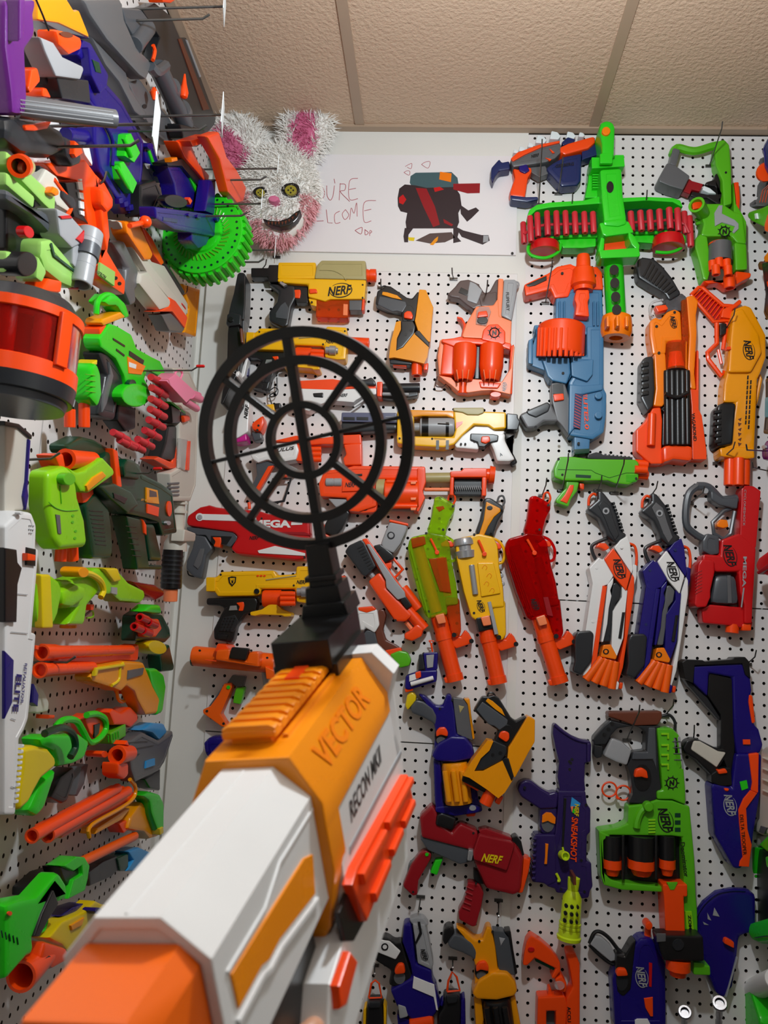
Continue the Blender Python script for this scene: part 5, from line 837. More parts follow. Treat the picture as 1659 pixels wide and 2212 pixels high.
# --- right wall, seen edge on
V(1480,1780,5.123); t=T('toy_blaster','green blaster with tall black side panel hung on the right wall near the bottom',wall=WR)
t.p('side_panel','bk',[(770,250),(900,310),(960,300),(960,1200),(700,1090),(590,1060),(660,980),(690,700)],.02,.07,.004); t.p('green_edge','gr',[(740,250),(775,260),(760,360),(740,610),(700,600),(720,380)],.03,.08,.003); t.s('edge_wire','zg',[(710,600),(680,900),(600,1050),(570,1020)],10,.08); t.p('upper_shell','gr',[(800,230),(917,110),(960,100),(960,330),(900,310)],.02,.09,.006); t.p('side_lug','gr',[(880,360),(960,340),(960,500),(895,480)],.06,.1,.004); t.p('lower_shell','gr',[(640,1125),(690,1090),(960,1010),(960,1300),(800,1320),(720,1290)],.03,.1,.012); t.s('shell_groove','dg',[(770,1260),(850,1245),(960,1235)],10,.1); t.done()
t=T('toy_blaster','green bracketed blaster with a white tube on the right wall at the bottom corner',wall=WR)
t.p('bracket','gr',[(555,1700),(620,1690),(700,1760),(740,1900),(770,1990),(820,2150),(830,2260),(580,2260),(600,2060),(540,1960),(545,1800)],.03,.1,.01); t.t('white_tube','wh',(720,1850),(1000,1720),110,.08); t.p('dark_body','bk',[(700,1950),(960,1850),(960,2260),(780,2260)],.01,.05); t.p('orange_end','or',[(470,1960),(610,2060),(590,2080),(480,2040)],.03,.07,.003); t.dots([(675,1830),(610,1995)],16,.1); t.done()
V(1160,1400,3.3246); t=T('toy_blaster','beige ribbed toy part at the right edge beside the deep blue long blaster','toy part',wall=WR)
t.p('shell','ow',[(1605,730),(1640,705),(1680,705),(1680,1330),(1610,1345),(1535,1300),(1590,1220),(1600,1000)],.02,.08,.006)
for k in range(4): t.p('rib','ow',[(1612,780+k*78),(1680,810+k*78),(1680,820+k*78),(1612,790+k*78)],.078,.085,.001)
t.p('foot','ow',[(1545,1320),(1600,1345),(1680,1340),(1680,1400),(1560,1430),(1540,1380)],.02,.07,.005); t.p('emblem_frame','gy',[(1605,1275),(1650,1290),(1630,1335),(1590,1320)],.078,.083,.001); t.done()
V(1560,250,4.916); t=T('toy_blaster','blue blaster with orange drum at the top right edge',wall=WR)
t.p('body','bl',[(440,300),(487,220),(540,200),(540,640),(470,620),(440,560),(430,430),(410,390)],.02,.07,.006); t.l('drum','or',(450,600),(470,600),[(0,90),(.5,100),(1,90)],.06); t.p('frame','dk',[(380,500),(400,450),(440,440),(430,560),(400,560)],.02,.05); t.p('lower','dk',[(370,740),(400,690),(480,700),(420,860),(360,870)],.02,.05); t.done()
t=T('toy_blaster','lime and grey blaster with orange tip at the upper right edge',wall=WR)
t.p('grey_shell','gy',[(420,780),(487,720),(540,700),(540,940),(400,960),(320,950)],.02,.06,.005)
for k in range(3): t.s('orange_line','or',[(400+k*28,920),(430+k*28,790),(487+k*20,740)],6,.062,sm=False)
t.p('lime_body','zg',[(270,1020),(330,1000),(400,980),(487,940),(540,930),(540,1200),(420,1180),(300,1120),(260,1080)],.02,.08,.014); t.p('highlight_clip','tag',[(338,1040),(360,1035),(370,1095),(345,1100)],.078,.084,.002); t.p('orange_tip','or',[(440,1160),(475,1030),(540,1020),(540,1260),(440,1230)],.03,.09,.006); t.p('connector','dk',[(300,920),(340,890),(380,930),(330,960),(240,980),(250,950)],.03,.06); t.done()
t=T('toy_blaster','orange, brown and black blaster at the right edge beside the green open-frame one',wall=WR)
t.p('top','oo',[(430,1500),(487,1430),(540,1400),(540,1560),(440,1560)],.02,.07,.006); t.p('cuff','br',[(370,1580),(390,1540),(430,1580),(440,1650),(380,1640)],.03,.07,.005); t.p('body','bk',[(410,1560),(540,1540),(540,2170),(460,2170),(430,2100),(450,1900)],.02,.07,.006); t.p('side_tab','or',[(465,1760),(540,1730),(540,1830),(475,1820)],.06,.08,.003); t.done()
V(1560,700,3.16); t=T('toy_blaster','teal and black toy blaster end at the right edge beside the yellow long blaster',wall=WR)
t.p('body','bk',[(290,370),(340,350),(360,760),(275,750),(290,600)],.02,.07,.005); t.p('teal_band','tq',[(288,500),(360,490),(360,640),(285,640)],.06,.08,.004); t.done()
t=T('toy_blaster','violet toy blaster end at the right edge above the wire hooks',wall=WR); t.p('body','vi',[(260,860),(290,790),(360,780),(360,940),(262,930)],.02,.07,.01); t.c('ring','lg',(282,840),14,.068,.074); t.done()
t=T('toy_blaster','red blaster corner at the right edge beside the red grey-handled blaster',wall=WR); t.p('body','rd',[(215,1640),(240,1590),(320,1530),(400,1500),(400,1760),(230,1700)],.02,.09,.014); t.p('stripe','dr',[(230,1690),(330,1620),(400,1600),(400,1630),(240,1710)],.08,.095,.003); t.done()
# --- dark shotgun and white blaster in the left corner of the back wall
V(300,540,6.3808); t=T('toy_blaster','dark grey shotgun hung upright in the corner left of the pegboard')
t.p('barrel','dk',[(1380,380),(1410,352),(1470,355),(1495,390),(1490,800),(1470,1000),(1300,1000),(1250,960),(1290,780),(1330,640)],.02,.08,.012); t.p('receiver','dk',[(1245,940),(1290,900),(1440,940),(1430,1080),(1260,1100),(1230,1070)],.02,.09,.012); t.p('side_plate','gy',[(1440,820),(1480,810),(1470,1200),(1440,1280)],.03,.07,.003); t.p('wood_grip','br',[(1390,1090),(1430,1080),(1450,1290),(1410,1290)],.08,.1,.006); t.p('stock','bk',[(1260,1090),(1400,1080),(1450,1290),(1480,1300),(1400,1700),(1190,2150),(1150,2150),(1240,1600),(1250,1200)],.02,.08,.008); t.c('bolt','bk',(1270,960),36,.085,.095); t.done()
V(*L1); t=T('toy_blaster','white and magenta blaster seen edge on in the corner behind the ring sight')
t.p('top_fin','wh',[(520,970),(545,950),(590,1040),(570,1080),(520,1060),(480,1020)],.03,.08,.006); t.p('blade','wh',[(640,880),(655,900),(620,1060),(570,1100),(590,1010)],.02,.05,.003); t.p('body','wh',[(600,1260),(650,1240),(670,1300),(660,1560),(560,1620),(505,1610),(510,1450),(560,1440),(620,1330)],.012,.06,.005); t.p('dark_side','bk',[(560,1260),(620,1250),(620,1340),(560,1440),(510,1440),(545,1330)],.012,.07,.004); t.p('magenta_tip','mg',[(500,1605),(570,1615),(640,1560),(650,1640),(560,1655),(500,1645)],.012,.056,.005); t.txt('NERF','bk',(632,1365),130,34,-82,.0605,.3,.03); t.p('purple_edge','bl',[(640,900),(660,890),(650,1040),(610,1080)],.012,.03,.002); t.done()
t=T('keychain_blaster','tiny yellow and black keychain blaster hanging on a cord behind the ring sight','keychain'); t.p('body','ye',[(800,1310),(880,1300),(890,1360),(830,1370)],.01,.03,.003); t.p('nose','bk',[(880,1295),(940,1290),(940,1340),(890,1350)],.012,.028); t.s('cord','bk',[(860,1300),(840,1220),(900,1180),(905,1060)],12,.02); t.s('cord_loop','bk',[(840,1180),(880,1150),(915,1170),(900,1220),(850,1230),(840,1180)],10,.022); t.done()
t=T('toy_blaster','red-orange blaster nose peeping out behind the inner ring sight'); t.p('nose','or',[(680,1480),(790,1400),(800,1480),(770,1560),(690,1540)],.01,.05,.008); t.p('grip','sg',[(680,1550),(770,1560),(780,1620),(700,1640)],.012,.04,.005); t.dots([(740,1490),(730,1530)],10,.0505); t.done()
# ------------------------------------------------------------------ poster, rabbit mask, hooks
V(*K2); t=T('poster','white board with red handwriting and an armchair picture under the ceiling','poster')
PX=onback(560,540).x; P1=onback(1119,341); P2=onback(1119,554)
z0,z1=P2.z,P1.z
t.add('board',boxm('board',(PX,D-.0075,z0),(P1.x,D-.0015,z1),M_SIGN)); HB=.0076
def pen(pts,w=4): t.s('handwriting','pen',pts,w,HB,sm=len(pts)>3,seg=5)
for q in ([(905,672),(930,660),(950,690),(945,730),(918,748)],[(965,655),(968,720),(988,748),(1005,720),(1014,655)],[(1012,612),(1018,640)],[(1044,748),(1052,640)],[(1048,645),(1084,648),(1080,684),(1052,694),(1112,756)],[(1165,608),(1112,624),(1110,740),(1165,738)],[(1108,680),(1152,672)],
 [(900,882),(945,880)],[(962,808),(972,892),(1002,894)],[(1048,818),(1016,840),(1020,894),(1052,890)],[(1085,808),(1064,838),(1082,872),(1106,842),(1085,808)],[(1112,872),(1122,798),(1140,832),(1156,764),(1160,852)],[(1280,750),(1205,764),(1204,884),(1250,880)],[(1205,816),(1250,806)],
 [(1146,942),(1172,928),(1192,924),(1184,964),(1146,942)],[(1210,935),(1212,970),(1232,956),(1208,936)],[(1240,976),(1242,942),(1254,950),(1242,960)]): pen(q)
V(820,330,5.53)
for q in ([(500,140),(545,112),(602,110),(578,184),(500,140)],[(305,165),(350,140),(385,130),(375,190),(330,172)],[(290,235),(330,215),(362,225),(350,268),(290,235)]): pen(q,6)
HP=.0078
def art(c,q,k=0): t.p('printed_picture',c,q,.006,HP+.0002*k,0)
art('art2',[(360,360),(370,280),(430,240),(860,232),(930,300),(942,375),(860,430),(400,430)])
art('art1',[(215,540),(235,430),(300,380),(420,390),(560,420),(900,410),(960,500),(980,640),(940,720),(950,830),(920,905),(320,905),(310,830),(330,720),(250,700),(220,640)],1)
art('dr',[(430,420),(560,430),(660,640),(720,860),(640,890),(520,640)],2); art('rd',[(230,540),(280,500),(320,560),(280,620),(235,600)],2); art('rd',[(645,420),(720,408),(770,440),(660,470)],2); art('dr',[(760,790),(880,860),(860,880),(770,840)],3)
art('oo',[(722,228),(860,248),(852,352),(712,320)],2); art('dr',[(880,372),(1200,366),(1196,482),(1050,486),(880,440)],2); art('art1',[(300,900),(400,905),(345,980),(340,1070),(295,1070),(285,1000)],1); art('art1',[(880,905),(960,905),(930,1010),(975,1060),(880,1080)],1)
art('art1',[(900,880),(1000,930),(1220,985),(1300,985),(1315,1050),(1230,1098),(980,1005)],2); art('lg',[(1240,990),(1300,990),(1300,1060),(1235,1075)],3); art('bro',[(430,1050),(600,965),(860,950),(900,1015),(780,1070),(600,1085)],1); art('yo',[(600,1100),(660,1030),(700,1000),(692,1050),(640,1104)],3); art('yl',[(340,1010),(420,1015),(410,1055),(350,1050)],3); art('art1',[(960,620),(1060,690),(1150,655),(1190,690),(1100,780),(1045,825),(970,730)],1)
t.c('pin','bk',(1585,1202),16,.006,.011,b=.001); t.done()
# --- furry rabbit mask
V(*K2); t=T('rabbit_mask','furry white rabbit mask with pink inner ears, yellow eyes and a dark toothy grin','mask')
C0=WB.on((655,715),.055); k=WB.sc((655,715),.055)
def ell(c,rx,ry,rz,nu=28,nv=18):
    vs=[];fs=[]
    for j in range(nv+1):
        th=math.pi*j/nv
        for i in range(nu):
            ph=2*math.pi*i/nu; w_=math.sin(th); z=math.cos(th)
            taper=1-.18*max(0,-z)
            vs.append(c+Vector((rx*w_*math.cos(ph)*taper,ry*w_*math.sin(ph),rz*z)))
    for j in range(nv):
        for i in range(nu):
            i2=(i+1)%nu; fs.append((j*nu+i,(j+1)*nu+i,(j+1)*nu+i2,j*nu+i2))
    return vs,fs
hv,hf=ell(C0,245*k,.05,330*k); hd=t.add('head',mesh('head',hv,hf,'fw'))
er=[[(255,140),(330,90),(425,130),(480,260),(540,330),(560,430),(480,520),(400,560),(340,520),(280,420),(240,300)],[(715,95),(795,52),(895,62),(970,140),(982,250),(930,370),(870,480),(760,490),(710,430),(690,300)]]
ein=[[(245,290),(300,275),(370,340),(450,420),(485,490),(420,545),(340,510),(280,420)],[(742,295),(772,200),(840,165),(892,198),(888,330),(860,440),(800,470),(735,455)]]
ei=[t.p('ear','fw',e,.025,.065,.018,seg=3) for e in er]
pi=[t.p('inner_ear','pinkin',e,.058,.072,.006,par=ei[i]) for i,e in enumerate(ein)]
for cx_,cy_,r in ((540,700,44),(735,685,58)):
    q=t.c('eye_socket','bk',(cx_,cy_),r,.09,.112,r*.66,rot=-.15); t.c('eye','eyey',(cx_,cy_),r*.66,.11,.118,r*.55,par=q,b=.002); 
    for a in range(4): t.c('eye_hole','bk',(cx_+r*.28*math.cos(a*1.6),cy_+r*.25*math.sin(a*1.6)),r*.1,.117,.1186,par=q,b=0,seg=8)
t.c('nose','pinkin',(628,746),36,.1,.124,23,b=.006)
t.p('mouth','bk',[(555,870),(600,885),(660,890),(720,870),(770,830),(800,815),(800,835),(775,880),(730,915),(670,930),(610,915),(570,890)],.09,.113,.003)
for i in range(9):
    x=585+i*22; y=884+ (0 if i<5 else -(i-4)**2*3.2); t.p('tooth','br',[(x,y+2),(x+16,y+2-(i>4)*6),(x+8,y+24-(i>5)*6)],.112,.1155,.0005)
t.s('lip','chr',[(752,888),(778,860),(790,835)],4,.1145)
def fur(surf_vs,surf_fs,n,L,col,keep,droop,seed):
    rnd=random.Random(seed); V_=[];F_=[]; tri=[]; A=[]
    for f in surf_fs:
        for j in range(1,len(f)-1):
            a,b,c=surf_vs[f[0]],surf_vs[f[j]],surf_vs[f[j+1]]; ar=(b-a).cross(c-a); 
            if ar.length>1e-12: tri.append((a,b,c,ar.normalized())); A.append(ar.length)
    picks=rnd.choices(range(len(tri)),weights=A,k=n)
    cen=sum(surf_vs,Vector())/len(surf_vs)
    for q in picks:
        a,b,c,nn=tri[q]; u,v=rnd.random(),rnd.random()
        if u+v>1: u,v=1-u,1-v
        p=a+(b-a)*u+(c-a)*v
        if (p-cen).dot(nn)<0: nn=-nn
        if not keep(p): continue
        l=L*rnd.uniform(.6,1.25); d=(nn*.75+Vector((rnd.gauss(0,.35),rnd.gauss(0,.35),rnd.gauss(0,.35)+droop))).normalized()
        d2=(d+Vector((rnd.gauss(0,.25),0,droop*1.2))).normalized(); sd=d.cross(Vector((0,1,0)))
        if sd.length<1e-4: sd=Vector((1,0,0))
        sd=sd.normalized()*.0011; b0=len(V_); m_=p+d*l*.5; e_=m_+d2*l*.5
        V_+=[p-sd,p+sd,m_+sd*.8,m_-sd*.8,e_]; F_+=[(b0,b0+1,b0+2,b0+3),(b0+3,b0+2,b0+4)]
    return mesh('fur',V_,F_,col,False)
face=lambda p:(lambda x,z: not( (abs(x)<.02 and -.03<z<.02) ))( (p.x-C0.x),(p.z-C0.z))
eyes=[WB.on((540,700),.1),WB.on((735,685),.1),WB.on((640,895),.1),WB.on((720,890),.1),WB.on((580,880),.1),WB.on((770,850),.1),WB.on((628,746),.1)]
def clearof(p): return all(((p.x-e.x)**2+(p.z-e.z)**2)>(.019 if i<2 else .015)**2 or p.y>D-.04 for i,e in enumerate(eyes))
def pinkzone(p): z=(p.z-C0.z)/(330*k); x=(p.x-C0.x)/(245*k); return (z<-.62) or (z<-.1 and abs(x)>.62)
FURS=[]
for args in ((hv,hf,7000,.026,'fw',lambda p:clearof(p) and not pinkzone(p),-.25,1),(hv,hf,7000,.026,'fp',lambda p:clearof(p) and pinkzone(p),-.25,2)): FURS.append(t.add('fur',fur(*args),hd))
for i in range(2):
    me=t.parts[ei[i]][1]; vs=[v.co.copy() for v in me.vertices]; fs=[list(p.vertices) for p in me.polygons]
    yb=min(v.y for v in vs)
    ine=[WB.on(q,.07) for q in ein[i]]; cx2=sum((q.x for q in ine))/len(ine); cz2=sum((q.z for q in ine))/len(ine)
    FURS.append(t.add('fur',fur(vs,fs,2600,.03,'fw',lambda p:((p.x-cx2)/.028)**2+((p.z-cz2)/.05)**2>1 or p.y>D-.05,.05,5+i),ei[i]))
    me=t.parts[pi[i]][1]; vs=[v.co.copy() for v in me.vertices]; fs=[list(p.vertices) for p in me.polygons]
    FURS.append(t.add('fur',fur(vs,fs,700,.018,'pinkin',lambda p:True,-.1,9+i),pi[i]))
e=t.done()
def mark(o):
    for c in o.children:
        if c.name.startswith('fur'): c['kind']='stuff'
        mark(c)
mark(e)
# --- wire hooks on the back wall (base on the board, tip towards the room)
def hook(base,tip,h,label,wall=WB,r=.0016,cap=None,tag=None,name='wire_hook',bend=.012):
    t=T(name,label,'hook','wire peg hooks',wall); A=wall.on(base,.001); B=wall.on(tip,h)
    up=Vector((0,0,1)); d=(B-A).normalized()
    P=[A,A+(B-A)*.5,B-d*.01,B+up*bend]
    vs,fs=tube_vf(P,r,8); t.add('wire',mesh('wire',vs,fs,'wire'))
    pl=[A+Vector(q) for q in ((-.010,0,-.004),(.010,0,-.004),(.010,0,.003),(-.010,0,.003))] if wall.k=='b' else [A+Vector(q) for q in ((0,-.010,-.004),(0,.010,-.004),(0,.010,.003),(0,-.010,.003))]
    t.add('clip',prism_mesh('clip',pl,wall.n,.004,.001,'wire'))
    if cap: vs,fs=lathe_vf(P[-1]-(P[-1]-P[-2])*.9,P[-1]+(P[-1]-P[-2]).normalized()*.004,[(0,r*1.5),(.2,r*2),(.9,r*2),(1,r)],10); t.add('end_cap',mesh('end_cap',vs,fs,cap))
    if tag:
        w_,h_=tag; n2=d; x=Vector((0,1,0)) if wall.k=='l' else Vector((1,0,0)); z=x.cross(n2).normalized(); z=z if z.z>0 else -z; c=B+d*.003
        t.add('price_tag',prism_mesh('price_tag',[c+x*(sx*w_/2)+z*(sz*h_/2) for sx,sz in ((-1,-1),(1,-1),(1,1),(-1,1))],n2,.0012,0,'tag'))
    t.done()
V(0,0,1)
for b_,t_,h_,l_ in (((1178,655),(1193,572),.19,'wire hook in front of the orange stock of the steel-blue blaster'),((1206,419),(1216,348),.13,'wire hook in front of the navy magazine right of the poster'),((1164,442),(1171,310),.2,'wire hook crossing the orange-gripped navy blaster'),
 ((1233,468),(1237,426),.1,'wire hook above the left half of the red dart belt'),((1391,455),(1398,420),.1,'wire hook above the right half of the red dart belt'),((1532,359),(1561,272),.16,'wire hook through the green open-frame blaster'),
 ((1563,720),(1588,676),.1,'wire hook in front of the red-orange slatted stock joint'),((1548,1001),(1588,965),.1,'wire hook at the muzzle collar of the yellow long blaster'),((1214,1060),(1228,990),.16,'wire hook carrying the rear of the compact green blaster'),((1327,1065),(1349,998),.16,'wire hook carrying the front of the compact green blaster'),
 ((1291,1060),(1300,1038),.06,'wire hook holding the white and orange shotgun grip'),((1400,1080),(1421,1050),.06,'wire hook holding the blue and white shotgun grip'),((1171,1070),(1181,1043),.06,'wire hook holding the clear red grip'),((1489,1087),(1522,1062),.1,'wire hook in the dark grey open handle'),
 ((1354,1598),(1382,1535),.15,'wire hook in the taped handle of the green four-drum blaster'),((1436,1546),(1456,1522),.1,'wire hook beside the brown stock pad'),((1614,1434),(1634,1416),.06,'wire hook at the black shoulder stock corner'),((1498,1596),(1500,1578),.05,'wire hook above the beige-padded grip'),
 ((909,1936),(903,1978),.04,'wire hook over the blue and white revolver at the bottom'),((1077,1944),(1077,1990),.04,'wire hook over the yellow revolver at the bottom'),((809,2084),(809,2115),.04,'wire hook holding the left orange pull loop'),((978,2069),(978,2102),.04,'wire hook holding the right orange pull loop'),
 ((980,603),(976,588),.05,'wire hook by the grey taped handle of the twin-drum blaster'),((824,622),(822,612),.04,'wire hook at the loop of the small dark-yellow pistol'),((564,584),(575,570),.08,'small wire hook over the black stock mount'),((598,556),(592,524),.07,'wire hook under the rabbit mask chin'),((1049,640),(1053,615),.14,'wire hook with red tip before the twin-drum trigger')):
    hook(b_,t_,h_,l_)
for b_,t_,h_,l_ in (((1672,975),(1612,972),.2,'upper wire hook reaching in from the right wall'),((1672,1020),(1625,1010),.18,'lower wire hook reaching in from the right wall')): hook(b_,t_,h_,l_,WR)
# ------------------------------------------------------------------ left wall
K1=(0,0,2.9625);K5=(0,480,3.318);K6=(0,880,3.318);K7=(0,1300,3.318);K8=(0,1712,3.318);J5=(0,300,5.925);J6=(0,880,2.515)
def TL(label,name='toy_blaster',cat='toy blaster'): return T(name,label,cat,wall=WL)
V(*K1); t=TL('dark grey long blaster with orange levers hung high by the ceiling')
t.p('board','dk',[(960,20),(1060,100),(1120,240),(1160,240),(1355,760),(1345,800),(1290,860),(1130,740),(1060,500),(940,380),(990,240),(870,60)],.015,.045,.004); t.p('stripe','br',[(1108,250),(1128,245),(1312,700),(1272,705)],.04,.048,.001); t.p('edge','lg',[(1158,252),(1170,258),(1258,490),(1250,495)],.04,.048,.001)
t.t('barrel','sg',(1010,430),(1185,800),62,.075); t.l('barrel_ring','gy',(1085,560),(1105,600),[(0,70),(1,70)],.075); t.l('barrel_ring','gy',(1150,700),(1165,730),[(0,70),(1,70)],.075); t.s('elbow','sg',[(960,420),(1000,460),(1060,420)],70,.09); t.t('side_tube','sg',(860,290),(945,175),56,.08); t.s('lever','or',[(980,290),(990,330),(978,385)],26,.1); t.l('lever','or',(1182,475),(1175,630),[(0,6),(.4,16),(.75,30),(.95,24),(1,8)],.11); t.l('knob','or',(985,560),(985,640),[(0,10),(.4,28),(1,10)],.08)
t.p('nose','bk',[(1120,790),(1290,830),(1270,900),(1240,940),(1140,885)],.03,.1,.008); t.p('top_cap','or',[(1000,-10),(1090,0),(1060,20),(1010,15)],.03,.08,.003); t.done()
t=TL('mid-grey blaster with a forked stock hung at the top of the left wall')
t.p('stock','gy',[(490,-10),(740,-10),(760,120),(840,300),(945,400),(905,515),(860,485),(760,380),(650,260),(540,100)],.02,.09,.012); t.p('upper_fork','sg',[(740,45),(870,60),(960,180),(850,290),(770,150)],.02,.08,.008); t.p('lower_body','gy',[(525,195),(650,260),(755,400),(800,560),(920,740),(900,775),(830,720),(730,530),(640,420)],.015,.06,.01); t.p('white_patch','lg',[(655,255),(740,340),(735,370),(700,350),(650,280)],.058,.064,.001); t.p('fore_body','gy',[(780,520),(860,500),(960,640),(1060,760),(1110,880),(1050,925),(960,855),(860,700)],.015,.05,.01); t.c('port','bk',(890,680),14,.049,.052,b=0); t.done()
t=TL('red-orange forked handle hanging beside the rabbit mask ear','forked_toy','toy part')
t.p('bar','or',[(1290,870),(1370,840),(1420,1000),(1490,1090),(1550,1200),(1530,1290),(1490,1300),(1430,1230),(1375,1020)],.18,.21,.008); t.p('bar','or',[(1100,900),(1190,920),(1240,1040),(1310,1120),(1300,1185),(1230,1100),(1150,1010)],.1,.14,.006); t.p('bridge','or',[(1180,900),(1300,860),(1340,900),(1200,940)],.13,.17,.004); t.done()
t=TL('long deep-blue blaster with green darts in its magazine, high on the left wall')
t.p('body','bl',[(490,250),(540,270),(660,480),(650,540),(740,640),(830,800),(885,900),(880,1100),(850,1360),(790,1370),(700,1260),(600,1100),(560,900),(560,680),(520,600),(500,400),(450,350)],.02,.085,.008); t.p('upper_rail','bl',[(520,300),(560,320),(640,480),(640,560),(600,600),(540,480)],.08,.1,.004); t.p('inset','dg',[(545,380),(590,400),(605,470),(570,460)],.098,.102,.001); t.s('magazine_rib','bl',[(560,640),(650,760),(720,900),(720,1060)],26,.09); 
for q in ([(770,860),(800,850),(862,980),(822,1042),(760,1000)],[(725,1040),(752,1030),(842,1170),(812,1242),(740,1150)]): t.p('dart_clip','gr',q,.08,.105,.004)
for a,b in (((745,1070),(820,1200)),((790,880),(840,1000))): t.t('dart','gr',a,b,17,.11,seg=10,hollow=.6)
t.p('magazine','bk',[(860,1040),(890,1050),(1012,1270),(905,1292),(862,1200)],.02,.08,.004); t.t('barrel','bl',(420,860),(560,880),48,.06); t.s('chrome_hook','chr',[(640,1175),(665,1150),(680,1100)],16,.1); t.p('white_tag','wh',[(480,925),(550,935),(548,1060),(500,990)],.05,.07,.002)
for k in range(4): t.p('rail_tooth','bl',[(720+k*34,1270+k*22),(745+k*34,1262+k*22),(750+k*34,1300+k*22),(725+k*34,1305+k*22)],.08,.092,.002)
t.done()
t=TL('slim blue blaster with a green stripe between the long blue one and the green drum')
t.p('body','bl',[(880,910),(940,920),(1000,1080),(1026,1140),(1010,1172),(960,1110),(900,1040)],.03,.07,.005); t.p('green_stripe','gr',[(910,960),(925,960),(972,1090),(965,1112)],.069,.073,.001); t.c('knob','bl',(925,935),20,.07,.085); t.c('knob','bl',(1002,1115),26,.07,.085); t.p('label','lg',[(892,1045),(925,1050),(918,1082),(895,1078)],.069,.0715,0); t.done()
t=TL('blue blaster with outstretched stock, mounted above the round green drum')
t.p('body','bl',[(1030,1050),(1150,1060),(1270,1230),(1300,1310),(1200,1335),(1100,1305),(1080,1180)],.03,.12,.006); t.p('top_rail','bk',[(1028,1040),(1150,1008),(1295,1200),(1272,1232),(1130,1062),(1040,1062)],.04,.13,.003); t.p('green_stripe','gr',[(1180,1138),(1195,1140),(1275,1282),(1262,1315)],.119,.124,.001); t.p('orange_cap','oo',[(1060,1012),(1098,1005),(1102,1030),(1066,1038)],.12,.14,.003)
t.p('stock','bl',[(950,1320),(1340,1372),(1420,1400),(1412,1480),(1372,1520),(1080,1470),(960,1400)],.13,.17,.006); t.p('stock_slot','nv',[(1005,1388),(1098,1400),(1098,1425),(1005,1412)],.169,.1715,.0005); t.p('stock_post','bl',[(1312,1150),(1350,1150),(1342,1375),(1280,1352)],.13,.165,.006); t.p('stock_drop','bl',[(1190,1470),(1322,1500),(1290,1572),(1240,1592),(1192,1540)],.12,.16,.008); t.c('pad','bk',(1090,1288),76,.13,.15,42,rot=.2,b=.003); t.c('stud','bl',(1240,1385),14,.17,.176); t.c('stud','bl',(1180,1375),12,.17,.176); t.c('stud','bl',(1370,1405),16,.17,.178)
t.t('plunger_rod','or',(830,1445),(920,1425),18,.15); P=WL.on((930,1420),.155); k=WL.sc((930,1420),.155); vs,fs=lathe_vf(P-Vector((0,0,40*k)),P+Vector((0,0,40*k)),[(i/8,math.sqrt(max(0,1-(2*i/8-1)**2))*40*k) for i in range(9)],16); t.add('plunger_ball',mesh('plunger_ball',vs,fs,'or'))
t.p('trigger','or',[(1168,1278),(1182,1262),(1198,1285),(1184,1310)],.13,.145,.002); t.p('magazine','bk',[(860,1180),(960,1150),(1000,1250),(940,1380),(860,1390)],.03,.11,.006); t.done()
# round green drum with ribbed rim
t=TL('round bright-green ribbed drum magazine under the blue blaster','drum_magazine','drum')
LS[0]=1; P=WL.on((1290,1490),.09); LS[0]=.72; R=.093; n=Vector((-.10,-.86,.02)).normalized(); 
vs,fs=lathe_vf(P,P-n*.055,[(0,R*.97),(.02,R),(.98,R),(1,R*.97)],56); dd=t.add('disc',mesh('disc',vs,fs,'gr'))
_,a_,b_=frame_of(n)
for i in range(34):
    q=P+(a_*math.cos(i*math.tau/34)+b_*math.sin(i*math.tau/34))*(R+.002); vs,fs=tube_vf([q-n*.006,q-n*.055],.0055,8); t.add('rim_rib',mesh('rim_rib',vs,fs,'gr'),dd)
    q=P+(a_*math.cos((i+.5)*math.tau/34)+b_*math.sin((i+.5)*math.tau/34))*(R*.88); vs,fs=lathe_vf(q-n*.003,q+n*.0006,[(0,.0028),(1,.0028)],10); t.add('rim_hole',mesh('rim_hole',vs,fs,'dg'),dd)
for i in range(40):
    an=i*math.tau/40; r1,r2=R*.55,R*.7; q0=P+(a_*math.cos(an)+b_*math.sin(an))*r1; q1=P+(a_*math.cos(an+.12)+b_*math.sin(an+.12))*r2; vs,fs=tube_vf([q0+n*.0008,q1+n*.0008],.0018,6); t.add('swirl_fin',mesh('swirl_fin',vs,fs,'zg'),dd)
vs,fs=lathe_vf(P,P+n*.006,[(0,R*.5),(.8,R*.48),(1,R*.42)],40); t.add('hub',mesh('hub',vs,fs,'gr'),dd); t.done()
t=TL('purple bracket with a grey half-pipe tube sticking out, top left corner')
t.p('bracket','vi',[(-20,-10),(195,-10),(170,100),(182,230),(115,320),(130,640),(122,742),(30,735),(18,580),(-20,300)],.06,.13,.012); t.p('bracket_edge','vi',[(70,-10),(110,-10),(100,240),(70,270)],.125,.15,.005); t.l('tube','gy',(110,680),(735,762),[(0,72),(.97,62),(1,62),(1,50),(.3,50),(.3,1)],.11,h1=.235)
for k in range(4): t.l('tube_rib','lg',(130,640+k*26),(725,718+k*24),[(0,4),(1,4)],.13,h1=.26,seg=6)
t.done()
t=TL('yellow and grey blaster with orange cup under the ceiling at the left')
t.p('top','yo',[(190,-10),(380,-10),(430,70),(460,60),(535,245),(330,150),(195,130)],.03,.1,.006); t.p('lower','gy',[(200,130),(400,108),(480,165),(540,250),(330,200)],.02,.095,.005); t.p('cup','or',[(312,185),(420,210),(482,240),(482,320),(402,356),(332,292)],.08,.14,.01); t.c('cup_hole','br',(375,222),42,.139,.1415,18,rot=.2,b=0); t.s('strap','bk',[(228,-10),(275,100),(312,195)],14,.13,sm=False)
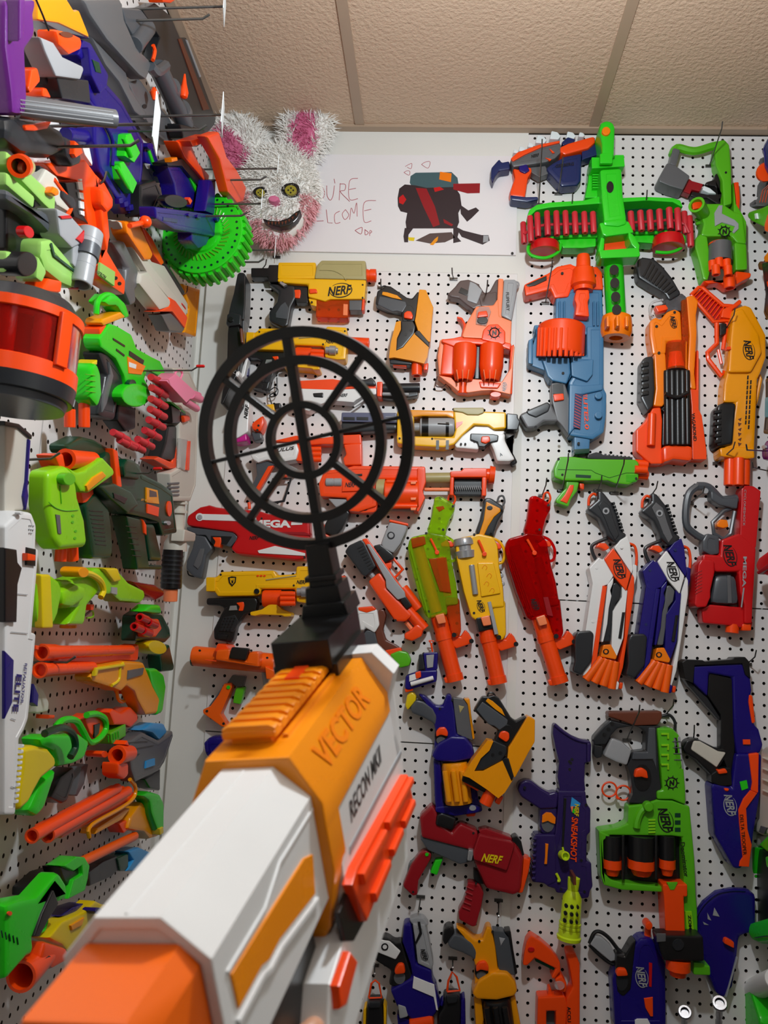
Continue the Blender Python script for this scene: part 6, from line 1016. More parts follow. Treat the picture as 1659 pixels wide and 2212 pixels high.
t.p('shell','lg',[(205,232),(292,268),(352,360),(480,420),(496,440),(470,512),(312,492),(240,332)],.05,.13,.006); t.p('panel','dk',[(312,490),(522,512),(536,662),(350,632)],.04,.12,.004); t.p('frame','dk',[(118,232),(212,240),(352,600),(312,642),(200,422)],.03,.1,.004); t.p('orange_core','or',[(150,440),(190,428),(212,520),(142,602),(128,560)],.06,.12,.008); t.p('orange_core','or',[(225,560),(250,560),(285,630),(225,620)],.06,.11,.005); t.done()
t=TL('bulky near-black blaster end with an orange band behind the grey tube')
t.p('barrel','dk',[(-20,740),(110,750),(270,780),(370,830),(402,960),(300,1012),(100,985),(-20,900)],.03,.12,.022); t.p('band','or',[(110,800),(200,790),(285,775),(255,825),(170,840),(110,835)],.115,.125,.004); t.p('front_cap','dk',[(350,860),(430,900),(480,1010),(470,1050),(420,1070),(380,1000)],.04,.12,.008); t.p('orange_fin','or',[(432,900),(470,935),(485,980),(440,1010),(425,985)],.1,.13,.003); t.done()
V(*J5); t=TL('pale-green and grey rail blaster with red-edged scope block at the far left')
t.p('rail','sg2',[(-30,140),(620,740),(610,965),(470,840),(-30,330)],.07,.11,.006); t.p('rail','sg2',[(-30,410),(352,740),(332,895),(-30,590)],.07,.115,.006); t.p('rail_gap','bk',[(-30,330),(480,840),(340,880),(340,740),(-30,400)],.06,.1,.002); t.p('shell','sg',[(-30,620),(332,890),(440,900),(642,1050),(662,1222),(562,1232),(440,1100),(300,970),(-30,780)],.06,.13,.012)
t.p('frame','bk',[(-30,780),(300,970),(560,1230),(840,1392),(560,1340),(430,1500),(120,1560),(-30,1400)],.04,.1,.008); t.p('housing','sg2',[(430,1290),(560,1270),(760,1500),(912,1690),(872,1922),(700,1852),(480,1682),(420,1500)],.06,.14,.01); t.p('housing_rim','sg2',[(380,1480),(505,1700),(442,1842),(362,1782)],.08,.14,.006); t.p('panel_line','dg',[(560,1330),(600,1480),(880,1690),(870,1715),(585,1500),(540,1350)],.138,.1425,0); t.c('dome','bk',(240,1600),135,.08,.15,160,b=.03); t.c('button','rd',(262,1190),62,.12,.135,85,rot=-.5,b=.004); t.p('side_edge','sg2',[(-30,1430),(60,1440),(40,1640),(-30,1720)],.08,.13,.006)
t.p('scope_block','lg',[(625,880),(795,960),(985,1170),(962,1342),(832,1400),(672,1242)],.08,.15,.006); t.p('block_edge','rd',[(665,985),(800,975),(830,1015),(690,1025)],.149,.153,.001); t.p('block_edge','rd',[(880,1280),(985,1170),(975,1290),(950,1335)],.149,.153,.001); t.p('block_leg','lg',[(838,1310),(945,1360),(875,1652),(832,1600)],.09,.145,.005)
t.l('scope','lg',(1155,1190),(1028,1870),[(0,150),(.02,165),(.2,165),(.21,160),(.22,165),(.46,160),(.5,140),(.66,140),(.67,136),(.68,140),(.98,140),(1,130),(1,110),(.6,110),(.6,1)],.15,seg=28); t.l('scope_band','sg',(1120,1380),(1092,1525),[(0,166),(1,164)],.15,seg=28); t.c('scope_lens','rd',(950,1910),60,.12,.14,22,b=0); t.done()
t=TL('orange blaster with white shark-tooth marks and light-green label on the left wall')
t.p('body','or',[(640,480),(470,300),(940,260),(1000,250),(1140,440),(1262,560),(1372,760),(1372,880),(1302,950),(1332,1250),(1302,1440),(1432,1660),(1535,1810),(1522,2005),(1400,1922),(1200,1800),(1200,1500),(1292,1300),(1180,1182),(1000,1172),(1042,1080),(962,620),(900,540)],.02,.085,.01); t.p('tooth_back','bk',[(740,560),(905,545),(995,1000),(1052,1090),(860,1000)],.06,.095,.003)
for q in ([(902,552),(960,545),(975,660),(915,645)],[(915,680),(975,690),(985,780),(930,755)],[(930,790),(985,805),(990,900),(938,885)],[(935,915),(990,925),(992,992),(945,965)],[(930,515),(958,510),(960,540),(935,538)]): t.p('tooth','wh',q,.094,.099,.001)
t.p('label','sg2',[(1200,1580),(1392,1700),(1382,1882),(1190,1742)],.084,.09,.001); t.txt('NITRON','dg',(1290,1735),150,44,33,.0905,0,.02); t.p('bulge','or',[(1200,600),(1280,640),(1375,780),(1370,900),(1300,945),(1220,850)],.08,.11,.014); t.p('strut','or',[(1200,880),(1250,890),(1330,1250),(1290,1440),(1240,1200)],.08,.1,.006); t.dots([(1450,1850),(1400,1780)],24,.0855); t.done()
t=TL('white barrel with orange ring and lever behind the pale-green rail')
t.p('barrel','ow',[(385,560),(490,370),(642,480),(702,640),(692,720),(852,860),(822,960),(640,850),(560,700)],.06,.11,.014); t.p('sleeve','dk',[(702,640),(862,740),(892,850),(862,942),(690,740)],.07,.115,.006); t.s('ring','or',[(690,520),(790,660),(900,790),(910,880),(850,990)],60,.11); t.p('lever','oo',[(555,690),(600,600),(660,640),(670,720),(620,735)],.105,.125,.006); t.l('muzzle_ring','or',(300,330),(240,350),[(0,120),(.5,140),(1,135),(1,90),(.3,90),(.3,1)],.1,h1=.13); t.c('muzzle_face','kh',(255,365),90,.12,.128,100,b=0); t.p('collar','dk',[(380,480),(420,330),(500,380),(430,560)],.06,.1,.006); t.done()
# clear red drum blaster
V(*K5); t=TL('large drum with clear dark-red window, orange frame and black caps','drum_magazine','drum')
LS[0]=1; A=WL.on((270,560),.13); k=WL.sc((270,560),.13); R=440*k; ax=Vector((-.02,0,-1)).normalized(); H=790*k; A=A+Vector((-.02,0,0)); LS[0]=.72
def dl(n,col,t0,t1,r0,r1,par=None): vs,fs=lathe_vf(A+ax*(H*t0),A+ax*(H*t1),[(0,r0*R*.97),(.06,r0*R),(.94,r1*R),(1,r1*R*.97)],44); return t.add(n,mesh(n,vs,fs,col),par)
dl('cap_top','dk',0,.16,.8,.98); dl('frame_ring','or',.14,.24,1.0,1.0); w_=dl('window','c_tr',.22,.66,.97,.97); dl('inner_core','dr',.2,.68,.7,.7); dl('frame_ring','or',.64,.8,1.0,1.0); dl('cap_bottom','dk',.78,.93,1.0,.97); dl('foot','sg',.92,1.0,.9,.86)
for i in range(10):
    an=i*math.tau/10; q=A+Vector((math.cos(an),math.sin(an),0))*R*.82; vs,fs=tube_vf([q+ax*H*.22,q+ax*H*.66],R*.14,10); t.add('dart_tube',mesh('dart_tube',vs,fs,'rd'),w_)
for an in (-.35,-2.6):
    q=[A+ax*(H*f)+Vector((math.cos(an+da),math.sin(an+da),0))*R*.985 for f,da in ((.2,-.12),(.2,.12),(.68,.12),(.68,-.12))]; nn=Vector((math.cos(an),math.sin(an),0)); t.add('frame_post',prism_mesh('frame_post',q,nn,.006,.002,'or'))
q=[A+ax*(H*f)+Vector((math.cos(-1.72+da),math.sin(-1.72+da),0))*R*.99 for f,da in ((.26,-.11),(.26,.11),(.33,.11),(.33,-.11))]; t.add('price_sticker',prism_mesh('price_sticker',q,Vector((math.cos(-1.72),math.sin(-1.72),0)),.001,0,'sk'))
t.p('neck','or',[(290,400),(392,420),(384,505),(235,495)],.09,.14,.005); t.p('neck_block','dk',[(60,540),(250,480),(390,500),(400,580),(100,600)],.08,.16,.01); t.done()
V(*K5); t=TL('white and orange rifle with grey grip slanting down towards the corner')
t.p('body','ow',[(750,-20),(850,-10),(1050,280),(1142,310),(1312,580),(1312,662),(1180,560),(960,350),(830,100)],.02,.07,.005); t.p('body_ridge','ow',[(800,-10),(830,0),(1040,300),(1300,630),(1300,690),(1020,370)],.06,.085,.004); t.p('fore_end','ow',[(968,362),(1022,350),(1192,560),(1182,612),(1110,632),(958,442)],.03,.09,.01); t.p('top_cover','oo',[(850,-10),(952,-10),(1062,230),(1042,272),(1000,272),(870,80)],.05,.095,.008); t.p('rear_sight','or',[(960,-10),(1052,110),(1142,290),(1120,312),(1060,230)],.03,.07,.005)
t.p('muzzle','or',[(1180,535),(1222,560),(1312,680),(1292,762),(1200,642),(1088,642),(1178,600)],.02,.09,.005); t.p('tip','gy',[(1118,662),(1190,650),(1242,700),(1292,762),(1270,792),(1180,782)],.03,.085,.005); t.p('grip','gy',[(750,130),(852,130),(902,230),(952,330),(962,450),(932,492),(942,582),(900,602),(850,482),(872,332),(830,252)],.03,.08,.012); t.p('rail','dk',[(1150,300),(1165,300),(1290,500),(1280,520)],.03,.075,.002); t.s('red_catch','rd',[(1300,585),(1325,620),(1310,650)],16,.07); t.done()
t=TL('yellow flat toy stock hanging in the corner under the green drum','toy_stock','toy part'); t.p('stock','yo',[(1280,440),(1402,480),(1372,822),(1288,792),(1322,620)],.03,.06,.005); t.s('curve_line','br',[(1345,455),(1340,500),(1310,520)],7,.061); t.done()
t=TL('green loop-handled blaster with two orange barrels hanging behind the red drum')
t.s('loop','gr',[(690,660),(700,570),(750,525),(810,535),(870,620),(880,680)],44,.08); t.p('loop_web','gr',[(700,570),(750,515),(800,520),(862,580),(896,682),(860,692),(800,600),(740,600)],.04,.09,.01); t.p('yellow_bar','yo',[(680,720),(690,690),(822,640),(862,680),(700,742)],.04,.09,.005); t.p('neck','or',[(665,760),(718,720),(712,800),(670,812)],.04,.085,.004); t.p('body','gr',[(608,1030),(652,1000),(682,1080),(692,1240),(662,1332),(600,1260)],.03,.1,.012)
for x,y in ((500,1340),(604,1240)): t.t('barrel','or',(x,y),(x,1470),40,.07,hollow=.7)
for k in range(4): t.s('body_rib','zg',[(612,1090+k*40),(682,1100+k*40)],8,.1,sm=False)
t.p('yellow_tab','yl',[(615,1000),(652,985),(650,1020),(612,1030)],.05,.09,.003); t.done()
t=TL('bright-green belt-fed pistol with a trailing loop of red darts')
t.p('body','gr',[(665,830),(740,720),(800,740),(902,800),(942,900),(1050,960),(1112,990),(1147,1060),(1140,1122),(1020,1060),(1000,1122),(1042,1200),(1020,1262),(930,1272),(870,1200),(850,1100),(790,980),(680,900)],.02,.09,.008)
for q in ([(765,828),(852,882),(850,894),(765,842)],[(885,920),(992,990),(982,1022),(882,952)],[(790,905),(850,950),(846,962),(788,918)]): t.p('slot','bk',q,.089,.0915,0)
t.p('sticker','oo',[(870,960),(1002,1030),(972,1092),(880,1082)],.089,.092,.001); t.p('sticker_label','wh',[(880,1000),(935,1020),(930,1050),(882,1035)],.0918,.0925,0); t.p('stock','dk',[(660,930),(720,920),(830,1060),(852,1180),(802,1300),(782,1422),(700,1402),(658,1380),(720,1100)],.02,.08,.01); t.p('stock_inner','gy',[(740,1000),(770,1100),(720,1300),(690,1360),(700,1250),(745,1090)],.078,.084,.002); t.c('dome','gr',(935,1240),105,.04,.105,85,b=.02); t.c('dome_screw','dg',(908,1160),26,.09,.1,34); t.p('under_body','bk',[(808,1290),(932,1330),(932,1480),(860,1502),(800,1420)],.02,.08,.006)
t.p('front_block','dk',[(1190,1310),(1302,1370),(1290,1442),(1200,1442)],.03,.09,.005); t.p('green_trim','gr',[(1175,1285),(1200,1285),(1300,1365),(1290,1375)],.05,.09,.002); t.p('front_knob','or',[(1282,1385),(1325,1382),(1332,1420),(1290,1438)],.05,.1,.006)
for i,(x,y) in enumerate([(1080,1110),(1085,1185),(1080,1265),(1075,1340),(1065,1415),(1035,1490),(985,1555),(920,1580),(855,1560),(808,1505)]):
    t.l('dart','ro',(x,y),(x+105,y+55),[(0,12),(0,25),(.06,27),(.5,27),(.5,31),(.62,31),(.62,27),(1,27)],.12,seg=14); t.c('dart_hole','br',(x,y),11,.118,.122,b=0,seg=10)
t.s('dart_link','ro',[(1140,1150),(1145,1225),(1140,1300),(1130,1380),(1115,1455),(1080,1530),(1010,1600),(930,1600),(860,1560)],22,.115)
V(*K6); t.p('fore_grip','bk',[(1170,130),(1236,130),(1242,220),(1216,382),(1110,372),(1152,250)],.03,.08,.008); t.done()
V(300,540,6.3808); t=TL('plain pink block-shaped toy hanging from a red-tipped hook','pink_block_toy','toy')
t.p('block','pk',[(298,1805),(430,1700),(722,1962),(582,2105)],.09,.15,.002); t.t('leg','pk',(720,2000),(850,2060),56,.11); t.t('leg','pk',(640,2090),(800,2190),50,.12); t.t('leg','pk',(700,1960),(830,2000),40,.1); t.s('loop','pk',[(480,1740),(520,1670),(580,1665),(595,1720),(560,1790)],34,.12); t.done()
# pale tall blaster in the corner
V(*K6); t=TL('tall off-white rifle hung muzzle down in the corner with black barrel and orange tip')
t.p('receiver','ow',[(1250,-20),(1392,-20),(1372,560),(1332,672),(1200,672),(1180,470),(1250,430)],.02,.09,.006); t.p('guard','or',[(1230,210),(1262,210),(1252,432),(1190,440),(1058,370),(1100,350),(1200,392)],.03,.08,.005); t.p('window','c_cl',[(1260,220),(1312,230),(1292,450),(1254,430)],.085,.095,.003); t.p('side_strip','or',[(1312,240),(1332,240),(1322,452),(1296,446)],.088,.096,.002); t.l('sleeve','ow',(1272,640),(1255,1030),[(0,56),(.1,56),(.1,76),(.14,76),(.14,58),(.25,58),(.25,76),(.3,76),(.3,58),(.75,58),(.85,80),(1,84)],.06); t.p('lug','ow',[(1290,870),(1372,900),(1366,962),(1280,962)],.05,.1,.006)
for k in range(4): t.p('vent','gy',[(1170,540+k*28),(1250,535+k*28),(1250,548+k*28),(1170,553+k*28)],.088,.0925,.001)
t.l('barrel','bk',(1240,1020),(1225,1300),[(0,72),(.96,74),(1,66)],.06)
for k in range(7): t.l('barrel_ring','dk',(1238-k*2,1060+k*32),(1237-k*2,1074+k*32),[(0,76),(1,76)],.06)
t.t('muzzle','pe',(1224,1300),(1220,1390),50,.06,hollow=.7); V(*K5); t.p('stock','ow',[(1200,1040),(1320,1050),(1382,1200),(1395,1330),(1262,1330),(1240,1200)],.03,.08,.006); t.done()
V(*K6); t=TL('dark bottle-green blaster with two ribbed grips and orange fin')
t.p('body','dg',[(600,430),(760,300),(850,372),(960,402),(982,470),(1120,540),(1202,600),(1237,900),(1130,922),(1100,822),(1000,792),(860,762),(740,682),(640,582)],.02,.1,.008); t.p('hood','dg',[(425,270),(550,208),(642,230),(762,300),(760,380),(660,350),(560,330),(440,330)],.02,.09,.01); t.p('upper_block','dg',[(840,420),(870,365),(930,380),(980,470),(960,520),(850,500)],.06,.12,.008); t.p('ridge','dg',[(660,560),(780,540),(900,600),(960,700),(880,760),(760,660)],.09,.115,.008); t.p('recess','bk',[(765,610),(870,650),(850,690),(775,650)],.112,.117,.001)
for q in ([(560,700),(640,600),(742,720),(762,860),(772,1000),(762,1082),(620,1086),(590,900)],[(860,770),(982,800),(1012,1000),(1032,1130),(1132,1130),(1122,1162),(945,1162),(930,1060)],[(1000,830),(1072,830),(1112,1000),(1132,1102),(1040,1102)]): t.p('grip','dg',q,.03,.095,.012)
for k in range(9): t.s('grip_rib','bk',[(640+k*6,740+k*30),(735+k*3,748+k*30)],7,.0955,sm=False)
for k in range(6): t.s('grip_rib','bk',[(900+k*9,850+k*42),(975+k*7,858+k*42)],6,.0955,sm=False)
t.p('fin','or',[(765,290),(800,310),(832,572),(796,572)],.08,.11,.004); t.p('crest','yo',[(1010,572),(1090,592),(1102,692),(1010,680)],.099,.103,.001); t.p('crest_figure','bro',[(1030,590),(1080,605),(1085,640),(1030,640)],.1028,.1035,0); t.txt('JET GUNNER','yo',(1055,668),90,16,8,.1035,0,.02); t.p('sticker','or',[(1015,690),(1102,715),(1096,782),(1015,757)],.099,.1025,.001); t.c('port','or',(1177,725),17,.099,.103,55,b=0); t.c('bolt','lg',(1172,828),16,.099,.108); t.p('trigger','or',[(985,800),(1010,840),(1012,915),(995,900)],.06,.1,.003); t.done()
t=TL('lime-green pistol with yellow grip inlay and orange muzzle, hung nose down')
t.p('body','lm',[(295,460),(430,420),(470,440),(502,560),(512,640),(562,800),(582,980),(562,1002),(385,1022),(340,960),(290,700)],.03,.12,.016,seg=3); t.p('grip','lm',[(440,425),(500,462),(560,450),(690,355),(772,440),(777,482),(590,612),(530,602),(490,540)],.05,.12,.012); t.p('grip_inlay','yo',[(570,560),(620,500),(690,458),(718,490),(582,602)],.118,.125,.003); t.l('top_tube','or',(660,380),(470,372),[(0,62),(.8,66),(1,72),(1,48),(.5,48),(.5,1)],.09); t.p('top_lug','or',[(338,340),(402,328),(422,430),(378,432)],.06,.1,.005)
for a,b,r in (((440,1005),(432,1106),42),((512,998),(518,1096),46)): t.t('muzzle','or',a,b,r,.08,hollow=.65)
t.c('dial','zg',(445,512),45,.11,.135,b=.004); t.p('catch','or',[(530,605),(622,580),(632,672),(545,686)],.04,.09,.004); t.s('body_line','zg',[(350,680),(400,720),(470,740),(560,735)],8,.121); t.s('body_line','zg',[(430,560),(440,690)],10,.121); t.p('sticker','gy',[(345,765),(375,770),(385,905),(362,900)],.119,.122,0); t.dots([(470,775),(468,820),(490,885),(485,935)],10,.1205,'zg'); t.done()
t=TL('lime and yellow rifle with wide yellow-banded butt and clear red barrel')
t.p('butt','lm',[(215,1230),(260,1190),(330,1200),(390,1250),(402,1330),(372,1480),(340,1560),(260,1586),(220,1540),(205,1400)],.03,.11,.014); t.p('butt_band','yl',[(240,1195),(312,1195),(332,1580),(250,1582)],.1,.116,.005); t.p('body','lm',[(380,1230),(450,1240),(540,1210),(640,1150),(720,1150),(820,1180),(882,1250),(1002,1310),(1002,1372),(970,1402),(820,1392),(760,1342),(650,1342),(582,1420),(562,1560),(440,1560),(500,1440),(400,1440)],.02,.1,.014); t.p('neck','lm',[(400,1310),(500,1260),(580,1290),(560,1380),(480,1430),(400,1420)],.06,.115,.012)
t.c('bolt_ball','yo',(548,1180),38,.09,.14,b=.012); t.s('bolt_arm','yl',[(560,1190),(640,1192),(715,1240),(742,1310),(722,1362)],48,.11); t.p('sight','yl',[(700,1150),(802,1150),(832,1240),(780,1252)],.06,.11,.006); t.p('barrel','c_tr',[(900,1240),(1080,1270),(1142,1310),(1142,1350),(1080,1382),(1000,1342)],.02,.08,.012); t.s('trigger_guard','gy',[(600,1400),(652,1392),(652,1450),(610,1490)],18,.06); t.s('guard_loop','lm',[(600,1490),(660,1460),(665,1500),(620,1510)],14,.05); t.p('trigger','or',[(600,1410),(630,1410),(625,1450),(605,1452)],.05,.07,.002); t.p('label','lg',[(755,1285),(795,1290),(795,1340),(755,1330)],.099,.103,0); t.t('grip_cap','yo',(490,1545),(488,1580),60,.06); t.done()
V(*K7); t=TL('small dark-green blaster with four red barrels and a yellow bulb near the corner')
t.p('body','dg',[(930,280),(940,100),(1000,60),(1130,90),(1182,180),(1192,250),(1150,292)],.03,.08,.008); t.p('cap','gr',[(990,70),(1050,20),(1112,20),(1127,86),(1060,82)],.05,.11,.008); t.p('face','or',[(990,130),(1100,120),(1127,190),(1080,252),(1000,252)],.07,.1,.006)
for x,y in ((1000,110),(1062,145),(960,176),(1022,206)): t.l('barrel','rd',(x+50,y+20),(x,y),[(0,30),(.95,31),(1,28),(1,18),(.4,18),(.4,1)],.11,seg=16)
t.c('bulb','yl',(1092,325),68,.05,.1,48,rot=.3,b=.02)
t.p('grip','dg',[(1110,382),(1182,300),(1216,450),(1212,492),(1125,502)],.02,.06,.008); t.done()
t=TL('orange double-barrel blaster with yellow frame and green butt, the upper of two alike')
for a,b in (((300,365),(935,345)),((285,490),(660,468))): t.l('barrel','or',a,b,[(.05,20),(.05,40),(0,44),(0,58),(.04,58),(.12,50),(1,44)],.09,seg=24)
t.p('housing','or',[(360,300),(450,320),(860,330),(962,300),(952,422),(840,422),(640,452),(440,442),(440,512),(360,522)],.03,.085,.008); t.p('frame','yo',[(640,460),(850,420),(992,430),(1022,500),(1062,600),(1112,690),(1092,802),(1010,812),(950,702),(930,642),(870,602),(830,642),(780,622),(620,572),(600,540)],.02,.1,.01); t.p('frame_rib','yl',[(640,470),(850,440),(860,460),(660,492),(650,530),(635,530)],.098,.107,.003); t.p('plate','gy',[(880,490),(992,470),(982,520),(875,552)],.099,.104,.001); t.s('guard','yo',[(835,630),(850,700),(890,712),(930,640)],26,.06); t.p('trigger','or',[(865,620),(912,608),(890,662)],.04,.08,.003); t.p('butt','gr',[(1030,480),(1090,475),(1142,520),(1157,600),(1132,790),(1090,816),(1102,700),(1050,590)],.02,.1,.01); t.s('frame_curve','yl',[(800,600),(850,560),(860,470),(880,440)],24,.1); t.done()
t=TL('green and orange blaster with yellow stock and dark-green hooked handle')
t.p('stock','yl',[(110,1040),(200,1025),(300,1050),(352,1110),(352,1180),(240,1272),(190,1362),(150,1442),(80,1502),(70,1400),(100,1200)],.03,.12,.022,seg=3); t.p('body','gr',[(230,980),(300,950),(420,950),(520,940),(600,1000),(560,1120),(480,1160),(370,1182),(340,1070),(250,1030)],.02,.1,.012); t.s('ring','gr',[(400,900),(450,850),(540,850),(590,920),(640,1005),(700,990),(755,920),(750,840),(690,805),(620,812)],52,.09); t.s('hook_handle','dg',[(320,945),(380,918),(450,905),(520,950),(540,1040),(505,1112)],58,.13)
t.p('core','or',[(560,840),(620,800),(742,840),(702,960),(650,992),(600,940)],.04,.085,.006); t.p('core_slot','bk',[(630,880),(672,868),(662,942),(630,972)],.084,.088,.0005); t.p('barrel','or',[(740,790),(770,760),(830,790),(900,750),(952,800),(952,852),(900,902),(860,882),(780,882)],.03,.08,.008); t.p('fins','zg',[(750,940),(862,870),(862,960),(760,1022)],.04,.08,.004)
for k in range(5): t.s('fin','gr',[(775+k*18,960-k*8),(778+k*18,1005-k*8)],8,.082,sm=False)
t.p('magazine','bk',[(310,1400),(390,1250),(482,1180),(492,1250),(432,1430),(400,1442)],.02,.08,.005); t.p('grip','gr',[(148,1500),(240,1300),(372,1190),(332,1300),(272,1480),(220,1542)],.03,.1,.012); t.c('knob','or',(705,1090),24,.06,.1,b=.006); t.p('strut','gy',[(540,1180),(590,1160),(560,1300),(510,1390),(495,1380)],.02,.05,.003); t.done()
t=TL('grey and sky-blue blaster with a round orange muzzle facing the room')
t.p('body','gy',[(880,1000),(980,930),(1100,990),(1202,920),(1207,960),(1142,1150),(1102,1210),(990,1262),(930,1292),(900,1200)],.02,.1,.006); t.p('top','sk',[(970,920),(1060,865),(1142,870),(1172,930),(1110,992),(1060,940)],.03,.1,.01); t.p('window','sk',[(1010,1140),(1072,1120),(1072,1170),(1005,1192)],.099,.104,.001)
for q in ((920,1010,1060,1000),(940,1060,1100,1030),(950,1110,1000,1090)): t.s('panel_line','dk',[(q[0],q[1]),(q[2],q[3])],5,.1005,sm=False)
t.l('muzzle','or',(930,1085),(838,1100),[(0,55),(.6,62),(.9,68),(1,64),(1,42),(.3,42),(.3,1)],.11,seg=24); t.p('muzzle_post','or',[(800,1150),(882,1150),(882,1240),(852,1272),(800,1242)],.08,.12,.008); t.p('sight_fin','or',[(850,1020),(870,992),(885,1030)],.09,.12,.002); t.p('lower','dk',[(1000,1270),(1112,1190),(1112,1352),(1040,1332)],.02,.08,.005); t.done()
V(*K8); t=TL('orange double-barrel blaster with yellow frame and green butt, the lower of two alike')
for a,b in (((228,312),(840,-30)),((342,306),(915,-10))): t.l('barrel','or',a,b,[(.05,20),(.05,36),(0,40),(0,54),(.05,52),(1,44)],.09,seg=24)
t.p('housing','or',[(320,240),(860,-50),(940,0),(900,60),(400,330)],.03,.085,.008); t.s('frame','yo',[(640,320),(652,235),(860,115),(955,40),(970,-40),(930,-95)],32,.09); t.p('frame_panel','yo',[(655,250),(862,120),(900,110),(832,195),(640,300)],.03,.08,.005); t.p('grip','yo',[(900,170),(980,60),(1062,140),(1112,310),(1040,332),(1000,282),(880,262)],.03,.08,.01); t.p('trigger','or',[(810,220),(880,190),(900,250),(850,290)],.03,.07,.005); t.p('butt','gr',[(985,20),(1040,-10),(1112,10),(1142,70),(1142,250),(1112,312),(1052,150),(1040,60)],.02,.1,.01); t.p('butt_cap','yl',[(1108,255),(1135,240),(1138,290),(1112,305)],.06,.105,.004); t.done()
t=TL('green and black crossbow-like blaster with an orange tube, lower left')
t.t('tube','ora',(560,510),(965,312),38,.07); t.p('head','gr',[(425,510),(500,455),(560,460),(597,520),(582,620),(562,700),(440,762),(480,622),(545,582),(540,520),(480,560),(400,522)],.03,.1,.008); t.p('void','bk',[(378,530),(430,515),(480,560),(547,518),(547,582),(490,602),(450,682),(410,622)],.02,.09,.003); t.p('arm','gr',[(220,740),(380,560),(440,660),(440,762),(370,792),(330,700),(240,900),(190,1030),(200,1150),(140,1180),(-20,1360),(-20,800),(100,760)],.03,.12,.014); t.p('inlay','bk',[(250,860),(332,690),(372,792),(300,902),(230,1032),(190,1032)],.1,.125,.004)
t.p('fore_body','dk',[(590,570),(700,490),(802,450),(822,540),(760,602),(600,672)],.02,.07,.006); t.p('band','dg',[(800,470),(882,430),(882,560),(820,562)],.02,.075,.005); t.p('blue_end','sk',[(880,420),(960,390),(1052,430),(1000,492),(930,562),(870,562),(920,482)],.02,.08,.005); t.p('rear','bk',[(165,745),(168,680),(290,570),(385,540),(300,640)],.02,.06,.004); t.s('guard','gr',[(260,1010),(315,985),(338,915)],22,.08)
for k in range(5): t.s('groove','dg',[(10+k*28,990+k*12),(18+k*28,1040+k*12)],10,.121,sm=False)
t.dots([(12,862)],16,.122,'or'); t.done()
t=TL('yellow blaster with flared orange muzzle facing the room at the bottom left')
t.p('body','yl',[(300,1040),(400,920),(560,850),(642,770),(702,800),(732,800),(640,920),(602,1000),(480,1132),(440,1142),(400,1090)],.03,.1,.008); t.p('panel','yo',[(460,950),(560,890),(540,950),(470,985)],.098,.105,.002); t.p('purple_top','bl',[(380,885),(470,820),(570,788),(572,802),(450,882)],.03,.08,.004); t.c('purple_knob','bl',(660,845),28,.09,.12,24); t.p('block','or',[(270,1060),(430,1110),(462,1190),(330,1262),(230,1202)],.05,.12,.01); t.p('block_hole','bk',[(258,1190),(300,1165),(318,1180),(275,1208)],.119,.1215,0); t.l('muzzle','or',(330,1170),(150,1320),[(0,70),(.5,92),(.9,106),(1,104),(1,84),(.2,70),(.2,1)],.1,seg=28); t.done()
V(*J6); t=TL('tall white blaster with blue lettering and blue panels at the far left edge')
t.p('rear_box','ow',[(-20,90),(60,95),(130,160),(112,450),(100,560),(40,562),(-20,640)],.05,.1,.006); t.p('rear_trim','bk',[(-20,72),(60,88),(132,150),(129,172),(60,112),(-20,96)],.05,.105,.002); t.p('blue_edge','bl',[(114,172),(123,178),(106,440),(111,480),(98,556),(85,482),(100,400)],.098,.105,.001)
t.p('body','wh',[(-20,640),(70,560),(130,570),(156,640),(152,760),(171,770),(162,870),(132,1220),(156,1226),(122,1600),(112,1690),(90,1750),(62,1800),(42,2212),(-20,2212)],.05,.13,.006); t.p('black_panel','bk',[(-20,760),(46,770),(52,840),(76,870),(52,960),(46,1166),(-20,1166)],.125,.136,.003); t.p('black_band','bk',[(104,758),(152,768),(150,862),(100,855)],.125,.133,.002); t.p('orange_switch','or',[(105,790),(150,800),(148,832),(105,830)],.13,.14,.002); t.p('blue_panel','bl',[(-20,1320),(30,1370),(22,1600),(-20,1690)],.128,.134,.002); t.txt('ELITE','bl',(92,1552),205,30,96,.1305,0,.03); t.txt('RETALIATOR','bl',(128,1500),220,14,96,.1305,0,.02); t.p('blue_inlay','bl',[(140,1500),(166,1560),(161,1622),(135,1602)],.12,.133,.001)
t.p('orange_tab','or',[(150,1290),(168,1292),(166,1315),(148,1312)],.1,.128,.001); t.p('side_cover','ow',[(165,1500),(202,1530),(232,1600),(227,1652),(160,1662)],.02,.06,.006); t.p('cover_tip','or',[(230,1668),(262,1670),(260,1690),(228,1690)],.02,.05,.003); t.c('bolt','wh',(72,572),10,.128,.138); t.dots([(118,640),(128,640),(138,642),(116,660),(126,662),(136,664),(118,680),(128,682)],3,.1305,'lg')
for k in range(11): t.p('rail_tooth','wh',[(76-k*3,1830+k*30),(88-k*3,1828+k*30),(86-k*3,1846+k*30),(74-k*3,1848+k*30)],.1,.136,.002)
for y in (1010,1220,1690,2060): t.s('panel_line','lg',[(60,y),(150 if y<1600 else 85,y+8)],4,.1305,sm=False)
t.done()
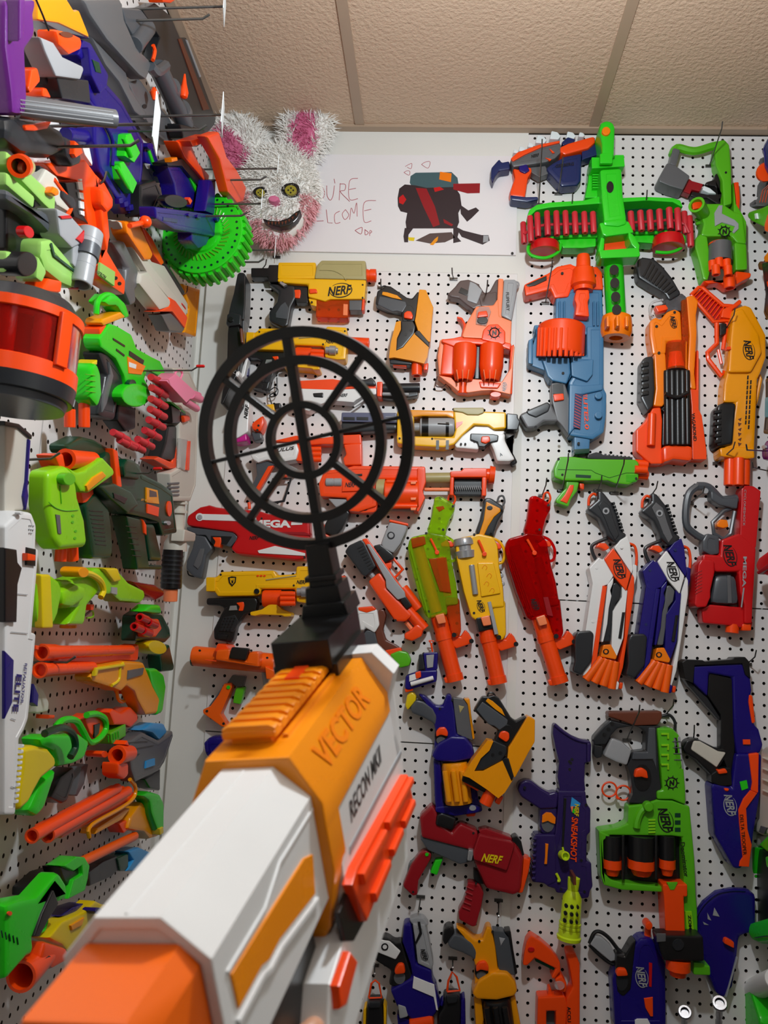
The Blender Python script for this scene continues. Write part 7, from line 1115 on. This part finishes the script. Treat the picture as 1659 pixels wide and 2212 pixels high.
# --- long display hooks on the left wall
V(0,0,1)
def hookl(tip,L,label,tag=None,cap=None,r=.0022):
    t=T('display_hook',label,'hook','long display hooks on the left wall',WL); LS[0]=1; B=WL.on(tip,L); LS[0]=.72; A=Vector((XL+.001,B.y,B.z-.006))
    d=(B-A).normalized(); P=[A,A+(B-A)*.5,B-d*.012]+([B] if tag else [B+Vector((0,0,.008))])
    vs,fs=tube_vf(P,r,8); t.add('wire',mesh('wire',vs,fs,'wire')); t.add('clip',prism_mesh('clip',[A+Vector(q) for q in ((0,-.012,-.006),(0,.012,-.006),(0,.012,.006),(0,-.012,.006))],WL.n,.004,.001,'wire'))
    if tag:
        c=B+d*.002; x=Vector((-.22,1,0)).normalized(); z=Vector((0,0,1)); w_,h_=tag; n2=x.cross(z).normalized()
        t.add('price_tag',prism_mesh('price_tag',[c+x*(sx*w_/2)+z*(sz*h_/2) for sx,sz in ((-1,-1),(1,-1),(1,1),(-1,1))],n2,.0012,0,'tag'))
    if cap: vs,fs=lathe_vf(P[-1]-d*.004,P[-1]+d*.012,[(0,r*1.3),(.1,r*1.8),(.9,r*1.8),(1,r)],10); t.add('end_cap',mesh('end_cap',vs,fs,cap))
    t.done()
for q in (((482,14),.2,'tagged display hook nearest the ceiling',(.05,.045)),((452,40),.19,'bare display hook just under the topmost tagged one',None),((478,248),.2,'tagged display hook in front of the left rabbit ear',(.05,.06)),((334,268),.2,'tagged display hook beside the grey half-pipe',(.05,.07)),((446,280),.2,'bare display hook below the dark grey blaster nose',None),((300,314),.2,'bare display hook crossing the long blue blaster',None),((598,364),.24,'tagged display hook in front of the rabbit forehead',(.04,.045)),((575,388),.23,'bare display hook in front of the rabbit eye',None),((563,440),.22,'tagged display hook in front of the rabbit muzzle',(.04,.045)),((534,466),.21,'bare display hook beside the green drum rim',None),((592,540),.24,'tagged display hook below the rabbit chin',(.03,.05)),((570,566),.22,'bare display hook above the black stock mount',None)): hookl(*q)
hookl((428,800),.17,'red-tipped display hook carrying the pink block toy',None,'rd',.0016)
hookl((128,990),.08,'short chrome hook above the lime-green pistol',None,None,.002); hookl((335,1022),.12,'short red-tipped hook over the bottle-green blaster',None,'rd',.0016); hookl((162,1430),.1,'short bent hook under the upper double barrel',None,None,.002)
# ------------------------------------------------------------------ the blaster held up in front of the camera
ga=Vector((.2186,.9612,.1683)).normalized(); gs=Vector((.9639,-.2396,.1163)); gs=(gs-ga*gs.dot(ga)).normalized(); gu=gs.cross(ga)
GO=Vector(((346-CX)/F,1,(CY-1982)/F))*.33
WA,WS,WU=RM@ga,RM@gs,RM@gu                 # along the barrel (away), to its right, up
def G(s,u,t): return CAM+RM@(GO+gs*(s/1000)+gu*(u/1000)+ga*(t/1000))
def gsec(t,n,col,poly,t0,t1,b=.0015,par=None): return t.add(n,prism_mesh(n,[G(s,u,t0) for s,u in poly],WA,(t1-t0)/1000,0,col) if b==0 else sec_mesh(n,poly,t0,t1,b,col),par)
def sec_mesh(n,poly,t0,t1,b,col):
    me=prism_mesh(n,[G(s,u,t1) for s,u in poly],-WA,(t1-t0)/1000,b,col); return me
def gside(t,n,col,poly,s0,s1,b=.001,par=None): return t.add(n,prism_mesh(n,[G(s0,u,tt) for tt,u in poly],WS,(s1-s0)/1000,b,col),par)
def gtop(t,n,col,poly,u0,u1,b=.001,par=None): return t.add(n,prism_mesh(n,[G(s,u0,tt) for s,tt in poly],WU,(u1-u0)/1000,b,col),par)
def oct_(l,tl,tr,r,top,ch,lo,bot,bi=10): return [(tl,top),(tr,top),(r,ch),(r,lo),(r-bi,bot),(l+bi,bot),(l,lo),(l,ch)]
t=T('toy_blaster','large white and orange blaster with dark side lettering held up in the foreground')
sh=gsec(t,'barrel_shroud','wh',oct_(-48.5,-30,0,18.5,0,-18,-78,-88),0,129,.0012)
gsec(t,'muzzle','mz',oct_(-43,-36,6,13,-11.7,-21,-66,-75),-42,0.5,.0018)
gside(t,'side_inset','am',[(11,-33),(104,-39),(116,-44),(110,-63),(60,-53),(46,-53),(38,-50),(12,-49.5)],17,19.6,.0006,sh)
gside(t,'side_trim','wh',[(9,-52),(38,-53),(46,-56),(60,-56),(112,-66),(112,-69),(60,-59),(46,-59),(38,-56),(9,-55)],17,20.4,.0005,sh)
gside(t,'side_trim','wh',[(9,-30),(52,-31),(76,-23),(128,-24),(128,-25.5),(76,-25),(52,-33),(9,-32)],17,19.4,.0004,sh)
gtop(t,'top_ridge','wh',[(-17,2),(-15.5,2),(-15.5,126),(-17,126)],-.6,.5,.0003,sh)
# orange collar and top shell
gsec(t,'collar','am',[(-40,5),(10,5),(24.6,-22.5),(24.6,-62),(17,-96),(12,-103),(2,-104),(-32,-104),(-47,-96),(-54.6,-62),(-54.6,-22.5)],129,152,.0015)
gsec(t,'top_shell','am',[(-40,5),(10,5),(24.8,-22.5),(24.8,-37),(-54.8,-37),(-54.8,-22.5)],130,290,.0012)
O_,X_,Y_=G(18,-9,205),(WA),None
cdir=(G(24.8,-22.5,200)-G(10,5,200)).normalized(); ndir=WA.cross(cdir).normalized()
if ndir.dot(CAM-G(18,-9,205))<0: ndir=-ndir
vs,fs,_=text_mesh('VECTOR',0,.03); t.add('shade_tinted_lettering',mesh('shade_tinted_lettering',[G(17.4,-8.7,205)+WA*(x*.105)-cdir*(y*.016)+ndir*.0007 for x,y in vs],fs,'am_shade',False))  # flat letters; the deeper orange stands in for relief shading
# white receiver below the shell
gside(t,'receiver_shell','wh',[(150,-37),(292,-37),(308,-82),(280,-146),(100,-152),(40,-230),(-10,-240),(60,-150),(98,-106),(140,-100)],-54,24,.002)
gside(t,'receiver_line','lg',[(160,-66),(304,-74),(304,-77),(158,-70)],23,24.6,.0003)
for z,(x0,x1) in enumerate(((172,250),)):
    vs,fs,_=text_mesh('RECON MKII',.2,.02); t.add('lettering',mesh('lettering',[G(24.25,-51,211)+WA*(x*.082)+WU*(y*.0125) for x,y in vs],fs,'dk',False))
gside(t,'port','bk',[(126,-102),(125,-84),(148,-84),(166,-96),(166,-116),(140,-112)],22,24.8,.0006)
gside(t,'release_button','or',[(122,-105),(131,-118),(104,-123),(95,-118),(98,-107)],22,29,.002)
rl=gside(t,'side_rail','or',[(152,-74),(293,-88),(297,-113),(230,-113),(153,-109),(138,-76)],24,30,.0015)
for q in ([(150,-77),(208,-83),(208,-89),(150,-84)],[(215,-82),(293,-90),(293,-95),(215,-88)],[(165,-99),(205,-102),(205,-107),(165,-105)],[(215,-101),(245,-103),(245,-108),(215,-106)],[(252,-102),(288,-105),(288,-110),(252,-108)]): gside(t,'rail_bar','or',q,29,34,.0015,rl)
gsec(t,'rear_shell','wh',[(-48,8.5),(18,8.5),(32,-9),(24,-30),(24,-78),(-54,-78),(-54,-30),(-62,-9)],290,308,.002)
gsec(t,'stock_cap','wh',oct_(-50,-38,6,20,-4,-18,-75,-85),307,325,.002)
gsec(t,'pump_well','bk',[(-40,-86),(9,-86),(9,-210),(-40,-210)],34,122,.002)
# top rail
rb=gsec(t,'rail_base','am',[(-33,4),(-7,4),(-8,9),(-32,9)],150,290,.0006); gsec(t,'rail_top','am',[(-37,8.5),(-4,8.5),(-4,12),(-7,13.5),(-34,13.5),(-37,12)],148,290,.0008)
for k in range(9): gsec(t,'rail_tooth','am',[(-37.5,9),(-3.5,9),(-4,14),(-8,16),(-33,16),(-37,14)],149+k*11,155+k*11,.001,rb)
gtop(t,'rail_slot','or',[(-25,225),(-15,225),(-15,247),(-25,247)],13,16.4,.0005,rb); gsec(t,'rail_side','am',[(-3,4),(1,4),(0,7),(-3,7)],156,286,.0005,rb)
t.done(G(-15,-80,150))
# --- ring sight clamped on the rail
t=T('ring_sight','black 3D-printed ring gun sight with crosshair mounted on the foreground blaster','gun sight')
gsec(t,'clamp','bk',[(-42,11),(0,11),(0,32),(-42,32)],252,332,.001); gsec(t,'clamp_foot','bk',[(-44,2),(-37,6),(-37,14),(-44,14)],254,330,.0006); gsec(t,'clamp_foot','bk',[(-4,6),(3,0),(3,14),(-4,14)],254,330,.0006)
gsec(t,'post_base','bk',[(-39,31),(-1,31),(-3,42),(-36,42)],310,345,.001); gsec(t,'post_collar','bk',[(-35,41),(-6,41),(-7,54),(-33,54)],314,342,.001); gsec(t,'post','bk',[(-31,53),(-10,53),(-11,86),(-29,86)],318,338,.001); gsec(t,'post_step','bk',[(-33,58),(-8,58),(-8,62),(-33,62)],316,340,.0006)
RC=(-19.5,164.5); TT=330
def annulus(n,ro,ri,w):
    N=72; vs=[];fs=[]
    for k in range(N):
        an=k*math.tau/N; c,s_=math.cos(an),math.sin(an)
        for r,tt in ((ro,TT-w),(ro,TT+w),(ri,TT+w),(ri,TT-w)): vs.append(G(RC[0]+r*c,RC[1]+r*s_,tt))
    for k in range(N):
        a=4*k; b=4*((k+1)%N)
        for j in range(4): fs.append((a+j,a+(j+1)%4,b+(j+1)%4,b+j))
    me=mesh(n,vs,fs,'bk',True,30); t.add(n,me)
annulus('outer_ring',84,76,4.5); annulus('middle_ring',63,56,4.5); annulus('inner_ring',29.5,24,4.5)
def spoke(n,an,r0,r1,w,dp):
    c,s_=math.cos(an),math.sin(an); P=[(RC[0]+r*c-q*s_,RC[1]+r*s_+q*c) for r,q in ((r0,-w),(r1,-w),(r1,w),(r0,w))]
    t.add(n,sec_mesh(n,P,TT-dp,TT+dp,.0006,'bk'))
spoke('crosshair',math.pi/2,-78,78,3.4,4); spoke('crosshair',.085,-78,78,1.5,3)
for k in range(4): spoke('spoke',math.pi/4+k*math.pi/2,27,79,2.6,4)
t.done(G(-20,11,290))
# --- the hand under the blaster
t=T('person','hand of a person gripping the foreground blaster from below','person')
def skin(n,pts,rad,col='skin'):
    """one continuous surface: a chain of joints with radii (mm) grown by a skin modifier"""
    me=bpy.data.meshes.new(n); V_=[];E_=[]
    idx={}
    for ch in pts:
        prev=None
        for q in ch:
            if q[:3] not in idx: idx[q[:3]]=len(V_); V_.append((q,))
            i=idx[q[:3]]
            if prev is not None: E_.append((prev,i))
            prev=i
    me.from_pydata([G(*q[0][:3]) for q in V_],E_,[]); o=bpy.data.objects.new(n,me); COL.objects.link(o)
    o.modifiers.new('skin','SKIN'); o.modifiers.new('sub','SUBSURF').levels=2
    for i,q in enumerate(V_): me.skin_vertices[0].data[i].radius=(q[0][3]/1000,)*2
    me.skin_vertices[0].data[0].use_root=True
    bpy.context.view_layer.update(); dg=bpy.context.evaluated_depsgraph_get(); m2=bpy.data.meshes.new_from_object(o.evaluated_get(dg)); bpy.data.objects.remove(o)
    m2.name=n; m2.materials.clear(); m2.materials.append(mat(col)); m2.polygons.foreach_set('use_smooth',[True]*len(m2.polygons)); return m2
W0=(-60,-165,95,24); chains=[[(-95,-330,20,36),(-80,-250,55,29),W0,(-52,-150,105,20)]]
for k in range(4):
    dz=k*17; f=1-.06*abs(k-1)
    chains.append([(-52,-150,105,20),(-50,-124-dz,84+k*2,10),(-24,-121-dz,70+k*2,9.5),(4,-120-dz,70+k*2,9.2),(17,-121-dz,80*f+k*2,8.8),(17,-122-dz,97*f,7.8)])
chains.append([(-52,-150,105,20),(-60,-122,122,11),(-52,-108,138,9.5),(-44,-104,150,8)])
t.add('hand',skin('hand',chains,None)); t.done(G(-60,-200,60))
